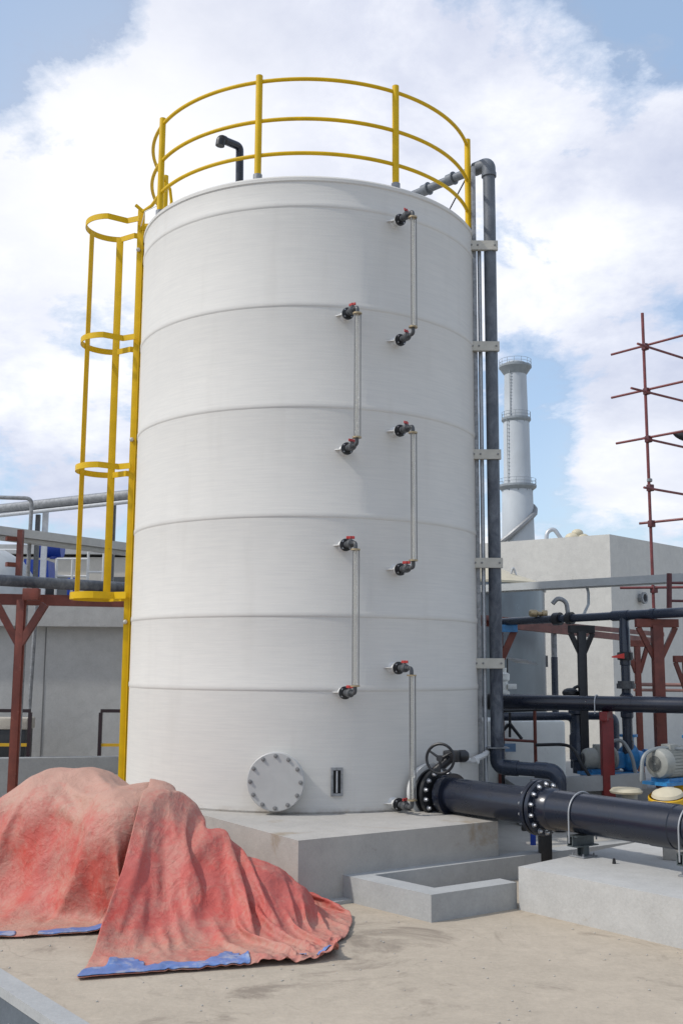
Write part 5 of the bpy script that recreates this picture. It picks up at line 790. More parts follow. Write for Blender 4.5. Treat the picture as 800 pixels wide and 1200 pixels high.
2,-1,-3,9,-2,8,1,-6,-5,-9,6,-3,0,4,8,-5,-3,0,2,1,-1,-3,3,-5,1,-6,2,3,-7,3,6,0,1,-1,-4,0,2,2,0,0,0,0,0,0,0,-3,2,0,2,-3,3,1,-4,7,-5,-1,2,-4,3,2,-3,2,-2,2,1,-2,5,4,-8,-5,5,-4,2,3,-3,0,3,6,0,-5,-9,-3,-1,9,-4,2,11,-4,-4,-4,3,3,-1,-3,1,4,
-10,5,-2,-3,4,3,-6,5,5,-2,-2,-3,2,0,0,0,0,0,0,-1,0,2,2,-4,3,-1,0,-1,-4,4,-5,5,1,-1,2,-2,-3,4,0,-3,3,4,6,-5,-12,-1,8,-1,3,-3,-3,4,7,0,-2,-7,-8,-1,4,11,-10,11,-1,-8,-3,3,4,-2,-1,3,1,-2,-5,6,-5,2,2,-5,-1,11,-12,6,-1,0,-3,0,-2,0,0,0,0,
0,0,-1,6,-3,-2,5,-5,-1,0,5,-6,7,-5,-2,2,-2,1,0,3,-6,5,4,1,-5,-9,2,7,-3,2,1,-3,1,8,3,-3,-8,-8,-2,6,10,-7,8,0,-10,0,-3,5,6,-3,8,-6,-5,0,-4,4,-2,2,0,3,2,-4,8,8,-1,-1,-1,-2,0,-1,0,-1,-1,0,1,6,-9,-4,6,2,-1,0,-2,2,1,-3,1,2,-5,5,-3,4,-5,3,
6,-1,-9,-6,5,6,0,0,-2,-4,8,7,-2,-4,-9,-6,1,6,4,-1,6,-3,-11,7,-1,4,2,-2,7,-9,0,2,-5,7,-4,2,-2,2,-1,-2,-2,0,9,-1,-1,-2,-1,-1,2,-1,3,-4,-2,3,-5,-3,4,2,0,-2,-2,5,-5,7,-8,3,-1,1,-2,3,-3,1,8,-2,-7,-5,2,8,-4,0,2,-3,8,3,1,-5,-11,-4,-1,8,4,
5,-7,0,-8,6,7,-1,8,-5,4,-7,-6,-1,5,3,-2,1,-7,10,-3,-1,-2,6,-11,11,-1,-2,0,-1,2,-4,4,-3,0,-2,-1,-1,0,2,3,-5,-2,3,3,2,-9,3,-4,1,1,1,-1,0,7,-1,-9,-5,5,5,-5,3,-2,1,9,1,0,-7,-9,-2,2,7,3,1,-9,6,-3,4,4,-7,8,-3,-1,-6,-3,8,-2,-5,8,-8,2,11,-7,
2,-3,-2,3,3,12,-1,0,0,3,-6,2,0,-2,0,-2,-3,-2,5,5,-3,-8,1,4,1,-6,-1,1,2,-1,1,-1,1,7,-1,-8,-5,1,4,-1,2,-3,5,7,0,1,-11,-9,-1,1,8,5,-3,-6,5,1,-4,2,3,9,-9,4,-5,-8,2,4,-1,8,-9,8,-6,-1,0,-3,5,4,-7,1,11,0,1,1,1,-2,-2,1,-1,0,-1,-4,1,3,-1,-7,
-2,7,3,-5,-4,5,0,-3,2,0,1,3,1,-9,-5,3,4,-2,0,0,8,3,-2,-2,-13,-4,0,5,7,-1,-2,-2,5,0,-8,7,7,-2,-5,3,-14,2,4,2,-5,9,-1,-4,-1,4,2,-4,-2,3,-6,3,3,13,0,1,1,-1,1,-2,-3,0,0,-1,-1,1,0,-3,-4,5,4,1,-10,3,1,-3,3,2,-1,0,2,-5,-7,1,4,1,-2,2,7,0,0,
-3,-12,-4,0,5,5,-2,2,0,0,1,-6,8,3,1,-5,-1,-10,2,0,0,6,3,-3,-7,7,5,0,-1,-2,2,-3,6,-5,-3,13,2,2,0,-1,0,-1,-3,2,-3,0,0,0,-1,-6,5,3,2,-10,2,3,1,5,-4,-3,0,2,-3,-9,2,3,2,-3,5,5,-1,1,-10,-11,-1,2,5,4,0,5,-4,-5,2,-2,9,3,-1,-8,-3,-8,4,2,4,4,
-3,-1,2,0,-1,1,4,-4,4,2,-7,-6,9,2,15,-1,1,1,-1,1,0,-1,-1,-1,-1,2,-1,-3,1,2,3,-6,-2,3,3,2,-3,-2,-2,0,0,-7,0,4,3,-5,3,5,0,-2,-12,-7,1,9,5,-4,0,4,-4,-5,2,3,7,2,-3,-8,-6,-1,1,4,0,2,2,0,2,-5,0,3,4,-6,-2,-2,-5,9,0,0,-3,15,1,0,0,0,-1,0,0,
-3,1,6,-2,-2,-1,2,-1,-1,-4,3,3,2,-6,-4,2,-1,2,-5,-1,4,1,-3,4,5,-3,-5,-11,-1,9,8,-5,-8,4,4,-7,-4,6,7,4,-2,-7,-9,-2,3,-3,5,1,1,-1,-1,2,-3,-2,5,6,-8,1,-5,4,1,-1,6,-9,13,16,0,0,1,-1,0,-1,-1,-1,2,0,1,-2,2,1,0,-7,3,6,1,-6,-5,1,0,2,-4,-1,
4,1,-2,0,6,0,-10,-8,6,9,1,-7,-7,3,5,-5,-3,5,7,2,-3,-7,-8,-1,3,-6,7,1,0,1,-1,-2,0,-5,9,6,-4,-6,-1,6,-5,6,-7,-3,8,-2,18,2,-1,0,0,-1,-1,-2,1,3,-1,-4,1,2,-1,-1,2,4,-1,-6,-4,4,1,-2,-1,-1,2,0,-3,1,6,-2,-9,1,7,3,-3,-9,-4,2,4,-2,-2,5,6,-2,
-4,-9,-5,2,3,-7,8,1,0,-2,1,-1,1,-2,6,4,-3,-7,0,-2,2,3,-7,7,4,1,-4,19,0,1,0,0,0,0,-1,1,-1,-5,-1,4,2,-1,0,4,-1,-7,-1,2,0,-3,1,-1,1,1,-3,0,4,2,-9,3,6,2,-5,-9,-2,-1,3,3,-3,4,5,-1,-5,-9,-4,4,-1,-6,9,0,2,-3,2,-3,0,1,7,3,-3,-12,-3,3,0,5,0,
6,-5,0,-1,3,21,-1,-2,1,0,0,0,1,1,-4,0,5,1,-4,0,3,-1,-5,2,1,-3,-4,0,3,0,0,-3,0,1,0,-4,6,3,0,-5,-8,-2,0,1,4,-1,5,4,-3,-9,-7,-2,4,-5,4,11,-5,0,-3,1,-1,1,5,5,-2,-7,-12,0,4,2,5,-5,3,6,-5,-6,2,-5,21,-1,0,-1,0,0,1,1,-3,-1,4,3,-2,-2,1,0,-3,
3,-1,-6,-3,-1,5,0,0,-1,-1,0,2,1,2,-1,1,-6,-8,-1,2,1,3,1,3,4,-6,-10,-5,-2,1,2,9,5,-5,-4,3,-4,1,2,6,2,-2,-12,-8,2,6,5,2,-6,-2,2,2,-2,7,-12,-1,21,0,-1,0,-1,0,0,0,0,3,2,-2,-2,2,0,-1,0,-8,-6,0,4,6,0,-1,-1,-1,0,1,2,2,-2,-1,-8,-6,1,3,0,1,
3,3,3,-8,-9,-2,3,5,5,5,-2,-10,-5,6,-3,3,5,4,-2,-8,-12,-2,4,6,4,-3,-3,4,2,-6,0,2,-3,6,-1,22,-1,0,-2,0,0,1,-2,0,4,-1,-1,3,-2,0,-2,-8,-3,3,5,1,0,-1,0,0,-1,0,3,1,-2,-2,-6,-7,2,4,0,-2,4,2,2,-7,-8,4,8,5,0,1,-6,-9,-2,4,0,1,6,2,-4,-11,-7,-1,
6,4,0,-3,3,5,-1,-5,0,-2,4,2,-4,2,22,-1,-1,0,-1,0,1,-1,2,-1,0,3,-3,-1,-1,-8,0,4,6,1,-1,-2,-2,1,-2,0,2,1,0,-3,-5,-5,2,3,-2,-2,6,1,0,-4,-4,8,5,-1,-6,0,-6,-7,2,6,0,3,5,-2,-9,-11,-1,3,5,0,1,2,3,-1,-9,-1,5,1,-4,4,0,4,-4,20,0,0,0,-1,2,-3,
2,1,0,2,-5,-3,2,-6,-2,1,6,2,1,1,-1,-1,-2,-1,2,2,-1,-5,-4,-5,3,5,-3,-3,6,2,-2,-1,-2,6,3,-3,-8,2,-7,-4,6,5,-3,5,3,-4,-13,-5,6,3,-1,0,4,3,-1,-4,-8,3,2,3,-3,1,7,-5,-2,3,18,1,1,-1,1,0,0,1,0,-2,-5,-1,2,-4,-4,2,4,2,-1,1,2,0,1,-2,0,1,0,-4,
-3,-5,3,4,-5,-1,8,0,-1,1,1,2,0,-6,-8,0,-5,4,8,0,-5,7,-2,-9,-6,6,6,-4,-4,3,2,-3,-5,0,-3,7,2,1,-5,3,-1,-4,7,-5,-3,14,4,1,1,1,0,0,1,-3,-4,-2,0,-1,-2,-1,2,0,0,0,2,2,2,-1,-1,1,1,-4,-4,-4,4,6,-7,-3,7,1,-1,1,1,3,0,-5,-8,-1,0,5,5,-2,-5,6,-7,
-4,2,4,2,-7,-3,2,1,-2,-1,5,-7,6,-4,-1,0,0,1,-2,0,-4,6,0,11,0,3,2,4,0,-1,-4,-2,0,-1,-1,1,-3,0,1,-3,0,3,2,-3,1,3,0,3,-4,-4,-2,5,4,-7,0,1,3,0,0,2,3,-3,-7,-5,1,4,5,2,-4,-4,4,-4,2,1,2,-1,-8,-2,2,2,-1,1,5,-2,0,-7,3,-1,-2,2,1,-1,-3,-2,2,1,
-2,3,1,1,-1,3,10,-3,1,1,0,-2,-3,0,1,0,-2,2,0,-11,6,-2,4,5,-2,-1,-3,6,3,-6,-1,2,0,0,2,3,1,-5,-7,0,-1,7,3,1,-3,-3,2,-1,1,0,1,-2,-8,-1,4,1,0,3,4,-4,-11,1,-1,0,1,7,3,-7,0,-2,0,1,0,2,2,0,-2,1,0,-5,10,2,-1,2,1,-1,-1,0,-3,3,-4,-10,-1,-2,8,
0,1,2,-2,9,2,-5,0,1,-1,1,0,2,0,-5,-3,1,0,7,2,0,-2,-1,1,-1,1,-1,1,-2,-7,0,5,1,1,2,1,-6,-8,1,-2,4,-1,2,0,-4,-2,1,5,-2,-1,2,7,-2,-2,0,-1,-1,1,-6,11,3,-1,-1,0,1,-1,0,-1,-8,-3,1,-1,1,1,0,0,5,5,-2,1,1,0,0,1,1,-2,-5,-1,2,0,4,2,-2,2,1,0,0,
0,-1,1,-2,-7,1,7,-1,0,2,3,-7,-7,-1,0,2,0,1,1,-1,-8,5,1,-1,3,-2,0,8,-4,-1,0,-1,-1,-1,0,-9,7,2,2,0,0,-2,-1,-2,-1,0,1,0,-2,-1,0,-3,8,-1,0,4,2,1,2,3,-4,-7,-1,1,1,6,1,-3,2,-1,0,2,1,1,0,-2,-6,3,7,-2,2,0,1,-6,-5,1,0,1,0,-1,1,3,-8,1,2,0,-2,
2,-2,1,1,2,1,-1,0,0,-1,-1,-8,-2,1,0,1,1,2,1,-1,0,0,-2,-1,1,-1,-3,6,1,-4,1,2,1,2,1,3,-5,-1,1,-3,4,2,0,3,1,-2,2,-2,2,0,1,-4,4,7,-5,2,0,2,-5,-5,1,-2,2,0,-1,0,2,2,-10,5,-2,3,-2,-2,1,4,-10,2,3,3,2,1,1,-3,0,-9,3,-2,0,-2,1,1,4,1,-1,-1,1,-2,
-1,-1,5,-1,-2,1,-1,1,0,3,-1,1,0,0,2,-3,0,3,2,1,3,-3,3,-2,2,-2,2,1,-6,7,0,1,-2,-2,0,0,3,-1,-1,-2,2,3,-13,3,1,3,-5,3,0,1,-3,-12,-1,-1,5,0,1,0,5,-1,0,-8,4,-2,1,1,-2,-2,6,1,0,-2,-1,-3,3,4,-4,-1,1,0,0,3,0,0,0,2,0,-2,2,-1,4,2,-2,0,3,-1,1,
-3,0,3,-4,3,1,2,0,-1,1,1,1,-1,-1,-3,4,2,-4,-8,3,1,1,-1,-1,1,3,-2,-13,-1,-1,2,0,-1,1,1,6,-2,2,-3,0,-1,1,1,0,-4,6,0,-1,-2,-2,7,-1,-4,-1,-2,1,2,1,2,-2,2,1,0,2,0,6,-1,-4,0,0,-1,1,0,1,1,-3,4,4,-4,0,0,2,1,0,-1,-1,0,2,3,2,-13,2,2,1,-3,3,2,
5,-2,-3,-13,-1,-1,2,0,1,0,-1,2,2,-1,0,1,1,0,1,-1,-2,-4,8,-3,-2,2,5,-3,-3,-1,0,2,1,0,-1,3,0,-3,2,-1,8,2,-6,1,2,-1,1,-2,1,2,-2,2,3,-4,2,-4,0,3,2,0,-1,1,0,5,3,-12,-2,4,1,-1,2,4,3,-6,-6,5,-14,-1,0,1,0,1,2,-1,-2,4,1,0,0,0,0,0,0,0,0,-2,3,
-2,4,2,-5,-2,-1,1,0,2,-1,0,2,-1,2,-1,9,-3,-9,2,3,1,3,-1,1,1,-1,2,0,-1,0,-4,0,2,0,1,2,1,0,6,0,-11,-2,5,-1,4,5,1,-4,-7,-5,2,-1,-20,1,3,0,0,3,0,2,0,-1,5,-2,0,0,0,0,1,0,0,-2,2,-1,4,-1,-4,0,0,1,0,0,-1,1,-1,0,1,5,1,-6,-2,3,0,-3,1,2,2,0,2,
1,-1,0,-2,0,5,-2,0,0,2,2,3,-5,-5,0,4,-1,7,4,-4,-7,-4,-1,7,0,1,-19,1,0,0,2,0,-3,7,1,-1,-4,8,0,0,-1,0,0,1,-1,0,0,0,3,-3,-2,0,0,2,3,-4,0,1,-2,0,3,2,-5,2,2,-2,-2,4,-2,-1,0,1,0,0,3,-2,0,5,-1,1,-1,0,0,1,-1,0,1,0,-2,9,1,-8,-5,1,3,3,-1,3,-1,
-19,1,1,-1,0,2,1,-2,7,-1,-1,-2,7,-1,0,-1,0,0,1,-1,0,2,1,-4,-1,0,1,3,-2,-1,3,-3,-1,4,1,-3,2,-3,2,-1,4,-3,-1,0,-1,0,0,1,-1,0,4,-1,1,0,0,1,0,1,0,0,-1,1,8,-6,-5,1,5,0,1,0,0,-1,1,-20,0,3,-2,0,2,4,-5,3,5,0,-4,0,5,1,-1,-1,1,1,-1,1,0,0,-3,
0,1,3,0,-4,3,-3,0,3,0,-1,2,-4,2,0,5,-4,-1,0,-1,1,-1,0,0,-1,2,-1,2,-1,0,0,1,2,-1,1,0,1,3,-2,5,5,0,-7,1,0,0,0,2,-2,-21,1,0,-3,1,4,2,2,-5,7,1,-1,-6,6,0,3,-1,0,2,0,-2,2,-2,-1,0,1,4,-3,2,-3,-1,2,2,-1,2,-4,1,2,6,-5,-3,0,-1,0,-1,1,0,-1,1,
1,3,-2,-2,0,1,0,0,3,0,4,1,5,4,1,-2,-1,-2,-4,0,0,4,-5,1,-21,1,-1,-2,1,3,3,3,-6,3,7,0,-3,-4,6,-1,3,-1,0,1,-2,3,-4,0,1,1,2,0,-2,-1,1,2,-2,3,-4,1,2,6,-6,-2,0,-1,-1,0,2,-1,-2,1,2,2,-2,-2,2,1,0,0,2,-2,4,4,7,-1,-4,-3,-4,-2,8,3,0,1,-6,0,1,
-22,0,-1,0,1,2,2,5,1,-7,6,3,1,-6,1,3,1,2,-2,2,-2,2,-1,-2,0,4,0,-1,-3,1,3,-3,5,-4,0,3,7,-7,-3,0,-2,0,0,3,-1,-2,-1,2,3,-3,-1,3,1,0,-1,3,-2,7,2,-1,-4,-4,0,1,0,10,2,3,-2,-6,-4,3,0,-22,-1,-1,1,2,0,3,3,4,-7,2,6,1,0,-6,3,0,2,1,0,0,0,-1,0,
0,3,0,-3,-1,3,-2,4,-4,1,3,5,-5,-3,0,-2,1,-1,4,-1,-2,-1,3,-1,-3,2,4,1,-2,-1,2,-2,2,-2,1,1,2,1,0,-3,5,-5,1,0,1,1,3,0,0,-24,1,1,-1,3,0,1,2,4,-1,-9,8,7,0,-2,-3,2,-1,5,-3,0,1,0,0,0,3,-3,-2,4,-3,4,-1,-2,3,6,-6,-4,0,-1,0,0,5,-2,-3,-1,4,-1,
-1,2,4,2,-4,-2,1,-3,1,4,5,2,-3,-4,-2,-2,1,1,3,-4,1,0,7,3,-3,1,-22,-2,-1,3,2,-1,1,3,2,4,-5,-3,7,3,1,-3,-1,0,0,4,0,-1,0,-1,4,-1,-4,2,-1,4,-2,-2,5,4,-5,-3,-1,0,-1,2,2,-3,-1,1,1,-1,1,5,2,-3,-5,0,1,1,5,1,-2,-5,-3,2,2,1,3,5,1,-3,3,-3,1,-2,
-1,4,-2,-22,-1,-2,0,3,2,0,0,5,2,5,-11,-2,10,0,2,1,-4,-5,9,0,-1,1,-1,5,-6,0,0,4,-2,-2,6,4,-6,-4,0,-1,0,3,0,-3,0,0,1,2,2,4,-3,-3,-2,-1,2,6,0,-3,-3,-2,1,1,0,2,6,4,0,-4,2,-3,2,3,-4,1,2,-2,-24,0,0,2,1,0,-1,2,-1,6,0,3,-10,1,9,0,3,5,-7,8,
0,-7,2,2,-2,-3,1,3,-3,2,5,-1,-6,-1,0,0,1,1,-1,-1,2,0,2,2,1,-1,-4,-1,0,3,4,0,-5,-2,0,1,2,0,1,5,5,3,-3,-5,2,-3,3,1,-5,4,3,-6,3,-17,-2,-1,-2,3,2,0,-2,1,1,0,3,3,-9,2,3,-5,5,21,-7,18,-18,-9,1,0,1,2,-4,3,3,-2,-5,-2,1,1,1,1,0,1,1,1,1,0,-2,
-2,-1,0,3,5,-1,-4,-2,1,3,2,2,1,3,4,2,-1,-7,-5,4,-2,4,1,-5,2,3,-7,3,4,0,-1,-3,-3,-10,-1,2,-2,0,1,2,-1,3,0,-7,3,2,-4,-3,-1,14,24,-14,-8,-2,1,-2,5,0,-5,-2,0,1,1,2,1,1,1,-1,0,-2,-1,-2,1,2,3,3,0,-5,-1,2,4,2,1,2,3,2,0,-4,-8,-5,2,7,6,1,-3,
-7,6,2,-8,3,4,1,1,-2,3,1,-2,-13,-7,1,0,2,3,-1,-2,3,1,-5,1,-1,1,3,-12,10,12,-2,-5,-1,4,-2,-3,0,2,3,2,1,0,-1,-1,-3,-1,0,2,2,2,0,-1,-3,-1,1,3,3,2,2,1,1,-1,-3,-4,-2,1,1,5,1,6,-5,-6,0,10,-2,-8,1,6,3,-6,19,-3,-10,-6,2,3,0,-15,-4,3,-4,1,1,
-1,6,-1,-3,-13,-4,10,1,-2,7,10,-3,-1,1,2,2,3,-1,-1,-2,-4,-2,-1,-1,1,1,1,0,-1,0,1,2,4,2,0,0,0,0,-2,-1,-2,-1,0,1,0,-1,6,-3,6,-4,-2,2,5,-6,-5,5,7,0,-2,-4,1,14,6,-4,-9,-1,-5,3,-17,1,5,-8,-4,-2,-5,21,4,6,-12,-16,-9,12,7,5,3,9,0,0,-3,-5,
-3,-3,-2,0,-1,0,1,1,2,2,2,2,1,0,1,0,0,1,-1,0,0,0,0,0,0,0,0,-1,1,1,-2,-1,-7,-1,14,-7,-4,6,7,0,1,-11,1,-20,4,19,12,3,-3,-6,-4,6,-14,5,10,3,-8,-10,-14,14,16,-8,-8,-2,-13,-3,-4,15,10,0,-7,-2,-1,1,1,1,2,2,4,4,3,2,-2,-3,-3,-2,0,0,0,0,-1,
1,-1,1,0,0,1,1,3,3,-2,0,-1,-4,-4,4,6,-12,3,5,4,-2,1,-2,1,-3,-5,-10,-8,16,18,8,-4,-11,-5,1,-7,12,9,3,-5,-10,-17,-2,19,-2,-2,-5,-1,0,-7,-6,18,5,3,2,2,2,2,1,0,-1,-3,-3,-4,-2,-2,0,0,0,0,0,1,0,0,1,-2,1,1,3,5,-1,-4,-2,5,-6,6,1,1,-1,1,-5,
4,-2,1,0,-4,-3,-4,4,-1,-10,-16,-9,13,18,3,3,-8,-6,-4,7,11,13,0,-13,-13,3,9,-6,0,-1,-1,-1,-4,-8,13,9,6,-1,-2,-3,-2,-3,-3,-2,0,-1,1,2,1,3,2,1,0,0,0,0,0,3,0,0,-3,-1,-4,-5,8,-1,4,4,-2,-7,3,4,1,0,-1,-2,-1,-5,-4,1,-15,7,9,-8,-15,-6,7,31,
0,-3,-5,-18,-16,7,24,22,-5,-8,-13,12,-8,-4,2,1,0,0,-8,-8,6,9,9,6,3,-1,-1,-1,-1,-1,0,0,0,-1,-3,1,-2,-1,-2,0,1,0,1,-2,2,-4,-4,6,-2,5,2,0,-3,-1,-2,0,-1,9,-3,-1,3,-7,-5,0,4,10,-7,-6,3,3,-18,-13,-9,28,9,9,8,-5,-10,-14,2,46,-12,-11,-12,6,
-6,-2,-2,-1,16,-2,-12,-15,-3,2,6,7,8,9,4,-2,-2,0,-1,-2,-1,0,-6,-2,0,1,-1,-1,1,-4,2,3,2,-7,-1,8,0,-3,4,-2,-6,9,-2,4,-3,-1,4,-6,-5,0,1,3,11,-1,0,-6,-7,3,-6,-10,-14,11,3,3,19,-1,-8,-22,-14,55,-11,-9,5,2,-3,1,-1,2,6,7,-10,-19,-6,1,1,1,
2,10,15,5,0,-2,-2,-2,-4,0,-2,-2,-2,1,1,-1,3,-3,-5,10,3,-7,2,-7,-2,4,0,3,6,-1,1,-6,7,-5,-9,2,0,4,0,-4,1,-1,6,9,-11,5,6,-7,-9,-5,-4,-6,7,4,7,-6,-13,22,-1,-2,4,0,-2,1,-5,-12,9,19,4,-14,-13,-5,2,1,-2,-3,7,8,7,4,2,1,-1,0,0,-3,1,1,2,-2,0,
-3,-6,9,2,-4,3,-2,-5,-3,6,-2,0,-3,6,-5,-1,2,-5,-2,1,3,0,-1,-1,-1,1,2,-1,13,-4,4,4,-16,0,1,8,-9,-9,0,12,-5,4,4,-2,-4,3,-9,3,-8,3,16,10,-11,-11,-8,-4,1,6,-1,-6,4,6,5,3,-2,7,0,1,-7,-2,2,7,4,1,-4,-6,6,0,-3,3,-5,3,-1,-4,1,4,0,-2,-6,-4,2,
-1,4,0,3,1,0,-4,-5,4,-4,-8,14,-2,2,18,-2,-1,-5,3,-3,-21,3,19,-10,3,15,-11,-8,3,-5,-1,-2,-2,7,15,0,-10,-10,-8,-6,6,10,-7,-3,-1,2,7,-3,4,3,1,0,-1,-6,3,6,2,4,-1,3,-1,0,1,0,-1,0,-3,-7,-2,-3,2,1,-2,2,2,0,-5,7,4,-5,-2,1,-1,-5,2,3,-4,-5,-7,
9,0,4,8,0,-8,8,23,-27,-9,13,-4,9,-8,0,-6,0,1,0,4,5,2,1,-8,-12,-3,10,-3,-4,0,-1,2,2,5,5,0,-1,-3,-5,2,-2,0,9,11,-4,1,2,-1,-6,0,-8,1,-2,-1,2,1,0,3,0,0,11,-9,-1,8,-1,-5,0,-11,-2,5,-1,2,0,-13,-13,13,13,10,-2,-9,-5,21,-24,7,5,-21,23,3,-4,
-1,-1,-5,3,4,10,0,0,1,-4,-7,-6,1,-1,-1,-2,-1,-1,3,5,-3,4,1,-6,3,-2,-2,3,13,-5,3,-4,-2,-7,7,-6,0,-1,1,3,0,3,0,0,1,1,-1,-1,10,3,-7,-4,-15,2,8,2,4,-1,1,-13,11,-10,11,-7,-8,7,33,-30,8,-1,-20,16,0,-8,4,2,-1,8,2,1,0,1,-5,-5,-4,1,13,0,-1,
-4,-7,-4,0,-4,-1,3,7,0,-2,0,-4,1,12,-4,-2,-4,0,4,3,-2,-2,-4,1,4,2,-1,0,-21,14,3,-7,-4,10,10,2,7,-20,-3,1,3,4,8,-1,-6,-4,-9,9,3,-9,-1,31,-29,15,11,-28,10,1,-12,6,5,2,1,6,0,-6,-2,-6,5,4,-11,2,2,0,1,3,-7,5,0,-2,-4,3,3,-4,-6,-1,1,9,5,-3,
-2,-1,1,1,-2,-1,-1,5,2,-1,0,-8,-2,8,0,-12,5,14,-1,4,-3,-9,3,-1,2,-4,2,-6,17,-10,-1,-3,8,-7,12,4,-21,17,0,-21,16,-3,-4,5,-6,-3,-1,3,0,-1,1,2,-1,0,0,0,2,3,-2,2,0,0,-1,-3,-3,-1,-1,1,-2,-2,3,12,-1,-4,-6,0,1,5,-2,-1,3,1,1,0])
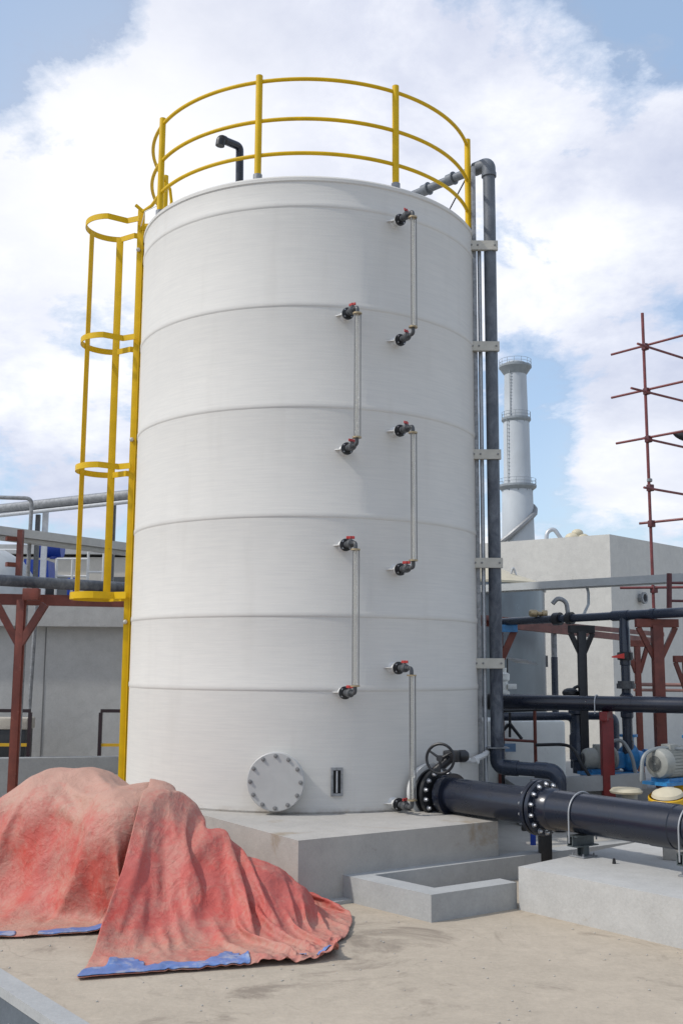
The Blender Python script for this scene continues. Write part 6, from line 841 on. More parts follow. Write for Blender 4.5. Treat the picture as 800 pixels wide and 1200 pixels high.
TARP_B = (55, 'rc',
[-1459,21,20,19,21,20,20,18,23,23,21,20,20,19,19,19,18,19,20,19,20,19,20,20,20,19,19,15,20,21,20,20,22,19,19,17,15,22,22,19,20,20,20,17,6,14,10,18,19,15,6,11,14,13,13,-2,-1,-1,1,-1,1,0,2,-1,-2,-2,1,-1,0,1,-2,1,0,1,1,0,0,0,-1,0,1,0,
4,-2,-1,0,1,-1,-1,-2,1,5,-2,-2,0,0,0,-1,0,6,-4,6,-1,-1,1,-5,-14,0,0,-1,-2,-1,1,-1,0,0,1,-1,-3,0,0,-1,1,0,-1,1,0,1,1,0,-1,1,-1,0,0,-1,1,1,1,0,0,-1,-1,0,3,-2,0,1,-2,1,0,-1,0,1,3,9,-2,-4,-3,0,4,-7,-13,-1,1,-2,1,-1,1,0,0,-1,-2,-1,-2,1,
0,0,0,1,1,0,1,-1,-1,1,-1,0,1,-1,1,0,1,1,0,-1,0,0,1,-3,2,-1,-2,2,0,0,1,0,1,4,-1,3,-12,0,-4,4,5,-8,-4,3,-1,-1,1,0,1,0,1,1,-5,-2,-2,1,1,1,1,0,1,0,-2,1,-1,0,0,0,0,1,1,0,0,-1,1,0,0,0,-2,0,-2,1,0,2,0,-1,1,0,-2,-1,-1,0,-5,4,-3,-2,5,6,1,-1,
0,0,0,-1,3,0,0,5,-2,-6,-1,1,-1,0,1,1,-1,0,-1,-1,0,0,-1,2,1,1,-1,0,1,-1,0,0,0,1,0,0,-4,1,-1,0,0,-2,-3,0,-1,2,6,-4,-8,2,0,11,3,-1,-1,1,-1,0,1,-2,1,3,0,3,3,-9,0,2,-3,1,-1,0,0,0,0,-2,1,0,1,1,0,1,-1,-1,0,0,0,0,0,1,-2,-1,-1,0,-2,0,-2,-2,
0,1,0,5,-2,-4,-5,10,7,2,-1,-1,1,1,1,-1,-1,0,-1,2,0,4,7,-11,3,-4,1,1,-3,0,-1,-3,2,-1,1,1,2,1,-1,-1,0,-1,0,-1,1,2,1,5,-13,0,-1,0,-1,1,0,-2,1,0,3,2,4,-9,11,1,0,1,2,-1,0,1,5,-2,-6,0,0,2,0,2,7,-7,4,-11,0,2,0,1,0,-3,0,2,3,0,-1,0,1,-3,1,0,
0,-2,2,2,-1,8,-14,-3,0,0,1,2,-2,-1,0,2,2,1,5,2,0,-1,1,2,0,0,1,0,4,0,-7,0,0,1,0,4,2,4,-7,-7,1,0,1,2,2,-3,1,-1,-1,0,0,1,2,-4,0,1,2,-1,-2,-2,7,3,-13,-2,0,0,1,1,-2,1,1,3,0,5,1,0,1,0,1,0,1,0,-1,-2,4,3,-4,-2,0,0,0,3,-2,13,-10,-7,0,0,3,0,
5,-3,-4,1,0,1,-1,1,3,-2,0,0,-1,0,0,-3,3,3,-9,-4,1,1,0,1,-1,1,3,1,4,1,1,-1,0,2,-1,0,-1,0,2,-1,2,1,1,-2,-1,-1,-1,0,1,15,-10,-8,0,0,2,0,3,0,-3,0,-2,0,1,1,-2,1,0,0,-1,0,0,1,3,0,-7,-4,0,2,-1,1,0,2,3,4,0,0,-1,1,1,1,-1,0,-1,-2,1,1,2,0,1,0,
-2,-2,0,0,-4,14,-1,-8,-1,0,1,-1,1,-1,-2,0,1,-1,0,4,-6,1,2,-2,-2,1,2,2,2,2,-8,-1,-2,3,-1,0,1,3,4,0,1,-1,-1,3,-1,0,0,-2,-1,-2,1,1,1,1,0,-2,1,-2,3,5,-8,6,-1,-3,-1,-1,1,-1,-1,-1,0,0,1,0,1,0,-4,0,0,1,0,-1,2,4,1,3,-8,2,-2,0,0,1,1,3,1,-1,
-1,-4,3,1,0,-2,0,0,-2,-2,0,-1,-1,0,2,0,1,-1,2,8,-9,1,1,0,-1,-3,-1,-1,0,1,0,-1,2,-2,2,-2,-1,0,2,1,0,-1,0,2,2,4,-7,1,-2,-2,2,3,1,0,-2,0,4,5,-1,0,0,-1,0,2,-3,-4,-1,0,1,0,-1,0,1,0,3,11,-5,-6,-1,-1,0,-4,0,1,0,-1,2,-1,-1,-1,1,-2,2,1,0,0,
1,0,1,0,0,5,-6,1,0,0,2,0,0,1,1,1,4,0,0,0,0,-1,3,4,-6,-4,-2,-1,2,-2,2,1,-2,-1,0,11,2,-10,-1,-2,2,-3,-1,1,1,-1,-3,-1,2,-2,2,1,0,1,2,0,0,0,0,0,0,4,-2,1,-1,0,-1,1,2,1,1,3,1,0,1,-1,0,-1,2,7,-3,-3,-3,-5,3,-3,-2,-3,0,1,1,7,8,-6,-5,-2,1,-1,
-2,0,0,0,-3,-1,3,-1,2,4,0,1,-4,-2,1,3,1,-1,0,1,0,1,-1,0,1,1,2,0,4,0,0,-1,1,1,-1,-1,2,9,-2,-1,-1,-13,0,-3,-1,0,0,2,3,5,7,-3,-8,-2,0,-1,-2,-3,2,3,-4,3,0,1,1,-1,-6,2,7,2,0,-1,0,-1,0,1,0,-1,1,-1,0,1,3,7,-3,-1,0,0,0,0,-1,1,-1,6,0,-4,2,-8,
-4,2,-2,0,-1,2,3,4,6,-2,-6,-4,0,-1,0,-5,0,4,1,1,-1,-3,1,-1,5,1,1,-3,-2,2,3,2,0,0,-1,0,0,0,1,-1,8,0,-6,-1,-1,0,1,1,0,-1,-5,-1,4,0,-1,1,-4,-1,0,0,-1,0,1,5,8,-2,-6,-5,0,1,3,-5,-1,2,3,-2,-2,-1,5,3,-1,-6,-1,6,3,1,-2,0,0,1,-1,1,-1,1,0,6,
-4,5,-3,-2,-2,-1,0,0,-1,0,-4,-3,7,-1,-2,2,0,-2,1,-1,-1,-2,0,4,6,1,-5,-2,-3,0,-2,3,0,1,1,0,0,3,-1,-7,2,8,2,-1,-4,2,0,1,0,1,-1,1,-1,1,1,6,0,2,1,-2,-1,-7,-4,-5,2,1,-2,-2,8,-4,0,1,1,-1,-1,-2,-1,-1,1,4,6,2,-3,-1,-7,5,-1,0,-1,0,1,1,1,-7,
3,8,0,0,-3,2,0,1,-1,0,0,-1,0,0,2,14,-6,1,-1,0,3,-2,-10,-8,-4,1,4,0,0,-1,5,-4,1,0,0,-1,0,-1,-1,0,1,3,6,-1,0,1,-3,0,0,0,-1,-1,2,-4,2,6,0,0,-2,1,2,-2,1,0,0,0,1,0,0,-1,15,-4,-3,0,0,-1,-5,2,-4,-3,-9,-2,5,-3,-1,3,4,-1,0,-1,0,-1,-1,0,-1,0,
1,3,4,-2,6,-1,0,-1,-2,1,0,0,-1,5,1,-1,-1,-2,3,-3,2,0,0,0,0,0,1,1,-2,-8,8,3,3,1,-2,-2,1,2,1,-2,-9,-9,2,1,1,1,2,0,-1,-2,-2,0,1,0,1,-1,0,3,4,-3,6,0,-2,0,-1,2,-2,5,1,-1,-1,-2,3,-2,1,1,-1,0,-1,0,0,0,0,1,11,1,-1,-5,-3,-5,-9,-2,0,2,2,6,2,
-1,-1,0,0,-1,0,1,-2,0,0,-2,1,-1,0,-1,-1,2,3,0,2,0,0,0,-1,4,1,-1,-1,0,1,-1,1,2,-2,-1,0,0,0,0,-1,0,-1,0,-3,-4,2,4,-4,8,3,-6,-10,2,2,4,1,0,-1,-2,1,2,2,2,1,0,1,-2,-2,-2,-2,0,-1,0,1,0,1,1,0,-1,1,1,-1,1,0,1,-1,2,0,-2,0,-1,0,0,0,1,-2,1,-6,
0,5,-1,-2,10,3,-16,1,7,-1,-2,1,0,1,-2,3,0,0,-1,1,2,1,0,-1,0,-1,0,-2,0,0,-1,0,1,1,0,1,-2,-1,2,0,0,0,2,-1,-4,3,-1,-1,0,1,-1,-3,0,1,-2,5,0,3,0,-2,-14,9,1,-2,1,3,-3,0,1,1,0,1,1,0,-2,-1,-1,-1,1,0,2,0,2,0,-1,0,-2,0,0,1,0,0,0,0,1,0,0,0,-2,
1,-2,0,1,1,-2,1,-2,0,-1,-2,0,0,-1,-6,-4,13,4,4,9,-3,-5,-3,-4,-1,1,0,0,-1,-1,0,-2,-1,0,1,1,1,2,-1,0,1,0,-1,-2,2,0,0,0,0,1,-1,0,1,0,1,1,0,-1,0,0,0,-4,-1,-1,-3,-4,-1,0,-8,-3,2,4,10,8,2,4,-5,-4,2,-2,-1,-1,-1,-1,0,1,2,3,1,-1,0,-1,-3,0,0,
1,-2,-4,1,1,2,0,0,0,-1,0,0,0,0,0,2,2,0,-1,-4,-5,-4,3,0,0,-5,0,0,4,11,4,1,1,-3,-9,-7,3,9,1,-1,-1,0,0,1,0,0,0,-2,-2,1,0,0,2,1,-1,-6,-2,2,-1,-2,1,2,1,-1,0,0,0,1,0,1,1,-4,-5,-6,-3,0,4,0,1,0,-2,0,-1,6,3,3,2,-5,-10,3,9,7,1,-3,-4,1,0,-1,-1,
-1,0,-1,0,1,1,2,1,-1,-5,-2,1,-1,1,-3,-1,2,1,-1,0,0,0,1,-2,-1,-2,-2,3,3,-2,-3,-3,-2,0,-1,0,1,0,0,2,0,0,-4,1,10,6,1,-3,-8,-1,5,1,0,0,-2,0,-1,0,0,0,0,0,-4,-2,4,1,-4,3,-4,0,2,0,-2,0,-1,0,-1,0,2,0,1,-1,-1,-2,2,-2,-3,-2,-2,-1,0,1,0,2,0,-4,
-1,5,7,4,0,-7,-9,6,5,3,0,-2,0,0,-1,0,0,0,-1,-2,-2,2,3,-3,-6,7,-3,-1,1,1,-2,-1,-1,1,-3,1,0,0,3,-2,-1,-2,2,-2,0,1,-2,-3,-2,-1,2,0,0,-2,0,1,0,1,4,1,-12,12,0,4,-1,0,1,0,-1,0,-1,0,-1,-1,0,2,1,-5,-4,7,-4,0,0,2,-3,0,-1,0,-1,1,-2,0,0,0,2,-3,
-4,0,4,3,0,0,-4,-6,0,1,1,0,-1,2,-2,1,0,1,3,8,-9,5,0,0,0,1,-2,-2,2,2,-1,0,1,1,-2,-8,-1,7,-2,-3,-5,7,-1,0,-2,0,-1,0,1,-2,-1,1,2,-2,1,-5,-6,-3,1,2,1,1,1,-1,2,0,-1,1,-1,2,0,0,-2,-9,3,13,-1,2,1,-1,-4,0,5,1,2,-1,-2,0,-1,-10,5,6,-3,-1,-10,
8,-1,1,0,-2,1,-1,1,-1,-2,-1,1,0,-3,1,6,-9,-2,-2,-2,0,2,3,-1,1,0,1,0,-1,0,0,-3,-11,2,12,0,4,-1,-2,1,4,3,1,1,-4,-3,1,-1,-8,10,3,-1,-4,-15,13,0,0,0,-1,1,0,0,-1,1,-2,-1,1,-2,1,-6,4,11,-11,2,3,-2,-2,-2,-3,2,0,-1,0,1,-3,-6,-5,11,2,1,2,0,
0,4,2,1,1,0,-5,-5,2,0,-8,10,3,0,-5,-11,10,1,1,1,0,-2,-1,-1,2,0,-4,1,-2,2,-4,4,-3,-6,5,13,-14,3,7,1,-3,-2,3,0,-2,0,-2,-3,3,1,-2,5,1,1,0,1,1,1,0,-4,-3,0,3,-1,-8,10,2,-1,-5,-10,9,7,-1,0,-1,1,0,-2,1,-1,-4,1,1,-2,1,-5,1,7,-9,-4,6,15,-16,
-1,1,4,5,4,-5,3,0,2,0,-6,3,3,1,0,-1,0,0,-1,-7,-4,4,1,-1,1,-1,9,1,0,-3,-8,3,9,-1,1,1,0,-2,-2,1,-2,-2,4,-2,1,-3,-2,-2,-1,4,-1,-6,-2,7,14,-14,-1,-3,-1,-2,4,0,0,-2,-7,6,5,0,0,1,0,0,-3,-8,5,1,-1,-1,4,2,3,-3,-5,1,-2,0,10,-1,0,1,0,0,-2,-2,
0,-1,2,0,-2,2,-1,-3,-5,0,2,4,-7,-1,-2,6,12,-8,3,-11,0,1,-1,-3,-7,10,4,0,0,1,-1,0,-5,-5,6,-3,3,3,3,0,-3,-4,0,2,0,-3,7,2,0,1,1,-1,0,-2,-1,-1,1,0,-1,-1,0,-2,-1,-1,-7,-1,5,2,-3,-1,-1,1,6,0,8,1,-1,-1,-6,10,-1,1,1,1,-1,0,-5,-6,5,-3,7,6,-1,
-1,-8,1,1,0,3,-5,3,5,1,3,0,0,-4,2,-1,-3,0,1,0,-2,0,-3,0,-1,8,-11,-6,5,3,-2,-1,-3,0,2,2,7,-3,-2,-2,10,-1,2,0,1,-2,0,-6,-5,6,1,8,1,-1,-3,-7,4,0,3,2,-1,1,3,0,2,1,-6,0,1,-3,-4,6,1,-1,-1,-3,0,-2,0,0,-5,-6,0,4,3,0,0,0,-1,5,1,-1,-4,0,6,1,
1,1,0,-6,-1,0,-3,5,5,1,-1,1,-2,-7,5,3,3,-1,0,-1,1,-2,5,0,0,4,-2,-3,-6,3,1,-1,1,-3,-3,1,-4,2,0,-1,1,3,-12,2,4,0,1,5,1,2,1,1,2,-1,0,0,-2,-3,4,0,-6,8,5,-1,0,0,-3,-6,6,3,1,-2,-1,1,1,-1,1,-1,1,-2,7,-2,-15,7,5,0,0,-1,-3,0,-3,-3,2,1,-1,7,
2,-6,3,-1,1,1,1,2,-1,-2,4,0,0,-2,-1,2,0,-1,-1,5,1,0,0,1,-2,-3,3,2,0,-1,-2,3,-1,-1,-1,0,1,-2,-1,2,-10,6,2,1,2,-1,0,-12,-2,4,5,1,1,11,0,-6,7,2,-4,-3,-1,-1,-1,-4,-13,5,0,0,0,-1,-1,1,1,2,0,-1,-1,1,0,-1,1,1,0,-1,0,3,0,0,0,-1,2,-2,-8,5,-9,
-5,14,-1,-1,0,-8,-2,0,3,-6,7,6,1,7,11,-8,3,-4,0,-2,-4,-5,-11,-12,-1,6,-1,-1,1,1,1,-1,0,1,-1,-1,1,1,-1,1,1,0,-1,0,2,0,0,1,0,1,0,-8,3,-2,-15,15,3,-2,-2,0,-5,0,-4,1,11,-2,0,-1,0,8,11,-3,-1,-11,-14,-4,-8,-5,1,0,6,1,1,-1,-1,-2,3,-1,0,1,
1,0,-1,0,1,-1,0,0,2,-1,1,-1,0,1,1,0,-1,-2,-9,9,1,-3,-6,2,-6,6,-5,1,1,2,2,1,0,-2,1,7,7,-7,-5,-11,-12,-3,-1,0,11,5,0,0,1,-1,2,0,0,0,0,1,-1,-1,1,-1,2,0,0,0,0,-1,2,0,1,2,-4,7,-5,2,5,-4,-17,4,-1,-6,3,0,4,1,0,2,0,-1,-1,0,-5,-13,-2,7,5,-8,
-7,0,10,6,5,0,-1,-1,2,0,1,2,-1,0,0,0,0,0,1,-1,0,1,0,1,0,-1,0,1,1,4,-4,7,0,-2,-23,3,5,-2,1,-4,0,8,-3,0,1,1,1,0,-8,-17,0,0,1,7,10,-1,-2,3,0,2712,2,3,2,2,4,3,2,2,1,3,3,5,6,7,6,4,5,5,4,3,4,4,3,4,3,5,5,0,2,2,2,2,3,3,6,8,4,4,4,5,5,4,6,5,
-3,-8,-4,-2,1,14,14,15,16,16,25,0,0,-1,1,-1,0,1,-1,1,1,-1,-1,1,1,-2,1,-1,-1,0,1,0,0,0,0,0,-1,-1,2,0,0,0,0,-1,0,-1,-2,3,0,0,0,0,0,-2,-1,-1,2,3,1,-2,-8,0,1,-1,0,25,0,-1,1,-1,0,0,1,1,0,0,2,-1,-2,-2,1,0,0,0,0,0,0,0,1,0,0,-1,-1,1,0,0,0,
0,-1,0,0,0,0,0,1,-1,0,0,-1,-4,4,1,-6,7,-3,-2,-2,-2,0,0,26,0,-1,0,0,0,1,0,1,1,0,-1,0,-1,-3,-1,-2,1,2,1,0,0,0,1,0,0,0,-1,-1,0,1,-1,-1,1,1,1,-1,-2,2,0,0,0,-1,-1,1,-2,-1,-3,-6,-5,6,2,0,0,-4,26,-1,0,0,0,0,1,-4,3,0,2,-1,-2,0,1,-1,2,1,-2,
0,0,-1,0,0,0,0,-1,1,0,0,-1,1,0,1,1,-3,0,0,0,2,1,-2,-1,-3,-6,-3,0,-5,-6,15,-3,-2,1,-3,-19,25,0,0,-1,0,0,-1,1,-6,-1,3,2,0,2,1,1,2,-2,0,-1,0,0,-1,-1,0,1,1,-1,0,0,0,-1,2,1,-2,-2,-1,2,0,-1,-2,-3,-7,-7,-1,-1,4,1,-9,6,7,-1,1,-7,-6,25,0,-1,
0,1,-1,-2,0,-1,-1,-3,5,0,-1,3,1,0,1,-1,-1,-1,0,0,0,1,0,1,0,-1,0,-1,2,-1,0,-1,1,-4,1,-1,-5,-5,-2,-3,-3,0,0,1,2,-3,1,3,2,-5,-3,0,25,0,0,-2,-1,1,-2,0,2,1,-4,-6,9,-1,3,2,-3,0,0,-2,1,1,-1,0,0,2,1,-1,-1,-2,2,-1,1,-1,0,-1,0,-11,-8,1,-2,-2,
6,-1,-3,-1,1,4,0,-2,0,0,-2,-2,2,26,-1,0,-1,-4,0,5,0,0,-1,0,-1,-5,5,-3,3,0,-1,0,0,0,0,2,0,2,0,-1,0,-1,0,-1,-1,-2,0,1,0,-5,-6,-8,-7,4,0,3,5,-5,0,-1,4,1,-1,-1,-3,2,-3,1,26,0,-2,-2,0,-2,-3,7,1,0,0,-1,-1,-3,-2,3,3,-2,0,2,-1,-3,4,2,-1,-1,
1,0,0,-1,-2,0,-1,-5,1,-2,-2,2,-2,-9,-7,3,-1,4,2,-3,-1,4,2,-1,-1,-3,0,-1,-1,27,-2,-1,0,-1,0,-3,-4,5,5,-1,1,-1,-2,0,-9,6,5,0,0,0,1,-3,2,0,0,-1,0,0,-1,-2,-2,3,0,-8,1,1,-3,2,0,-7,-7,-1,2,1,2,-2,-2,6,-2,-1,-1,-2,-3,0,26,0,0,0,-1,-6,1,-1,
0,-1,6,2,0,-1,-3,0,-10,7,6,1,0,0,1,-1,0,-1,-1,0,-1,0,0,-2,-2,-1,1,-4,0,1,-1,0,0,-7,-7,0,3,-1,1,3,0,-1,-4,0,-2,-2,1,25,0,-1,1,0,2,0,-2,-3,1,-1,0,1,1,0,-1,3,-9,2,6,1,2,-1,0,-1,-1,-3,0,0,-1,-1,-1,-8,3,2,-2,-3,1,2,1,0,0,-6,-4,1,3,-2,-1,
1,-1,-5,2,-3,-1,12,25,-1,1,0,1,1,1,0,-1,-3,-1,1,-1,-1,1,2,-2,3,-7,1,2,0,-1,0,-3,-1,2,-2,1,0,0,-1,-1,-5,0,0,1,-2,-1,2,2,1,-1,-10,8,0,-2,-3,1,0,-3,-2,-4,9,10,25,0,-1,1,0,-1,1,2,0,0,-2,-2,-2,0,0,3,2,-4,2,-6,-1,-2,-6,3,-1,3,-1,1,0,1,-1,
0,1,-3,-1,0,0,1,1,-1,0,0,0,2,-10,8,-1,-4,2,-3,0,-2,1,11,-4,24,0,1,-1,0,0,-3,0,3,2,-1,-1,1,-2,0,1,2,-1,-5,-3,-2,-3,-3,-7,11,0,-1,1,0,1,-1,0,-1,0,-2,1,1,-1,0,1,1,1,1,0,1,-10,6,0,1,-4,0,-1,5,-1,-1,25,-1,0,1,0,0,-2,-5,1,2,3,0,0,-1,-3,2,
4,0,-1,-4,-6,-1,-2,-8,-5,7,4,2,0,-1,-2,-2,5,-2,0,2,-1,2,0,0,0,1,2,2,-1,2,-7,3,0,1,-1,0,-2,-3,-1,24,1,-1,-1,0,1,0,-1,-7,-3,-3,5,7,2,-5,-5,2,4,3,-1,0,-2,-1,-4,-10,-5,5,0,6,-1,1,-4,0,3,0,1,4,-2,2,-2,-1,2,3,1,1,-3,2,-1,2,-1,1,-1,-1,-4,
1,25,-1,0,0,0,0,0,1,-2,-6,-1,-9,-4,16,1,-9,0,2,-3,7,2,1,3,1,-7,-14,-1,2,4,-3,-1,7,-8,6,0,1,1,1,-4,3,6,3,-1,0,-1,0,0,1,2,2,-1,-1,-3,-1,-3,24,-2,-1,0,1,1,1,0,2,0,-3,-1,-10,-12,18,-3,-9,-1,0,1,5,4,5,2,0,-3,-14,-2,2,4,-4,-2,3,1,1,2,-1,
1,-1,4,3,1,0,-1,2,3,2,0,-1,0,-1,0,0,-3,-5,23,0,-5,-2,2,2,3,3,-1,0,-4,0,3,-12,-8,15,-14,-1,0,-3,3,3,6,5,3,0,-5,-13,-1,10,1,-6,0,0,2,0,-2,3,4,6,-1,-5,-1,6,3,1,-2,2,0,0,1,0,-1,0,-1,23,-3,4,-2,-1,-3,-1,4,2,-1,0,-5,-1,6,-12,-5,12,-11,5,
-2,-3,1,-1,5,6,3,0,-1,-18,3,6,0,3,-4,0,0,7,-3,8,-1,-8,2,7,2,-1,-2,3,0,1,-1,1,0,-1,0,-1,21,2,-1,0,-6,1,-4,-17,2,15,5,0,-3,-3,6,-8,2,3,-9,5,0,-1,-2,-1,3,6,3,1,-4,-18,9,6,1,-1,-1,1,0,5,3,-9,3,8,1,-1,-2,1,1,1,0,0,-1,-1,1,0,0,18,3,2,-1,
1,-6,-1,7,-8,-15,8,9,-1,1,-4,2,-7,4,3,-4,-1,-1,0,0,-1,2,6,3,1,-1,-13,8,1,3,1,-3,0,6,-9,2,8,0,0,-2,0,2,0,0,0,0,0,0,0,-1,1,19,-4,0,6,2,1,0,0,-1,-2,-12,0,5,-3,1,1,2,-4,2,0,-1,-1,-1,-2,1,-1,3,5,4,-2,1,-6,6,1,0,1,0,-4,0,6,0,-1,-1,-1,3,0,
0,0,0,1,-1,-1,0,1,0,19,3,2,-1,0,1,-1,0,1,-1,0,-7,-3,2,2,1,1,2,-1,-1,-3,-2,-2,-1,-1,0,-1,2,6,5,-1,2,-3,2,0,0,-1,-3,6,-1,-1,0,-2,3,0,1,0,0,-1,-1,0,1,0,0,0,-8,13,6,10,5,-2,-4,-2,0,2,1,2,2,1,0,1,-1,-3,0,-1,1,-1,-1,-1,-2,-1,-1,-1,0,4,4,
-1,1,-1,1,-1,-2,2,-1,0,0,0,1,1,0,0,-1,-1,0,2,-1,-1,0,1,-2,12,1,2,3,2,1,-1,-2,2,1,1,2,2,1,-1,0,-1,0,-1,0,-2,-1,1,0,1,-1,0,0,0,0,4,1,-3,-1,0,0,0,-2,-1,1,2,-1,3,-1,0,-1,0,0,0,-3,-1,-2,2,-2,2,8,3,-2,-3,4,4,6,3,0,1,1,0,0,1,0,-2,0,0,0,-2,
1,0,-1,0,-1,1,0,0,1,1,1,1,-1,-1,-1,0,0,0,0,1,0,1,-1,-1,-1,0,1,-1,-2,-2,-1,2,-4,2,0,12,-9,-1,-1,-1,8,11,4,0,-1,1,1,0,0,0,0,0,0,-1,1,-1,1,0,-1,0,0,0,0,-1,0,1,0,2,-1,-1,0,1,1,1,0,0,-1,-1,-1,0,0,-1,-1,0,0,-1,-1,-1,-1,0,7,0,1,2,7,2,-2,-3,
0,-1,2,3,4,2,1,0,-1,0,0,0,0,-1,-1,0,0,-1,-1,1,2,1,-1,1,0,0,0,-1,0,1,1,0,-1,-1,0,0,0,0,0,0,-1,-1,1,-2,-3,2,-3,15,0,0,-3,0,3,0,3,-1,2,-5,4,3,0,2,0,0,0,-1,0,0,-1,-2,-2,-1,2,3,2,0,-1,-1,1,1,1,1,-1,-1,1,0,0,0,1,-2,0,1,-1,-1,-2,-1,1,-5,-5,
8,-2,0,24,-4,-2,-4,-13,-9,-3,2,11,9,11,-1,-4,1,0,3,-1,-1,-1,-2,-1,0,2,2,3,1,-1,-4,-2,1,5,-1,-3,2,1,0,2,0,0,1,0,0,0,0,-1,0,-4,-3,-5,-5,0,3,-2,2,3,24,0,-1,-2,-2,-4,-3,5,3,0,-5,-4,0,3,2,-4,2,2,3,1,0,0,-1,0,-3,-2,-1,4,3,2,-7,-6,6,2,0,1,
-1,3,2,-1,1,2,1,-1,-3,-3,0,1,-1,-1,-3,-1,-2,-2,2,25,-1,0,-1,1,0,-3,-1,-6,-6,-1,4,7,-1,-13,3,3,-1,2,2,2,0,0,-1,1,2,4,1,-2,-11,-5,10,2,-4,1,2,3,-3,2,2,2,1,2,0,-1,-1,0,-3,0,-1,0,-3,-4,0,-1,25,0,-2,1,-2,-1,1,-8,-4,1,6,4,-7,-16,6,2,2,0,
-1,4,2,2,-1,2,4,1,-4,-6,-11,-2,12,3,-5,5,0,1,2,0,0,3,-1,0,2,2,-1,-2,0,0,-1,0,0,0,-3,-4,1,24,1,0,-2,-1,1,0,1,-2,-1,1,-11,-17,8,7,2,-5,2,3,-1,2,2,1,2,-2,-5,-3,-10,0,14,4,-9,8,-5,4,1,2,-1,1,-2,3,-2,1,1,2,-1,-3,1,2,1,1,-1,-1,-4,-1,25,-1,
0,0,0,0,0,1,-1,-1,-14,-11,8,3,2,-4,2,4,3,-2,-3,-2,2,-1,-2,-4,-10,1,15,4,-7,9,-12,7,1,1,-3,5,-1,-2,3,-1,0,2,-2,2,0,-3,-2,0,1,2,1,1,-3,25,0,0,0,0,-2,1,1,0,-8,-5,8,-2,-4,-3,3,4,-2,-8,-3,-1,1,4,2,-8,-11,4,13,4,-5,7,-10,3,3,-2,2,-2,3,-1,
2,-1,-2,3,1,-3,-1,5,0,0,-1,-1,0,2,1,-1,25,0,0,0,1,1,1,-3,-11,-1,6,-4,3,2,1,-4,-9,-5,0,5,6,4,-3,-13,-9,9,4,3,1,6,-9,-6,8,-2,1,0,-1,2,1,0,1,-2,-3,5,2,-4,-2,7,1,4,1,0,-1,0,-3,25,0,1,0,0,-1,-6,-5,7,-2,-2,4,1,0,-9,-4,1,3,4,5,-1,-12,-8,-8,
7,3,6,5,2,-2,-13,3,2,-2,0,1,4,-6,1,6,-1,-1,-5,4,6,0,-6,-1,4,-2,7,6,1,-1,-1,21,2,2,-1,-2,-5,0,0,-1,5,3,0,0,-3,1,0,1,-2,5,-10,-11,-4,-9,7,4,6,8,1,-3,-13,-2,6,-2,-1,0,1,-5,2,6,0,0,-5,0,2,7,2,-2,-7,2,2,-10,0,16,1,6,16,5,-4,2,1,1,-3,2,3,
1,0,0,0,0,-1,-5,-6,7,-12,-12,1,-1,8,4,3,6,3,0,-11,-7,0,1,0,0,3,-4,2,5,-4,2,-1,-5,0,1,6,6,-1,-3,-6,1,2,-12,-6,20,7,24,-7,2,2,1,-3,4,1,0,0,0,0,0,-1,-5,2,-4,-8,-6,7,0,7,4,-2,0,1,0,-9,-9,-1,3,-2,-1,3,-2,-1,7,-3,-1,4,-4,-2,-2,1,-2,14,0,
-3,-3,-4,3,3,-18,-5,11,24,1,0,-4,-5,7,2,0,-1,0,0,0,-3,-3,3,-5,4,-3,5,1,-1,0,-3,-1,1,0,-8,-11,1,3,5,-6,-2,3,-4,3,0,-1,3,2,-5,0,0,0,9,-2,0,0,-2,-2,-2,1,1,-17,-3,25,-1,0,-7,7,0,-1,1,1,0,0,-4,-3,1,-5,6,3,0,0,-2,2,-5,-3,4,-1,-2,-14,1,4,
-1,7,-6,-4,1,-2,2,-2,3,1,0,-5,1,0,-1,3,2,2,0,-1,0,-3,0,-1,-2,-16,23,-1,-6,8,-1,0,1,0,-2,1,-5,-3,1,0,7,1,0,-1,-3,1,-4,2,3,0,-2,-13,2,4,0,10,-9,-1,-4,-1,-7,-3,5,0,3,0,-5,1,2,-1,0,-5,7,2,0,1,0,-2,5,1,-7,22,-1,4,-1,0,0,-1,-5,-1,1,-1,4,
2,1,0,-1,0,-4,1,1,2,0,-1,-1,-1,0,1,-2,2,0,-1,0,-6,-4,0,-1,-8,4,3,-3,-2,2,0,2,0,0,-3,2,2,1,2,3,2,3,1,25,-1,0,1,-2,-2,-2,3,2,-6,4,2,1,-1,-1,0,-4,3,1,0,-1,0,1,0,0,0,-1,0,1,-3,-1,0,1,-7,7,1,-8,-7,-1,-1,0,2,2,-1,2,6,-3,0,4,2,2,1,0,0,1,24,
1,-1,-2,-2,1,1,2,-2,2,-1,0,0,1,0,-2,1,0,0,0,-1,1,0,-1,-1,-1,2,1,0,-2,-3,3,2,-2,-3,-3,6,-5,-8,-6,6,4,1,-5,1,7,-1,2,2,1,2,0,0,-4,-8,24,-1,0,-2,0,1,1,-2,2,0,0,-1,1,1,-2,0,1,0,0,-1,1,0,0,1,-2,1,0,-1,0,-3,-1,3,2,0,0,-2,0,-2,-3,-4,4,6,1,
-7,-13,5,6,4,-7,6,2,-3,-6,-7,-4,25,-1,-2,1,0,-1,1,1,0,0,-1,1,0,-1,0,0,0,0,-1,1,0,0,0,0,1,0,-2,-1,-1,-2,4,1,-1,2,-1,1,-1,-1,-1,-3,4,2,0,0,-10,-15,12,2,4,-8,-2,-5,-1,0,1,24,0,0,-1,1,-1,1,0,-1,1,1,-1,0,0,0,0,-1,0,0,-1,1,-1,0,0,1,0,0,0,
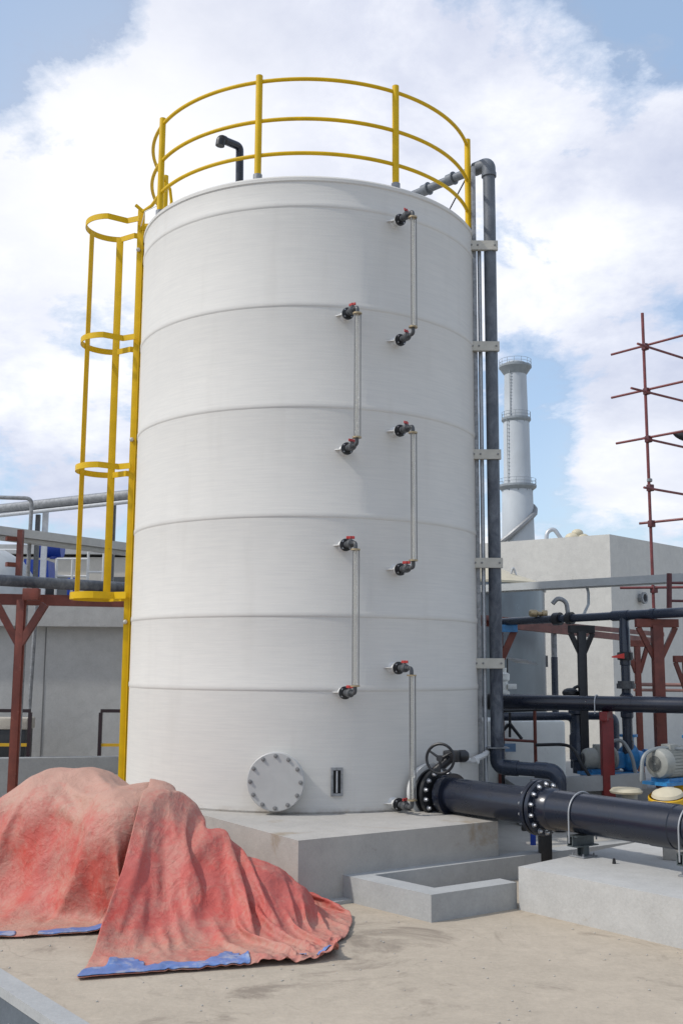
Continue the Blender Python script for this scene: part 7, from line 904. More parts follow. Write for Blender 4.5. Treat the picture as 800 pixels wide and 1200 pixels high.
-3,-2,4,-1,0,2,-3,3,1,0,-4,0,2,1,0,0,-1,-7,-4,-5,-6,11,-9,-2,1,0,13,24,0,-1,1,0,1,-1,0,0,0,0,0,-1,0,1,-1,0,0,0,0,-1,1,0,1,0,0,-1,0,-6,-1,-3,0,9,-1,-2,0,4,0,1,0,-1,0,-1,1,1,-5,-12,-3,1,-13,5,5,-3,12,8,24,1,0,0,-1,0,1,0,1,-1,-1,-1,1,
0,-1,0,0,0,0,0,0,0,0,-1,0,-4,-3,4,-2,-1,0,8,-1,-2,0,0,1,3,-1,0,0,-1,0,-1,-4,-13,-7,-3,1,-3,-7,6,12,16,0,8,0,0,0,0,0,2,-1,-1,0,0,0,0,0,0,1,-1,0,0,0,0,0,0,0,0,0,3,-3,0,0,0,0,0,0,5,0,-5,0,0,0,0,0,1,6,17,-4,-15,-5,4,5,-10,6,-5,0,0,0,0,
0,2,-2,0,-2,1,1,0,0,0,0,0,0,3,-3,0,0,0,0,0,0,0,0,0,-2,8,-6,0,0,0,0,4,-4,-5,8,-1,-2,0,0,0,0,-1,-10,-2,12,2,2,4,3,-13,3,0,0,0,1,2,-5,2,1,3,1,-5,0,0,0,0,0,5,-7,3,0,0,-1,0,0,0,0,0,0,-1,-2,3,0,0,1,1,3,-1,-2,-5,3,0,0,0,0,1,3,-17,6,13,10,
-11,2,6,-5,-7,-1,0,0,-1,-2,3,3,-2,-2,9,-4,-4,0,0,0,1,-3,5,1,-2,-1,0,0,1,-1,-1,0,0,0,-3,3,0,2,-2,0,-6,-2,8,1,-2,2,-1,1,0,-2,-7,10,6,-1,0,11,0,0,-1,-4,-5,1,0,0,0,1,-3,2,0,-9,15,6,-5,-3,2,-5,-3,-1,-2,4,-1,2,-1,-1,4,2,-3,-1,0,0,0,0,-2,
1,-1,2,1,0,-2,3,-2,0,-1,1,3,5,8,3,0,-2,1,-3,3,-1,2,1,-1,0,1,-1,-1,0,3,0,-2,-8,6,13,0,-3,-6,-3,1,0,0,0,2,-1,3,-3,-5,4,0,0,0,1,-1,0,0,0,1,4,-7,9,-10,3,3,5,5,5,2,1,0,-1,2,-1,-4,-1,1,4,2,0,0,0,3,0,-3,0,2,1,-1,-12,0,15,4,1,-9,-1,3,-3,3,
-4,5,-7,1,6,-4,0,0,1,2,-2,-1,0,0,-1,1,0,3,5,2,6,3,2,0,0,0,-1,1,0,1,-5,-3,6,3,1,-1,0,-1,-2,1,9,-11,-3,0,3,9,-13,-6,12,11,-6,-5,2,6,-1,4,-14,4,3,-5,6,-3,0,-1,2,7,-4,0,-4,-2,4,1,-5,17,6,2,-1,0,0,0,-1,1,-1,1,0,0,-3,3,1,0,0,0,1,-1,-1,-4,
10,-5,0,0,-5,7,-8,-7,13,10,-9,-2,-3,2,-2,9,1,-5,-2,-1,5,-2,-1,-2,7,2,-1,5,-2,-7,12,6,-2,3,-1,2,0,-1,0,1,0,0,0,0,0,0,1,0,0,-1,0,0,5,3,-1,-6,9,-9,-1,0,-2,6,-11,-3,19,-1,-9,-1,-4,0,9,-9,9,-1,-3,-1,5,-3,0,-1,11,-1,2,6,3,1,2,-4,-1,3,0,1,
1,0,-1,0,0,0,0,0,1,0,0,0,0,0,-1,-2,-4,3,9,2,9,-9,-5,-2,-2,2,-8,3,12,-2,-6,1,-1,-6,9,-9,10,-3,-1,-1,2,3,-1,3,10,-1,2,6,-1,-3,1,-1,0,3,1,1,1,0,0,0,-2,0,0,0,1,0,0,0,0,1,1,-2,-5,-6,0,5,18,2,-6,-8,-1,-2,-6,11,10,-5,-6,-1,-1,-1,1,-3,7,-3,
-2,5,3,0,-1,6,4,3,-1,3,-1,-1,1,-1,0,3,3,1,2,0,-3,-1,-2,1,1,-1,1,0,-1,0,1,-3,2,2,-1,-7,-4,-6,9,13,7,-3,-7,-8,-2,11,12,-2,-9,-3,-1,0,-1,-2,4,6,0,1,3,2,-1,8,-1,0,-1,1,0,-2,0,0,0,3,2,1,-2,1,-1,0,0,1,0,0,-1,-2,0,-1,-1,2,-1,5,-4,-1,-2,-6,
-2,5,9,5,-2,-9,-5,12,15,-1,-4,-2,-1,0,2,2,-2,4,0,-2,2,3,1,1,-1,-1,0,1,0,-1,-1,0,-1,4,-2,0,0,2,0,0,1,0,-1,-3,-5,0,-1,1,-1,0,-2,10,-7,1,-1,0,-6,-6,1,8,8,-6,-7,9,17,1,1,3,-2,0,-1,2,0,-1,0,1,0,-2,1,-1,0,1,0,0,-1,1,-1,0,-3,3,-1,1,1,0,1,
0,0,-3,-3,3,0,0,0,0,0,-2,-2,14,-7,-3,-1,0,0,2,-7,1,6,0,-7,11,14,1,2,2,-4,1,1,1,0,1,0,-1,-2,-1,0,0,0,1,0,0,-2,0,-1,-1,-2,7,-2,0,0,1,0,-1,-1,1,-1,2,0,2,-1,-2,-1,-3,-4,17,-1,-10,-1,4,6,6,-6,-3,0,1,-8,6,15,2,3,2,0,0,0,0,0,-1,-3,-1,0,0,
-1,1,-1,0,0,0,-1,-2,-1,1,-3,6,0,-1,-1,-1,0,2,1,1,-2,0,-2,4,4,-2,-2,-3,-6,19,9,-6,-3,-3,9,5,-4,-3,-4,1,-4,-1,7,10,6,2,-2,-2,-3,1,-1,-1,-1,-2,0,0,-1,0,-1,0,1,-1,-1,-1,1,0,-1,0,-2,-1,-1,1,2,4,-1,1,-1,0,-3,-2,3,5,-2,-4,-9,14,18,-1,-3,0,
5,-1,-1,1,-5,0,-3,-2,4,8,7,-1,-2,-1,-1,0,-1,-1,0,0,0,-1,-2,0,-1,-5,-1,0,2,0,1,0,-1,-3,-3,0,2,3,2,3,-1,9,2,-2,-2,-1,-6,3,1,0,-6,1,18,7,-8,2,6,0,-1,1,-3,-1,-2,-4,1,3,7,1,0,-3,0,-1,1,0,0,-1,-1,0,1,-2,-2,-2,2,0,-2,-3,-6,1,1,-1,1,1,0,1,
1,0,-1,-5,-1,2,0,3,2,5,4,4,0,-3,8,5,-9,8,1,0,0,0,-2,-2,-4,-4,1,4,7,0,-2,-3,1,2,1,1,-1,-1,-1,-1,-7,0,5,0,-5,-7,-5,8,-8,1,1,-2,-1,3,-1,-1,6,-12,2,7,7,4,-1,-1,0,2,1,2,1,-6,6,5,-7,6,-1,1,2,-1,-1,-3,-3,-3,-1,3,7,0,-2,0,-1,2,1,0,-5,2,-10,
2,7,-2,-10,-5,3,8,-9,-5,2,3,1,-3,-3,0,2,-5,4,4,-7,-6,7,13,6,3,-2,-2,1,2,1,-5,5,1,-2,5,-1,-1,0,0,1,-2,-3,-3,-1,2,6,0,-1,-2,2,0,-2,1,-8,-2,8,-2,-12,1,3,5,-4,-11,1,4,1,1,1,-3,0,-3,0,7,-8,4,-4,-8,0,13,9,7,-1,-4,0,0,1,-1,7,-2,0,1,-1,0,1,
-1,1,-1,-3,-3,0,0,5,-2,1,-2,-1,2,-4,-4,9,-4,-11,4,1,4,-2,-12,-2,4,1,3,3,-1,-1,-3,-2,1,6,4,-8,-1,-1,4,-1,1,3,7,3,-3,1,1,0,-2,5,-2,0,0,1,1,1,-1,0,0,-3,-3,2,-3,6,-1,-5,-2,0,0,4,0,-10,2,1,3,1,-12,-6,3,3,-1,1,3,4,-1,-3,-5,9,-17,-4,7,4,7,
1,-2,-1,-1,1,6,5,1,1,-2,-1,-2,1,1,3,2,0,0,1,0,0,0,-3,-3,2,-3,1,-3,-2,-1,3,1,-9,5,2,-1,2,-7,-9,1,5,1,-7,0,1,3,3,-1,2,21,1,-1,-10,-5,3,0,0,-1,0,-1,-2,0,0,0,1,0,0,0,0,0,1,2,3,1,2,1,1,1,-1,-2,0,-5,-1,-2,0,2,-2,4,1,-2,1,-4,-11,1,5,-4,-7,
2,0,-1,-2,1,2,1,12,-5,-6,8,5,-2,-4,-3,1,1,0,-2,-2,0,0,1,3,-2,-3,-4,-5,-2,3,2,3,1,3,2,3,1,2,0,0,-1,-2,-2,2,2,1,-2,-1,2,-9,-4,5,-3,-5,-1,3,-5,-5,-1,1,-1,1,-24,11,15,6,4,-7,-4,1,0,0,0,0,0,1,-2,1,-6,3,2,0,0,-3,-3,0,1,1,0,2,1,2,1,0,2,1,
1,0,-3,3,2,-1,1,-6,-5,4,-4,-4,2,0,-8,-3,0,1,-3,1,1,-20,-2,0,1,4,8,7,4,1,0,-2,-1,1,-1,0,-1,0,-4,-2,2,3,5,1,0,-2,-2,0,-2,-2,0,1,0,5,4,1,-2,-2,-2,0,3,-1,-4,2,-2,-3,0,-2,-3,-1,-1,-2,0,-2,-1,1,8,0,-2,-1,-1,2,-2,-2,-2,-8,0,3,0,3,1,-1,0,0,
2,3,1,2,1,-2,-2,-1,-3,-1,0,-1,-1,1,1,4,4,-1,-2,-3,-2,0,0,-1,-1,-1,3,1,0,-1,-1,3,-2,-9,-5,3,-3,9,-2,-5,0,4,-2,-1,-4,-5,2,-6,1,1,-2,3,1,3,2,1,-1,-1,-4,-4,-3,-1,1,3,3,1,0,-2,1,3,0,1,2,-1,0,-1,1,-1,1,-3,0,1,1,5,5,-2,-11,-7,-1,3,-4,0,-8,
-5,4,-1,-9,0,0,-1,0,3,9,-2,-2,1,-1,1,-1,0,-2,-1,0,0,0,3,2,2,-2,-3,-1,0,5,2,-7,0,2,0,3,2,0,0,3,2,2,1,1,1,-4,-9,-7,-1,0,-1,-1,0,2,-6,5,4,-7,-3,-6,-3,1,3,0,-2,-1,0,0,1,-4,1,2,4,1,0,-1,0,-2,-2,-2,0,2,4,2,-4,-6,3,1,-2,1,1,2,4,-1,2,3,1,-1,
-4,-3,-2,2,-1,-2,-1,-1,-1,0,0,-2,4,0,4,-3,-3,-3,-11,-2,-1,0,2,2,-1,-7,1,1,-1,1,1,1,1,-1,-1,2,2,4,2,-4,-5,-3,3,1,-2,-2,2,3,-3,2,3,1,2,4,0,0,-1,-1,-5,-1,1,-2,-1,-2,-1,1,-1,-1,-5,0,9,2,-9,-8,-4,0,2,3,-3,-6,0,0,1,0,-1,2,0,1,0,2,3,2,-2,
-5,-3,0,2,1,-1,0,0,0,2,0,-1,3,0,0,3,5,-3,-2,-1,1,-1,-1,1,-1,-2,-1,-1,0,-1,1,6,-9,0,-3,5,-7,-2,1,-7,-5,-1,3,0,-2,1,1,-1,2,0,1,2,-1,-2,-3,-1,1,2,1,-1,1,-3,1,1,1,0,1,-1,1,-1,1,0,4,-1,-2,1,2,1,0,-1,-1,-3,0,0,0,1,-5,3,-1,4,-2,-2,-5,-3,1,
-9,-1,-1,0,0,2,1,-1,-2,0,1,0,0,-2,0,0,1,1,1,2,-6,1,1,1,-2,4,-1,-2,2,-2,-1,0,1,3,1,-1,1,0,0,1,0,0,-2,0,0,0,-1,0,-2,3,0,2,6,-1,-15,-7,-4,0,1,4,-2,-4,-2,-1,1,2,1,-1,-1,-1,2,2,-1,3,-5,-1,1,0,1,-1,1,0,0,0,-1,0,1,-2,1,4,1,0,0,0,0,0,1,-1,
0,0,-1,1,1,0,-2,9,6,-6,-20,-8,4,3,1,-2,-6,-3,1,1,4,2,-3,-3,-1,1,0,1,1,5,-6,-3,2,-1,0,0,0,0,0,1,0,-1,-1,0,0,1,3,4,0,4,1,-2,0,-1,-2,2,0,-1,-2,1,4,11,1,-12,-17,-3,5,2,0,-8,-3,0,1,1,6,0,-11,-1,2,0,0,2,2,3,-3,-5,0,0,0,0,0,1,0,0,2,-2,-1,
-3,1,4,0,0,2,4,-3,5,5,0,-1,-1,12,0,-5,1,3,5,-12,-18,-4,7,6,3,0,-5,-1,-1,3,6,-2,-12,-13,3,2,-2,1,1,4,4,-2,-6,-2,2,0,0,-1,0,0,-1,2,-1,-1,0,-1,0,2,3,-1,0,2,4,-6,4,4,3,4,-11,8,8,2,-2,-10,-10,5,7,2,1,0,0,-1,4,9,-1,-12,-18,-3,-1,1,0,3,-2,
3,3,-1,-6,-2,1,0,0,0,1,-2,-1,2,-2,1,0,-1,0,1,1,3,0,-1,0,0,4,-4,3,1,2,-3,-8,1,7,2,-12,8,5,0,0,0,0,0,5,9,-9,-23,-5,4,-2,6,4,4,-6,-4,1,1,-6,-3,0,1,0,0,1,-1,0,0,-2,1,0,-3,0,1,1,2,2,1,0,-1,-1,2,2,0,3,-4,2,-1,4,-5,-13,13,3,-3,0,0,0,0,8,6,
-13,-18,4,2,5,5,5,3,-11,-12,-1,3,-5,-4,1,0,2,-2,0,0,-1,0,-1,1,0,-2,-1,0,1,1,6,-1,-3,0,0,0,0,1,2,1,3,-2,7,-1,-15,9,1,-2,6,-2,-1,1,9,3,-16,-16,8,9,1,1,11,-1,-20,-8,4,0,-3,-6,1,1,0,4,-5,0,-1,0,-1,0,0,0,-1,-2,2,1,2,1,1,-1,-3,0,1,1,1,0,
0,4,5,-4,-12,12,1,-2,1,-4,6,4,6,-10,-19,0,12,4,0,3,9,-16,-14,6,7,4,-3,-14,1,0,2,11,-15,1,-5,2,-3,0,0,-1,1,0,-2,0,2,2,2,0,-2,0,-1,1,1,0,0,1,0,1,-8,6,-1,2,-2,4,11,3,-2,-22,-5,8,4,1,0,1,5,-15,0,6,6,0,-6,-2,9,-8,-4,4,0,-3,-8,-6,-1,1,1,
-5,1,0,0,0,0,1,0,0,5,-5,-1,0,2,2,2,3,4,4,-5,5,1,0,0,9,4,-7,-11,-13,11,9,-2,-1,0,2,3,-13,5,3,4,-7,-2,4,5,-3,-6,1,6,-7,-4,-5,-2,-5,5,3,0,-10,1,-2,1,0,0,0,1,4,0,4,3,1,2,3,2,3,3,-1,2,2,6,-1,-8,-7,-2,-4,9,5,-3,1,1,2,1,-8,4,1,3,-7,5,4,2,
-5,-12,5,8,-4,-9,-2,1,4,-3,-6,1,10,-9,0,-6,-1,1,-1,2,-2,2,9,6,2,6,-4,1,2,3,4,0,4,0,-11,-3,1,0,-1,8,4,2,-4,0,1,-1,-5,4,1,4,-6,2,-2,0,0,-4,5,4,6,-11,-10,4,7,2,-2,-2,7,2,-6,-14,10,-4,5,-1,-6,-1,-2,17,-9,4,0,9,4,-4,-8,-6,0,-2,-6,7,0,3,
-2,-1,1,4,-9,4,1,0,-2,3,-1,2,-6,4,0,1,-4,1,2,0,7,-16,1,3,1,2,6,-4,0,3,-2,0,0,1,2,-2,-3,2,-5,-1,7,3,2,3,4,-4,-10,-1,3,0,-3,4,-1,4,-7,3,0,-1,-1,2,1,0,-2,1,-1,3,-3,1,0,2,-3,1,-3,3,5,2,-11,-6,1,10,4,-6,1,7,-9,0,0,0,-6,10,-5,7,-5,1,-4,1,
20,3,-8,-12,-2,3,2,0,0,0,-1,-1,1,1,-1,1,0,-4,5,-2,1,0,0,0,-2,1,1,-1,-1,2,0,0,2,5,-8,-2,-4,7,5,10,-9,3,3,-17,2,1,1,-1,-2,3,1,2,-2,4,0,3,8,4,-6,-10,3,6,-1,0,0,0,0,-4,4,0,0,0,0,-1,1,-1,1,0,2,-2,0,0,0,0,0,0,2,-2,-10,-4,13,1,0,0,1,6,1,3,
-8,-13,9,0,1,-2,1,-3,8,0,-1,-8,-1,1,14,8,-2,3,-9,0])
# ------------------------------------------------------------------ tarpaulin over the heap
def unpack(d):
    n, order, vals = d; q = np.array(vals, dtype=np.int64).reshape(3, n, n)
    for ch in order[::-1]: q = q.cumsum(2 if ch == 'r' else 1)
    return np.moveaxis(q, 0, 2) * .003
def sheet(P, name, mat, parent, keep=None, lift=0.0, sub=2):
    n = P.shape[0]; me = bpy.data.meshes.new(name)
    f = [(j * n + i, j * n + i + 1, (j + 1) * n + i + 1, (j + 1) * n + i) for j in range(n - 1) for i in range(n - 1) if keep is None or keep(i, j, n)]
    P = P - np.array(ORG[parent])
    if lift:
        gx = np.gradient(P, axis=1); gy = np.gradient(P, axis=0); nn = np.cross(gx, gy); nn /= np.linalg.norm(nn, axis=2, keepdims=True) + 1e-9
        nn *= np.sign(nn[..., 2:3] + 1e-6); P = P + nn * lift
    me.from_pydata([tuple(p) for p in P.reshape(-1, 3)], [], f); me.update()
    bm = bmesh.new(); bm.from_mesh(me); bmesh.ops.delete(bm, geom=[v for v in bm.verts if not v.link_faces], context='VERTS'); bm.to_mesh(me); bm.free()
    me.shade_smooth(); me.materials.append(mat)
    o = bpy.data.objects.new(name, me); COL.objects.link(o); o.parent = parent
    m = o.modifiers.new('sub', 'SUBSURF'); m.levels = m.render_levels = sub
    m = o.modifiers.new('wrinkle', 'DISPLACE'); m.texture = WRINKLE; m.strength = .020; m.mid_level = .45; m.texture_coords = 'GLOBAL'
    m = o.modifiers.new('crumple', 'DISPLACE'); m.texture = CRUMPLE; m.strength = .010; m.mid_level = .5; m.texture_coords = 'GLOBAL'
    m = o.modifiers.new('thick', 'SOLIDIFY'); m.thickness = .004; m.offset = -1
    return o
WRINKLE = bpy.data.textures.new('wrinkle', 'MUSGRAVE'); WRINKLE.musgrave_type = 'RIDGED_MULTIFRACTAL'; WRINKLE.noise_scale = .42; WRINKLE.octaves = 3; WRINKLE.noise_intensity = .45
CRUMPLE = bpy.data.textures.new('crumple', 'CLOUDS'); CRUMPLE.noise_scale = .09; CRUMPLE.noise_depth = 2
def tarps():
    A = unpack(TARP_A); B = unpack(TARP_B)
    yy = A[..., 1]; A[..., 1] = np.where(yy < 8.5, 8.5 - (8.5 - yy) * .72, yy); A[..., 0] -= .12 * np.clip((8.6 - A[..., 1]), 0, 1) * np.clip(-A[..., 0] - .6, 0, 1); xx = A[..., 0]; A[..., 0] = np.where(xx > -.4, -.4 + (xx + .4) * .66, xx)
    for P in (A, B): P[..., 2] = np.maximum(P[..., 2], .012)
    root = thing('tarpaulin', 'faded red tarpaulin with blue hem draped over the front heap by the plinth', 'tarpaulin', (-1.6, 9.3, 0))
    sheet(A, 'cloth', M['tarp'], root)
    nA = A.shape[0]
    def hem(i, j, n):
        s = i / n; j *= 109 / n; i *= 109 / n; w = 3.2 + 19 * max(0, noise.noise(V((s * 8, 3.3, 0))) + .12)
        w2 = 0
        if .05 < s < .50 and j < w: return True
        if .70 < s < .93 and 3 <= j < 3 + 9 * max(0, noise.noise(V((s * 9, 1.3, 0))) + .35): return True
        return s < .12 and j < 3 + 2 * s * 8
    h = sheet(A, 'turned_up_hem', M['tarp_blue'], root, hem, .010)
    h['label'] = 'blue underside showing along the front hem'
    root2 = thing('tarpaulin', 'dust covered red tarpaulin over the rear heap at the left edge of the photo', 'tarpaulin', (-2.9, 10, 0))
    sheet(B, 'cloth', M['tarp2'], root2)
    def hem2(i, j, n): return j < 2 and .45 < i / n < .92 and noise.noise(V((i * .2, 0, 0))) > -.1
    sheet(B, 'turned_up_hem', M['tarp_blue'], root2, hem2, .008)['label'] = 'blue strip along the lower edge'
tarps()

# ------------------------------------------------------------------ left background
def left_side():
    # one-storey concrete building
    root = thing('concrete_building', 'low grey concrete building with a projecting parapet band, left behind the ladder', 'building', (-6, 18, TZ))
    a = V((-13, 17.2, 0)); b = V((3, 18.9, 0))
    ztop = 3.16
    mb = MB(); mb.prism([(-13, 17.3), (1.5, 18.25), (1.2, 30), (-14, 30)], TZ - .1, ztop - .02); mb.build('wall', M['wall_l'], root, smooth=0)
    mb = MB(); mb.prism([(-13, 17.10), (1.6, 18.05), (1.55, 18.60), (-13, 17.65)], 2.70, ztop); mb.bevel(.015); mb.build('parapet', M['beam_l'], root)
    mb = MB(); x0 = at(53, 800, 17.9); 
    mb.box((x0.x, 17.3 + (x0.x + 13) * .0655 + -.002, 1.45), (.014, .012, 2.48), rz=math.atan(.0655)); mb.build('joint', M['dark_joint'], root, smooth=0)
    # low wall in front
    p0 = at(0, 892, 14.9); p1 = at(138, 884, 15.25); zt = (p0.z + p1.z) / 2
    d = (p1 - p0); d.z = 0; d.normalize(); a = p0 - d * 6; b = p1 + d * 1.2; nrm = V((-d.y, d.x, 0)) * .22
    mb = MB(); mb.prism([(a.x, a.y), (b.x, b.y), (b.x + nrm.x, b.y + nrm.y), (a.x + nrm.x, a.y + nrm.y)], TZ - .1, zt); mb.bevel(.012)
    tag(mb.build('low_wall', M['wall_mid']), 'low painted concrete wall behind the covered heap at the left', 'low wall')
    # dark railings standing behind the low wall
    def rail(x0, x1, label, ypx=833, ext=None):
        Y = 16.3; q0 = at(x0, ypx, Y); q1 = at(x1, ypx, Y); root = thing('metal_railing', label, 'railing', (q0.x, Y, TZ), 'dark railings by the grey building')
        zt_ = q0.z; q1.z = zt_
        mb = MB(); mb.bar(q0, q1, .05, .05); mb.build('top_rail', M['maroon'], root)
        n = max(1, round(abs(q1.x - q0.x) / 1.6))
        for k in range(n + 1):
            q = q0.lerp(q1, k / n); mb = MB(); mb.box((q.x, Y, (TZ + zt_) / 2), (.05, .05, zt_ - TZ - .052)); mb.build('post', M['maroon'], root)
        z2 = at(x0, 873, Y).z; mb = MB(); mb.bar((q0.x, Y - .0, z2), (q1.x, Y, z2), .03, .045); mb.build('lower_rail', M['yellow2'], root)['label'] = 'yellow lower rail'
    rail(36, -230, 'dark railing with yellow lower bar behind the rust red post'); rail(118.5, 290, 'dark railing with yellow lower bar just left of the ladder foot')
    # small box of equipment half hidden by the red post
    c = at(14, 855, 16.9); root = thing('electric_cabinet', 'small dark cabinet with beige top behind the rust red post', 'cabinet', (c.x, c.y, TZ))
    mb = MB(); mb.box((c.x, c.y, (TZ + 1.05) / 2 + .02), (.55, .4, 1.05 - TZ), bev=.01); mb.build('body', M['valve_black'], root)
    mb = MB(); mb.box((c.x, c.y, 1.16), (.60, .45, .17), bev=.01); mb.build('lid', M['beige'], root)
    # rust-red support frame and its pipe
    Y = 14.5; c = at(21, 800, Y); root = thing('steel_support', 'rust red steel post with two braces holding up the grey pipe at left', 'pipe support', (c.x, Y, TZ))
    zb = at(20, 703, Y).z
    mb = MB(); mb.box((c.x, Y, (TZ + zb) / 2), (.10, .10, zb - TZ), bev=.004); mb.box((c.x, Y, (TZ + zb) / 2), (.13, .035, zb - TZ)); mb.build('post', M['red_bright'], root)
    mb = MB(); mb.bar((c.x, Y - .01, zb - .62), (c.x + .34, Y - .06, zb - .06), .06, .10); mb.build('brace', M['red_paint'], root)
    mb = MB(); mb.bar((c.x, Y - .01, zb - .62), (c.x - .32, Y - .06, zb - .06), .06, .10); mb.build('brace', M['red_paint'], root)
    mb = MB(); mb.bar((c.x - 3.2, Y - .1, zb + .045), (c.x + 1.55, Y + .55, zb + .01), .11, .15); mb.build('beam', M['red_paint'], root)
    mb = MB(); mb.box((c.x + .16, Y - .10, zb + .07), (.22, .12, .16), bev=.01); mb.build('bracket', M['red_bright'], root)
    p0, p1 = at(0, 680, 14.3), at(152, 689, 15.2); d = p1 - p0
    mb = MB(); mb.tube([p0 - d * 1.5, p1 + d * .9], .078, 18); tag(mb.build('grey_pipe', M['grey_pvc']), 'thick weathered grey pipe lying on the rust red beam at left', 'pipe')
    # red upright above, with arms, carrying the tray
    p = at(24, 640, 14.9); z0 = at(24, 676, 14.9).z; z1 = at(24, 621, 14.9).z
    root = thing('tray_upright', 'short dark red upright with stub arms carrying the grey cable tray at left', 'post', (p.x, 14.9, z0))
    mb = MB(); mb.box((p.x, 14.9, (z0 + z1) / 2), (.075, .09, z1 - z0)); mb.build('upright', M['red_paint'], root)
    for yy in (632, 662):
        q = at(12, yy, 14.9); mb = MB(); mb.bar((p.x - .04, 14.9, q.z), (q.x - .02, 14.8, q.z), .07, .06); mb.build('arm', M['red_paint'], root)
    p0, p1 = at(0, 623, 15.2), at(148, 642, 16.6); d = p1 - p0
    mb = MB(); mb.bar(p0 - d * 1.2, p1 + d * 1.0, .32, .12); mb.bar(p0 - d * 1.2 + V((0, .02, -.09)), p1 + d + V((0, .02, -.09)), .20, .05); tag(mb.build('cable_tray', M['tray'], smooth=0), 'pale grey cable tray running behind the ladder at the left', 'cable tray')
    # galvanised post with bent conduit
    p = at(37, 600, 15.6); zt_ = at(37, 584, 15.6).z
    mb = MB(); mb.tube(bend([(p.x - .02, 15.6, TZ), (p.x, 15.6, zt_), (p.x - 2.2, 15.4, zt_ + .02)], .10), .030, 10); tag(mb.build('bent_conduit', M['conduit']), 'thin grey conduit rising beside the red post and bending left', 'conduit')
    mb = MB(); q = at(34, 760, 17.0); mb.tube([(q.x, 17.1, TZ), (q.x + .06, 17.1, 3.1)], .035, 8); tag(mb.build('wall_conduit', M['conduit']), 'grey pipe climbing the grey building wall behind the red post', 'conduit')
    # upper pipe pair on posts
    for a_, b_, r, m_, lab in (((0, 596), (148, 580), .085, 'conduit', 'upper grey pipe of the high pair crossing behind the ladder'), ((0, 604), (148, 588), .04, 'galv', 'thin lower pipe of the high pair crossing behind the ladder')):
        p0, p1 = at(*a_, 19.5), at(*b_, 17.3); d = p1 - p0; mb = MB(); mb.tube([p0 - d, p1 + d * .8], r, 12); tag(mb.build('overhead_pipe', M[m_]), lab, 'pipe')
    for x, y0, y1, lab, m_ in ((52, 597, 700, 'pale flat post under the high pipes beside the blue machine', 'galv'), (43, 602, 700, 'dark slim post under the high pipes left of the blue machine', 'valve'), (132, 590, 700, 'dark slim post under the high pipes between the ladder bars', 'valve')):
        Y = 19.2 if x < 100 else 18.2
        p = at(x, y0, Y); q = at(x, y1, Y); mb = MB(); mb.box((p.x, Y + .12, (p.z + 3.1) / 2), (.10 if m_ == 'galv' else .08, .06, p.z - 3.1)); tag(mb.build('rack_post', M[m_], smooth=0), lab, 'post')
    # things on the roof
    Y = 21.0; c = at(58, 668, Y)
    root = thing('blue_machine', 'bright blue pump with motor on the roof behind the grey cable tray', 'pump', (c.x, Y, 3.14))
    c.z = (at(58, 655, Y).z)
    mb = MB(); mb.cyl((c.x - .22, Y, c.z + .22), (c.x + .25, Y, c.z + .22), .20, seg=20); mb.cyl((c.x + .1, Y, c.z + .0), (c.x + .1, Y, c.z + .3), .10); mb.bevel(.01); mb.build('motor', M['royal'], root)
    mb = MB(); mb.extrude([(c.x - .58, Y - .2, 3.16), (c.x + .1, Y - .2, 3.16), (c.x + .02, Y - .2, c.z - .05), (c.x - .45, Y - .2, c.z - .02)], (0, .5, 0)); mb.build('casing', M['royal'], root)
    mb = MB(); mb.box((c.x + .02, Y - .215, 3.38), (.42, .03, .34), bev=.01); mb.build('guard', M['black_iron'], root)
    mb = MB(); mb.box((c.x + .52, Y - .1, 3.45), (.18, .3, .62), bev=.02); mb.build('cover', M['royal'], root)
    mb = MB(); p = at(30, 668, Y); mb.cyl((p.x, Y, 3.14), (p.x, Y, 3.8), .16, seg=14); mb.bevel(.01); tag(mb.build('blue_drum', M['blue']), 'small blue drum left of the bright blue pump', 'drum')
    # white tubular roof rails
    def roofrail(x0, x1, yt, label, Y=20.0, posts=3, loop=False):
        p, q = at(x0, yt, Y), at(x1, yt, Y); root = thing('roof_railing', label, 'railing', (p.x, Y, 3.14), 'pale railings on the left roof')
        for z in (p.z, (p.z + 3.2) / 2 + .1):
            mb = MB(); mb.tube([(p.x, Y, z), (q.x, Y, z)], .022, 8); mb.build('rail', M['white'], root)
        for k in range(posts):
            x = p.x + (q.x - p.x) * k / (posts - 1); mb = MB(); mb.tube([(x, Y, 3.14), (x, Y, p.z + .01)], .024, 8); mb.build('post', M['white'], root)
    roofrail(67, 104, 655, 'pale rail beside the blue pump on the roof'); roofrail(104, 122, 647, 'pale hooped rail between the ladder bars on the roof', 19.6, 2); roofrail(-40, 22, 644, 'thin pale rail at the far left edge above the roof', 24, 5)
    mb = MB(); p = at(108, 680, 19.2); mb.ball((p.x, 19.4, 3.22), .32, (1.0, .8, .75)); tag(mb.build('covered_motor', M['black_rub']), 'round dark covered motor on the roof between the ladder bars', 'motor')
    # domed tank at the very left
    c = at(-20, 690, 19.0); mb = MB(); mb.lathe([(.95, -1.2), (.95, .0), (.88, .35), (.66, .66), (.36, .84), (0, .92)], (c.x - .15, 19.6, c.z - .1), (0, 0, 1), 36); tag(mb.build('dome_tank', M['tray']), 'pale grey domed tank cut off by the left edge', 'tank')
    # far beige building
    root = thing('beige_building', 'far beige building with a flat roof seen behind the roof railings at left', 'building', (-8, 32, 0))
    p = at(60, 645, 32); mb = MB(); mb.box((p.x + 4, 34, 2.6), (12.5, 4, p.z * 1.0 - .1), bev=0); mb.build('wall', M['beige'], root, smooth=0)
    mb = MB(); mb.box((p.x + 4, 34, p.z + .02), (12.8, 4.3, .28)); mb.build('roof', M['beam_l'], root, smooth=0)
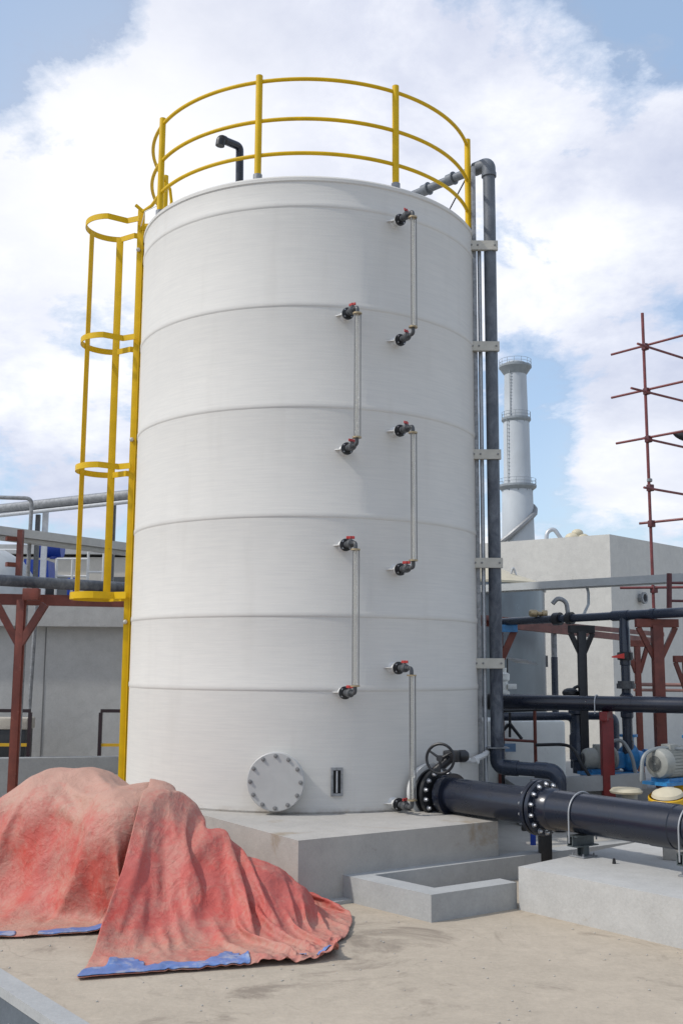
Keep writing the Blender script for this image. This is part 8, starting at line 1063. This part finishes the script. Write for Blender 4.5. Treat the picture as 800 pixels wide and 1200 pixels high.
    for k in range(4):
        mb = MB(); mb.box((p.x + .2 + k * 2.2, 31.98, p.z - 1.15), (1.1, .06, .7)); mb.build('window', M['valve'], root, smooth=0)
M['dark_joint'] = surf('joint_grey', (.18, .18, .18), .9, bmp=0)  # plain dark grey for the wall joint and the label plate
M['wall_mid'] = concrete('painted_low_wall', (.34, .345, .34), (.30, .305, .30), streak=True, bs_=.2)
left_side()

# ------------------------------------------------------------------ right background
def right_side():
    # concrete block building
    p0 = at(713.6, 626, 24.0); H = p0.z
    dl = V((-.80, .60, 0)); dr = V((.69, .72, 0))
    A = V((p0.x, p0.y, 0)); B = A + dl * 9; C = A + dr * 12; D = B + dr * 12
    root = thing('concrete_building', 'plain pale concrete building with a sharp corner, behind the pumps at right', 'building', (A.x, A.y, TZ))
    mb = MB(); mb.prism([(A.x, A.y), (C.x, C.y), (D.x, D.y), (B.x, B.y)], TZ - .1, H); mb.bevel(.02, 1); mb.build('wall', M['wall_r'], root, smooth=0)
    mb = MB(); pass
    # pipe stub through the wall
    s = A + dr * 1.30; nrm = V((.72, -.69, 0)); s.z = at(748, 701, s.y).z
    mb.lathe([(.10, -.05), (.10, .10), (.14, .10), (.14, .15), (.095, .15), (.095, .05)], s, nrm, 20); mb.build('wall_sleeve', M['conduit'], root)
    mb = MB(); mb.lathe([(0, .06), (.092, .06)], s, nrm, 16); mb.build('recess_shade', M['dark'], root)  # closed disc, coloured black for the shade inside the sleeve
    # things on the roof edge
    g = at(646, 632, 27.0); mb = MB(); x, z = g.x, H - .05
    mb.tube(bend([(x - .15, 27, H - .1), (x - .13, 27, H + .42), (x + .06, 27, H + .52), (x + .26, 27, H + .22), (x + .30, 27, H + .12)], .15), .055, 10)
    tag(mb.build('gooseneck_vent', M['galv']), 'curved metal gooseneck vent on the concrete roof edge', 'vent pipe')
    g = at(676, 626, 25.7); root = thing('rubble_heap', 'small heap of tied sacks on the concrete roof edge', 'sacks', (g.x, 25.7, H))
    for dx, dz, r in ((-.12, .10, .17), (.12, .09, .16), (0, .22, .13)):
        mb = MB(); mb.ball((g.x + dx, 25.7, H + dz + .02), r, (1.1, .9, .75)); mb.build('sack', M['cream'], root)
    mb = MB(); mb.box((g.x - .45, 25.9, H + .04), (.7, .5, .05), bev=.01); tag(mb.build('roof_plank', M['galv']), 'flat metal sheet lying left of the sacks on the roof', 'sheet')

    # chimney
    Y = 90.0; c0 = at(603.5, 640, Y); cx = at(604.5, 500, Y).x
    k = Y / F_PX
    root = thing('chimney', 'tall white industrial chimney with three round platforms beside the downpipe', 'chimney', (cx, Y, 0))
    z = lambda y: at(604, y, Y).z
    mb = MB(); prof = [(20.0 * k, 0), (19.2 * k, z(640)), (18.0 * k, z(572)), (16.0 * k, z(568)), (15.4 * k, z(495)), (14.2 * k, z(490)), (13.2 * k, z(438)), (12.8 * k, z(426)), (11.2 * k, z(425))]
    mb.lathe(prof, (cx, Y, 0), (0, 0, 1), 40, False, True); sh = mb.build('shaft', M['stack'], root, smooth=40)
    mb = MB(); mb.lathe([(18.9 * k, z(634)), (18.95 * k, z(640) - 1)], (cx, Y, 0), (0, 0, 1), 40, a0=2.9, a1=4.4); mb.build('blue_patch', M['blue_pale'], sh)
    for yt, r0, r1, hh in ((430, 12.2, 19.5, 6), (491.5, 14.2, 17.5, 3), (570, 17, 22.5, 3)):
        mb = MB(); zz = z(yt); mb.lathe([(r0 * k, zz - hh * 2.0 * k), (r1 * k * .93, zz - 3 * k), (r1 * k, zz - 1.5 * k), (r1 * k, zz + 1.0 * k), (r0 * k, zz + 1.0 * k)], (cx, Y, 0), (0, 0, 1), 36); pf = mb.build('platform', M['stack_dark'], root)
        mb = MB()
        for h in (4.2, 8.0): mb.tube([(cx + r1 * k * .98 * math.cos(a), Y + r1 * k * .98 * math.sin(a), zz + h * k) for a in [2 * math.pi * i / 32 for i in range(32)]], .015, 4, closed=True)
        for i in range(14):
            a = 2 * math.pi * i / 14; mb.tube([(cx + r1 * k * .98 * math.cos(a), Y + r1 * k * .98 * math.sin(a), zz + q * k) for q in (1, 8)], .016, 4)
        mb.build('platform_rail', M['stack_dark'], pf)
        mb = MB()
        for i in range(10):
            a = 2 * math.pi * i / 10 + .2; mb.tube([(cx + r0 * k * math.cos(a), Y + r0 * k * math.sin(a), zz - 8 * k), (cx + r1 * k * .9 * math.cos(a), Y + r1 * k * .9 * math.sin(a), zz - 1.5 * k)], .06, 4)
        mb.build('struts', M['stack_dark'], pf)
    mb = MB()
    for x, y0, y1, r in ((598, 426, 492, 12.6), (594, 492, 570, 15)):
        xx = at(x, 500, Y).x; yy = Y - math.sqrt(max(.1, (r * k) ** 2 - (xx - cx) ** 2)) - .10
        for s_ in (-.16, .16): mb.tube([(xx + s_, yy, z(y1)), (xx + s_, yy, z(y0))], .03, 4)
        for i in range(18): mb.tube([(xx - .16, yy, z(y1) + (z(y0) - z(y1)) * i / 18), (xx + .16, yy, z(y1) + (z(y0) - z(y1)) * i / 18)], .02, 4)
    mb.build('ladder', M['stack_dark'], root)
    mb = MB(); pts = []
    for i in range(25):
        t = i / 24; a = R(-100) + R(118) * t
        pts.append(V((cx + 21.5 * k * math.sin(a), Y - 21.5 * k * math.cos(a), z(636) + (z(598) - z(636)) * t)))
    pts.append(V((cx + 20 * k * math.sin(R(40)), Y - 20 * k * math.cos(R(40)), z(594))))
    pts = [V((cx + rr * k * math.sin(a), Y - rr * k * math.cos(a), z(y))) for rr, a, y in ((26, R(-60), 637), (23, R(-35), 630), (21.5, R(0), 619), (20.8, R(35), 609), (20.5, R(62), 603), (20.2, R(85), 597), (20, R(110), 592))]
    mb.tube(pts, .24, 8); mb.build('spiral_chute', M['conduit'], root)

    # scaffold
    Y = 17.0; px = lambda x, y: at(x, y, Y)
    b = px(765.5, 700); root = thing('scaffold_pole', 'upright red scaffold tube with crossing tubes at the right edge', 'scaffold', (b.x, Y, TZ))
    mb = MB(); mb.tube([(b.x, Y, TZ), (b.x - .02, Y, px(765, 367).z)], .026, 8); mb.build('upright', M['scaf'], root)
    rows = [(407, (-.42, .56), (.62, -.72), (-.20, -.26), (.9, .62)), (459, (-.44, .56), (.62, -.72), (-.34, -.30), (.9, .62)), (515, (-.40, .50), (.62, -.72), (-.14, -.2), (.9, .62)), (572, None, None, (-.16, -.2), (.9, .62)), (614, (-.14, .2), (.9, -.9), None, None), (691, (-.52, .1), (1.0, -.25), None, None)]
    for y, a0, a1, b0, b1 in rows:
        z_ = px(765, y).z
        mb = MB()
        for u, w in ((a0, a1), (b0, b1)):
            if u is None: continue
            dz = .03 if u is a0 else -.03
            mb.tube([(b.x + u[0], Y + u[1] - .03, z_ + dz), (b.x + w[0], Y + w[1] - .03, z_ + dz)], .021, 8)
        mb.build('ledger', M['scaf'], root)
        mb = MB(); mb.box((b.x, Y - .02, z_), (.09, .09, .11), rz=.5, bev=.01); mb.build('coupler', M['scaf_dark'], root)
    mb = MB(); z_ = px(765, 565).z; mb.lathe([(.028, 0), (.045, .01), (.045, .05), (.028, .06)], (b.x, Y, z_), (0, 0, 1), 10); mb.build('joint_collar', M['conduit'], root)
    q = px(797, 512); root = thing('floodlight', 'dark floodlight clamped to the scaffold tube at the right edge', 'lamp', q)
    mb = MB(); mb.lathe([(.02, 0), (.05, .05), (.07, .12), (.09, .30), (.0, .31)], q - V((.12, 0, -.06)), V((1, -.2, -.35)), 14); mb.build('housing', M['black_iron'], root)

    # dark cylinder tank with a pale cone
    Yc = 19.2; rr = 1.62; edge = at(637, 760, Yc).x; cxx = edge - rr
    root = thing('process_tank', 'bluish grey cylindrical tank with pale cone top behind the downpipe', 'tank', (cxx, Yc, TZ))
    zc = at(600, 690, 18.2).z
    mb = MB(); mb.lathe([(rr, TZ), (rr, zc), (rr + .03, zc), (rr + .03, zc + .08)], (cxx, Yc, 0), (0, 0, 1), 64); mb.build('shell', M['tank_grey'], root)
    mb = MB(); mb.lathe([(rr + .06, zc + .07), (rr + .05, zc + .11), (.3, zc + .62), (0, zc + .66)], (cxx, Yc, 0), (0, 0, 1), 64); tp = mb.build('cone_top', M['cream'], root)
    q = at(601, 672, 18.4); mb = MB(); mb.tube(bend([(q.x - .07, 18.4, q.z - .1), (q.x, 18.4, q.z + .12), (q.x + .07, 18.4, q.z - .1)], .06), .018, 8); mb.build('lifting_eye', M['galv'], tp)
    mb = MB(); mb.box((edge - .02, Yc - .25, at(637, 775, 19).z), (.05, .12, .2)); mb.build('label_plate', M['dark_joint'], root)

    # light channel beam
    p0, p1 = at(583, 689, 17.4), at(800, 677, 15.2); d = p1 - p0
    mb = MB(); mb.bar(p0 - d * .5, p1 + d * .7, .16, .115); mb.bar(p0 - d * .5 + V((0, .03, -.065)), p1 + d * .7 + V((0, .03, -.065)), .09, .02)
    tag(mb.build('cable_tray', M['tray'], smooth=0), 'long pale grey channel running across the right side above the pipes', 'cable tray')
    q0, q1 = at(783.5, 672, 14.8), at(783.5, 722, 14.8); root = thing('tray_upright', 'dark red tube with side rungs standing in front of the pale channel at right', 'post', (q0.x, 14.8, q1.z))
    mb = MB(); mb.cyl(q1, q0, .038, seg=10); mb.build('upright', M['scaf_dark'], root)
    for y in (704, 683):
        q = at(783.5, y, 14.8); mb = MB(); mb.tube([q, q + V((.9, -.1, -.02))], .018, 8); mb.build('rung', M['scaf_dark'], root)
    # dark hose hanging from the channel
    mb = MB(); mb.tube([at(687, 687, 16.3), at(689, 695, 16.2), at(689, 708, 16.0), at(684, 719, 15.2), at(681, 724, 14.5)], .022, 8); tag(mb.build('grey_hose', M['hose_grey']), 'grey hose dropping from the pale channel to the upper pipe', 'hose')

    # red beams
    for a_, b_, w, lab in (((586, 726), (748, 741), .075, 'upper of the two rust red beams behind the pipes'), ((586, 731.5), (746, 749), .10, 'lower of the two rust red beams behind the pipes')):
        p0, p1 = at(*a_, 15.2), at(*b_, 19.2 if w < .09 else 18.6); d = p1 - p0
        mb = MB(); mb.bar(p0 - d * .1, p1 + d * .22, .09, w); tag(mb.build('steel_beam', M['red_paint'], smooth=0), lab, 'beam')
    # bracket frame at the left end, behind the downpipe
    q = at(588, 735, 14.9); root = thing('steel_support', 'orange red braced post partly hidden by the downpipe', 'pipe support', (q.x, 14.9, TZ))
    mb = MB(); mb.box((q.x - .04, 14.9, (q.z + TZ) / 2), (.09, .09, q.z - TZ)); mb.build('post', M['red_paint'], root)
    mb = MB(); mb.bar((q.x - .02, 14.85, at(583, 772, 14.9).z), (at(602, 738, 14.9).x, 14.85, at(602, 738, 14.9).z), .05, .09); mb.build('brace', M['red_bright'], root)
    mb = MB(); mb.box((q.x + .02, 14.8, q.z - .02), (.34, .1, .10)); mb.build('blue_plate', M['blue'], root)

    def braced(px_, ytop, Y, w, mat_, label, arm, base=TZ, brace=True):
        q = at(px_, ytop, Y); root = thing('steel_support', label, 'pipe support', (q.x, Y, base))
        mb = MB(); mb.box((q.x, Y, (base + q.z) / 2 - .04), (w, w, q.z - base - .08), bev=.004); mb.build('post', mat_, root)
        mb = MB(); mb.box((q.x, Y, base + .01), (w * 2.2, w * 2.2, .02)); mb.build('foot_plate', mat_, root)
        dA = V((math.cos(arm), math.sin(arm), 0)); c = V((q.x, Y, q.z - .055))
        L = (.26 if w > .11 else .19) if mat_ is not M['black_iron'] else .17
        mb = MB(); mb.bar(c - dA * L, c + dA * L, .09, .10, bev=.004); mb.build('crossbar', mat_, root)
        if brace:
            for s_ in (-1, 1):
                mb = MB(); mb.bar(c + dA * L * .88 * s_ - V((0, 0, .05)), V((q.x, Y, q.z - (.50 if mat_ is not M['black_iron'] else .36))) + dA * .03 * s_, .045, .06); mb.build('brace', mat_, root)
    braced(680.5, 732.5, 13.9, .105, M['black_iron'], 'black braced steel post under the upper dark pipe', .15)
    braced(768.5, 725, 12.95, .125, M['red_paint'], 'rust red braced steel post under the upper dark pipe at right', .05)
    braced(745.5, 750, 16.5, .085, M['red_bright'], 'slim rust red braced post behind the pipe with the red lever', .2)
    braced(803, 768, 16.0, .10, M['red_paint'], 'rust red braced post cut off by the right edge', .1)
    braced(709.5, 833, 12.75, .135, M['crimson'], 'short crimson post under the middle black pipe', 1.2, brace=False)

    # upper dark pipe with tee and fittings
    a, b = at(583, 729, 14.9), at(800, 717.5, 12.55); d = b - a
    root = thing('upper_pipe', 'dark pipe on braced posts, level with the lever valve, at right', 'pipe', a)
    b2 = a + d * .665
    mb = MB(); mb.tube([a - d * .1, b2], .052, 18); mb.build('pipe_section', M['navy_pipe'], root)
    mb = MB(); mb.tube([b2 - d * .01, a + d * 1.5], .060, 18); mb.build('pipe_section', M['navy_pipe'], root)
    dn = d.normalized()
    for t, r, w in ((.36, .085, .05), (.43, .080, .04), (.70, .066, .12), (.86, .068, .03)):
        mb = MB(); c = a + d * t; mb.cyl(c - dn * w, c + dn * w, r, seg=20); mb.build('coupling', M['black_iron'] if t < .5 else M['navy_pipe'], root)
    mb = MB(); c = a + d * .42; mb.tube(bend([c + V((0, 0, .05)), c + V((-.02, 0, .22)), c + V((-.13, 0, .27)), c + V((-.20, 0, .19))], .08), .03, 10); mb.build('gooseneck', M['conduit'], root)
    mb = MB(); c = a + d * .26; mb.lathe([(.03, 0), (.05, .02), (.05, .10), (.03, .12), (.03, .17), (.055, .18), (.055, .24)], c + V((-.15, 0, .09)), V((1, 0, -.06)), 14, True, True); mb.build('brass_fitting', M['brass'], root)
    # drop with lever valve
    tee = a + d * .715; Yd = tee.y
    zz = lambda y: at(738, y, Yd).z
    root = thing('drop_pipe', 'dark vertical pipe with a red lever valve, feeding the blue pump', 'pipe', (tee.x, Yd, zz(885)))
    mb = MB(); mb.lathe([(.070, zz(883)), (.070, zz(868)), (.062, zz(868)), (.062, zz(842)), (.078, zz(840)), (.078, zz(815)), (.055, zz(812)), (.055, zz(780)), (.066, zz(779)), (.066, zz(737)), (.058, zz(734)), (.058, tee.z)], (tee.x, Yd, 0), (0, 0, 1), 20); mb.build('pipe', M['navy_pipe'], root)
    mb = MB(); mb.lathe([(.058, -.035), (.115, -.03), (.115, .03), (.058, .035)], (tee.x, Yd, zz(804)), (0, 0, 1), 24); mb.lathe([(.058, -.02), (.10, -.02), (.10, .02), (.058, .02)], (tee.x, Yd, zz(800)), (0, 0, 1), 24); mb.build('flange', M['valve'], root)
    mb = MB(); mb.lathe([(.07, -.05), (.095, -.045), (.095, .045), (.07, .05)], (tee.x, Yd, zz(769)), (0, 0, 1), 20); mb.box((tee.x - .06, Yd - .08, zz(769)), (.10, .10, .07), bev=.01); va = mb.build('valve_body', M['black_iron'], root)
    mb = MB(); e = at(713, 770, Yd); mb.extrude([(tee.x - .05, Yd - .13, zz(769) + .035), (tee.x - .05, Yd - .13, zz(769) - .03), (e.x, Yd - .13, e.z - .008), (e.x, Yd - .13, e.z + .008)], (0, -.02, 0)); mb.build('handle', M['lever'], va)
    # middle black pipe
    a, b = at(583, 822, 13.4), at(800, 826.5, 12.3); d = b - a; dn = d.normalized()
    root = thing('middle_pipe', 'thick glossy black pipe crossing at the height of the pump tops, right', 'pipe', a)
    mb = MB(); mb.tube([a + dn * .03, a + d * .74], .090, 28); mb.build('pipe_section', M['black_pipe'], root)
    mb = MB(); mb.tube([a + d * .74, a + d * 2.0], .094, 28); mb.build('pipe_section', M['black_pipe'], root)
    for t, w, r in ((.72, .05, .100), (.345, .006, .092)):
        mb = MB(); c = a + d * t; mb.cyl(c - dn * w, c + dn * w, r, seg=28); mb.build('coupling', M['black_pipe'], root)
    mb = MB(); mb.cyl(a - dn * .12, a + dn * .03, .105, seg=24); mb.cyl(a - dn * .35, a - dn * .12, .07, seg=20); mb.build('end_flange', M['black_iron'], root)
    mb = MB(); c = a + d * .555; s_ = V((dn.y, -dn.x, 0)); mb.tube([c + s_ * .1 - V((0, 0, .12))] + [c + s_ * .1 * math.cos(t) + V((0, 0, .1 * math.sin(t))) for t in [math.pi * k / 14 for k in range(15)]] + [c - s_ * .1 - V((0, 0, .12))], .007, 6); mb.build('clamp_hoop', M['galv'], root)
    # smaller pipes behind it
    Y = 14.4
    mb = MB(); mb.tube(bend([at(585, 840, Y), at(672, 839, Y), at(673, 900, Y)], .12), .055, 16); tag(mb.build('return_pipe', M['navy_pipe']), 'dark pipe under the middle pipe, bending down beside the white box', 'pipe')
    mb = MB(); mb.tube(bend([at(684, 839, Y + .2), at(720.5, 839, Y), at(721, 905, Y)], .12), .052, 16); tag(mb.build('elbow_pipe', M['navy_pipe']), 'dark elbow pipe dropping behind the crimson post', 'pipe')
    root = thing('pump_column', 'dark upright valve column between the white box and the left motor', 'valve', at(678, 905, 14.0))
    c = at(679, 905, 14.0); mb = MB(); z_ = lambda y: at(679, y, 14.0).z
    mb.lathe([(.09, z_(906)), (.09, z_(892)), (.125, z_(890)), (.125, z_(862)), (.095, z_(858)), (.095, z_(838)), (.13, z_(836)), (.13, z_(832))], (c.x, 14.0, 0), (0, 0, 1), 20, True, True); mb.build('body', M['navy_pipe'], root)
    mb = MB(); mb.tube(bend([at(668, 812, 14), at(672, 806, 14), at(680, 803, 14)], .05), .02, 8); mb.ball((at(668, 812, 14)), .11, (1, 1, .6)); mb.build('lever_cap', M['black_iron'], root)
    # standing vertical grey/dark pipe
    mb = MB(); p = at(649, 770, 16.5); mb.tube([(p.x, 16.5, at(649, 770, 16.5).z), (p.x, 16.5, at(649, 736, 16.5).z)], .045, 12); tag(mb.build('pale_pipe', M['conduit']), 'pale upper length of the slim upright pipe before the concrete building', 'pipe')
    mb = MB(); mb.tube([(p.x, 16.5, TZ), (p.x, 16.5, at(649, 770, 16.5).z)], .052, 12); tag(mb.build('dark_pipe', M['navy_pipe']), 'dark lower length of the slim upright pipe before the concrete building', 'pipe')
    # pinkish rails far right
    for y, w in ((802, .03), (808.5, .025)):
        mb = MB(); mb.tube([at(742, y, 18), at(830, y + 1, 18)], w, 8); tag(mb.build('guard_tube', M['pinkish']), 'upper weathered pink tube behind the rust red post' if y < 805 else 'lower weathered pink tube behind the rust red post', 'tube')

    # white box tank (bulk container)
    Y = 14.9; l = at(560, 850, Y); r_ = at(643, 850, Y); zt_ = at(640, 845, Y).z
    root = thing('white_container', 'boxy white plastic tank behind the dark barrier, right of the downpipe', 'container', ((l.x + r_.x) / 2, Y, TZ))
    mb = MB(); mb.box(((l.x + r_.x) / 2 + .1, Y + .55, (TZ + zt_) / 2), (r_.x - l.x + .2, 1.0, zt_ - TZ), rz=.12, bev=.05); mb.build('body', M['poly'], root)
    mb = MB(); q = at(615, 842, 15.2); mb.lathe([(.16, 0), (.16, .05), (.13, .07), (0, .075)], (q.x, 15.3, zt_), (0, 0, 1), 20); mb.build('cap', M['poly'], root)
    mb = MB(); q = at(596, 876, Y - .10); mb.box((q.x, q.y - .02, q.z), (.18, .012, .11), rz=.12); mb.build('blue_label', M['blue_pale'], root, smooth=0)
    # dark frame
    Y = 13.9; root = thing('barrier', 'slim dark and red metal barrier standing in front of the white container', 'barrier', at(588, 905, Y))
    for x, m_ in ((588, 'black_iron'), (626, 'red_paint')):
        t = at(x, 833, Y); mb = MB(); mb.tube([(t.x, Y, TZ), t], .022, 8); mb.build('post', M[m_], root)
    mb = MB(); mb.tube([at(584, 833, Y), at(648, 831, Y)], .022, 8); mb.build('top_rail', M['black_iron'], root)
    mb = MB(); mb.tube([at(580, 866, Y), at(627, 869, Y)], .018, 8); mb.build('middle_rail', M['red_paint'], root)
    mb = MB(); mb.tube([at(596, 847, Y + .3), at(611, 866, Y + .3)], .022, 8); mb.tube([at(595, 849, Y + .3), at(582, 864, Y + .3)], .025, 8); mb.tube([at(597, 835, Y + .3), at(597, 864, Y + .3)], .018, 8); mb.build('brace', M['black_iron'], root)
    mb = MB(); mb.tube(bend([at(627, 873, 13.7), at(664, 872, 13.6), at(674, 880, 13.3), at(682, 897, 13.0), at(690, 909, 12.9)], .3, 5), .020, 8); tag(mb.build('black_hose', M['black_rub']), 'black hose arching from the dark frame to the left motor', 'hose')
    # small lamp tray and white fitting right of the downpipe
    root = thing('tray_lamp', 'thin tilted lamp plate on a stalk just right of the downpipe', 'lamp', at(595, 800, 15.5))
    mb = MB(); mb.extrude([at(592, 770, 15.5), at(616, 773, 15.4), at(629, 777.5, 15.3), at(604, 775, 15.6)], V((0, 0, -.02))); mb.build('shade', M['galv'], root, smooth=0)
    mb = MB(); mb.tube([at(594, 771, 15.5), at(594, 812, 15.5)], .010, 6); mb.build('stalk', M['black_iron'], root)
    root = thing('white_pump_head', 'off-white plastic pump head beside the downpipe above the middle pipe', 'pump', at(588, 815, 14.6))
    c = at(590, 800, 14.6); mb = MB(); mb.lathe([(.05, -.30), (.085, -.28), (.085, -.12), (.055, -.10), (.055, .02), (.075, .04), (.075, .12), (.03, .14), (.03, .2), (0, .2)], c, V((.05, 0, 1)), 16); mb.box(c + V((.10, -.05, -.05)), (.12, .1, .07), bev=.01); mb.build('body', M['poly'], root)

    # steel skid beam, pumps
    a, b = at(636, 920, 13.2), at(754, 915, 12.6)
    mb = MB(); mb.bar(a - (b - a) * .1, b + (b - a) * .0, .22, .17); tag(mb.build('skid_beam', M['wall_mid'], smooth=0), 'long grey steel beam that the left motor and blue pump stand on', 'beam')
    mb = MB(); q = at(700, 945, 13.0); mb.box((q.x + .35, 13.55, TZ + .22), (2.6, 1.2, .44), bev=.01); tag(mb.build('pump_plinth', M['wall_mid']), 'grey concrete block under the left motor', 'plinth')
    mb = MB(); mb.box((at(790, 930, 13).x + .2, 13.3, TZ + .15), (1.7, 1.4, .30), bev=.01); tag(mb.build('pump_plinth', M['wall_mid']), 'grey concrete block under the right motor', 'plinth')
    def motor_pump(c, r, L, ax, label, pump=True):
        ax = V(ax).normalized(); root = thing('electric_pump', label, 'pump', c - V((0, 0, r + .05)), 'motor driven pumps at the right')
        mb = MB(); mb.lathe([(0, -.02), (r * .42, -.02), (r * .45, -.012), (r * .60, -.014), (r * .92, .012), (r, .045), (r * 1.02, .10), (r * 1.02, .13)], c, ax, 32); mb.build('fan_cover', M['motor'], root)
        mb = MB()
        for k in range(5): mb.lathe([(r * (.12 + .09 * k), -.021), (r * (.12 + .09 * k), -.026), (r * (.15 + .09 * k), -.026), (r * (.15 + .09 * k), -.021)], c, ax, 24)
        mb.build('fan_grille', M['valve'], root)
        mb = MB(); n = 26; prof = []
        s_, t_, _ = basis(ax); b0 = c + ax * .13; b1 = c + ax * L
        mb.cyl(b0, b1, r * .86, seg=28)
        for k in range(n):
            an = 2 * math.pi * k / n; u = s_ * math.cos(an) + t_ * math.sin(an)
            mb.bar(b0 + u * r * .92, b1 + u * r * .92, .006, r * .16, roll=0)
        mb.lathe([(r * .86, 0), (r * 1.05, .005), (r * 1.05, .035), (r * .5, .05)], b1, ax, 28); mb.build('motor_body', M['motor'], root)
        mb = MB(); q = c + ax * (L * .6) + V((0, 0, r * .98)); mb.box(q, (.15, .13, .09), rz=math.atan2(ax.y, ax.x), bev=.012); mb.build('terminal_box', M['motor'], root)
        mb = MB(); q = c + ax * (L * .55) - V((0, 0, r + .015)); mb.box(q, (L * .8, r * 1.5, .04), rz=math.atan2(ax.y, ax.x)); mb.box(q - V((0, 0, .035)) + ax * L * .35, (L * 2.0, r * 2.0, .035), rz=math.atan2(ax.y, ax.x)); mb.build('base_frame', M['blue'], root)
        if pump:
            pc = b1 + ax * .20
            mb = MB(); mb.lathe([(.05, -.14), (.075, -.12), (.075, -.06), (.13, -.05), (.17, .0), (.17, .09), (.10, .14), (.07, .24), (.105, .25), (.105, .28)], pc, ax, 24, True, True)
            mb.build('volute', M['blue'], root)
            mb = MB(); mb.lathe([(.075, .0), (.065, .16), (.065, .20), (.11, .205), (.11, .235)], pc + V((0, 0, .05)) + ax * .04, (0, 0, 1), 20, True, True); mb.build('outlet', M['blue'], root)
            mb = MB(); mb.box(b1 + ax * .07 + V((0, 0, -.02)), (.16, r * 1.3, r * 1.6), rz=math.atan2(ax.y, ax.x), bev=.03); mb.build('coupling_guard', M['blue'], root)
    motor_pump(at(684, 889, 13.15), .125, .36, (.50, .12, 0), 'grey motor with blue pump, left of the two, behind the crimson post')
    motor_pump(at(768, 895, 11.95), .162, .42, (.62, .45, 0), 'larger grey motor with blue pump at the right edge')
    mb = MB(); mb.tube(bend([at(711, 870, 13.0), at(728, 866, 13.0), at(740, 885, 12.9), at(744, 906, 12.9)], .3, 6), .022, 8); tag(mb.build('flexible_conduit', M['hose_grey']), 'pale flexible conduit curving over the left blue pump', 'hose')
    mb = MB(); mb.tube(bend([at(800, 878, 12.1), at(770, 876, 12.0), at(752, 884, 11.9), at(751, 915, 11.9)], .3, 6), .022, 8); tag(mb.build('flexible_conduit', M['hose_grey']), 'pale flexible conduit curving over the right motor', 'hose')
    # dosing units low at the right
    root = thing('drum_lid_stand', 'small round cream table on a grey stand between the two motors', 'stand', at(733, 945, 12.0))
    c = at(733, 927, 12.0); mb = MB(); mb.lathe([(0, -.02), (.17, -.02), (.18, 0), (.15, .03), (0, .045)], c, (0, 0, 1), 28); mb.build('top', M['cream'], root)
    mb = MB(); mb.cyl((c.x + .04, c.y, TZ), (c.x + .04, c.y, c.z - .02), .055, .09, seg=14); mb.build('stand', M['motor'], root)
    for x, y, lab in ((782, 935, 'yellow dosing pump under a cream hood, just below the right motor'), (806, 905, 'yellow dosing pump with pale cap at the right edge above the other one')):
        Y = 11.3 if y > 920 else 12.3; c = at(x, y, Y); root = thing('dosing_pump', lab, 'pump', c)
        mb = MB(); mb.lathe([(.0, -.2), (.17, -.19), (.20, -.1), (.20, .02), (.19, .03)], c, V((-.15, -.2, 1)), 24); mb.build('body', M['yellow2'], root)
        mb = MB(); mb.lathe([(.15, .02), (.165, .03), (.15, .06), (.08, .09), (0, .10)], c, V((-.15, -.2, 1)), 24); mb.build('hood', M['cream'], root)
        mb = MB(); mb.cyl((c.x, c.y, TZ), (c.x, c.y, c.z - .1), .05, seg=10); mb.build('stand', M['motor'], root)
    # blue upright and black clamp seen under the main pipe
    q = at(622, 975, 11.7); mb = MB(); mb.box((q.x, 11.6, TZ + .22), (.055, .04, .46), bev=.004); tag(mb.build('blue_post', M['royal']), 'short blue steel post under the big black pipe', 'post')
    pass
    # low blocks at the foot of the conduit
    mb = MB(); mb.box((1.60, 11.35, PT + .035), (.28, .16, .07), bev=.008); tag(mb.build('brick', M['plinth']), 'small cement lump on the plinth corner under the pipe', 'block')
    # further plant in the gap: boundary wall and shed so that the yard is closed off
    mb = MB(); mb.prism([(14, 33), (60, 36), (60, 36.3), (14, 33.3)], 0, 3.0); tag(mb.build('boundary_wall', M['beam_l'], smooth=0), 'distant grey boundary wall right of the concrete building', 'wall')
M['scaf'] = surf('scaffold_red', (.20, .045, .045), .5, var=.2, scale=9, bmp=.1)
M['scaf_dark'] = surf('scaffold_dark', (.11, .025, .028), .5, var=.2, scale=9, bmp=.1)
M['blue_pale'] = surf('pale_blue', (.20, .33, .52), .6, var=.2, scale=3, bmp=0)
M['lever'] = surf('red_lever', (.55, .03, .02), .4, var=.05, bmp=0)
M['pinkish'] = surf('weathered_pink', (.30, .16, .13), .6, var=.15, bmp=.1)
right_side()
# scattered grit and scraps on the slab
def grit():
    mb = MB(); rnd = random.Random(5)
    for k in range(260):
        x = rnd.uniform(-3, 2.6); y = rnd.uniform(6.4, 10)
        if V((x, y, 0)).length < 2: continue
        if (V((x, y, 0)) - PA).dot(V((.781, .625, 0))) > -.02 and y < 9.6 and x > .7: continue
        r = rnd.uniform(.003, .009); mb.ball((x, y, r * .4), r, (1, rnd.uniform(.6, 1.3), .6), 5)
    tag(mb.build('grit', M['terrace']), kind='stuff')
grit()
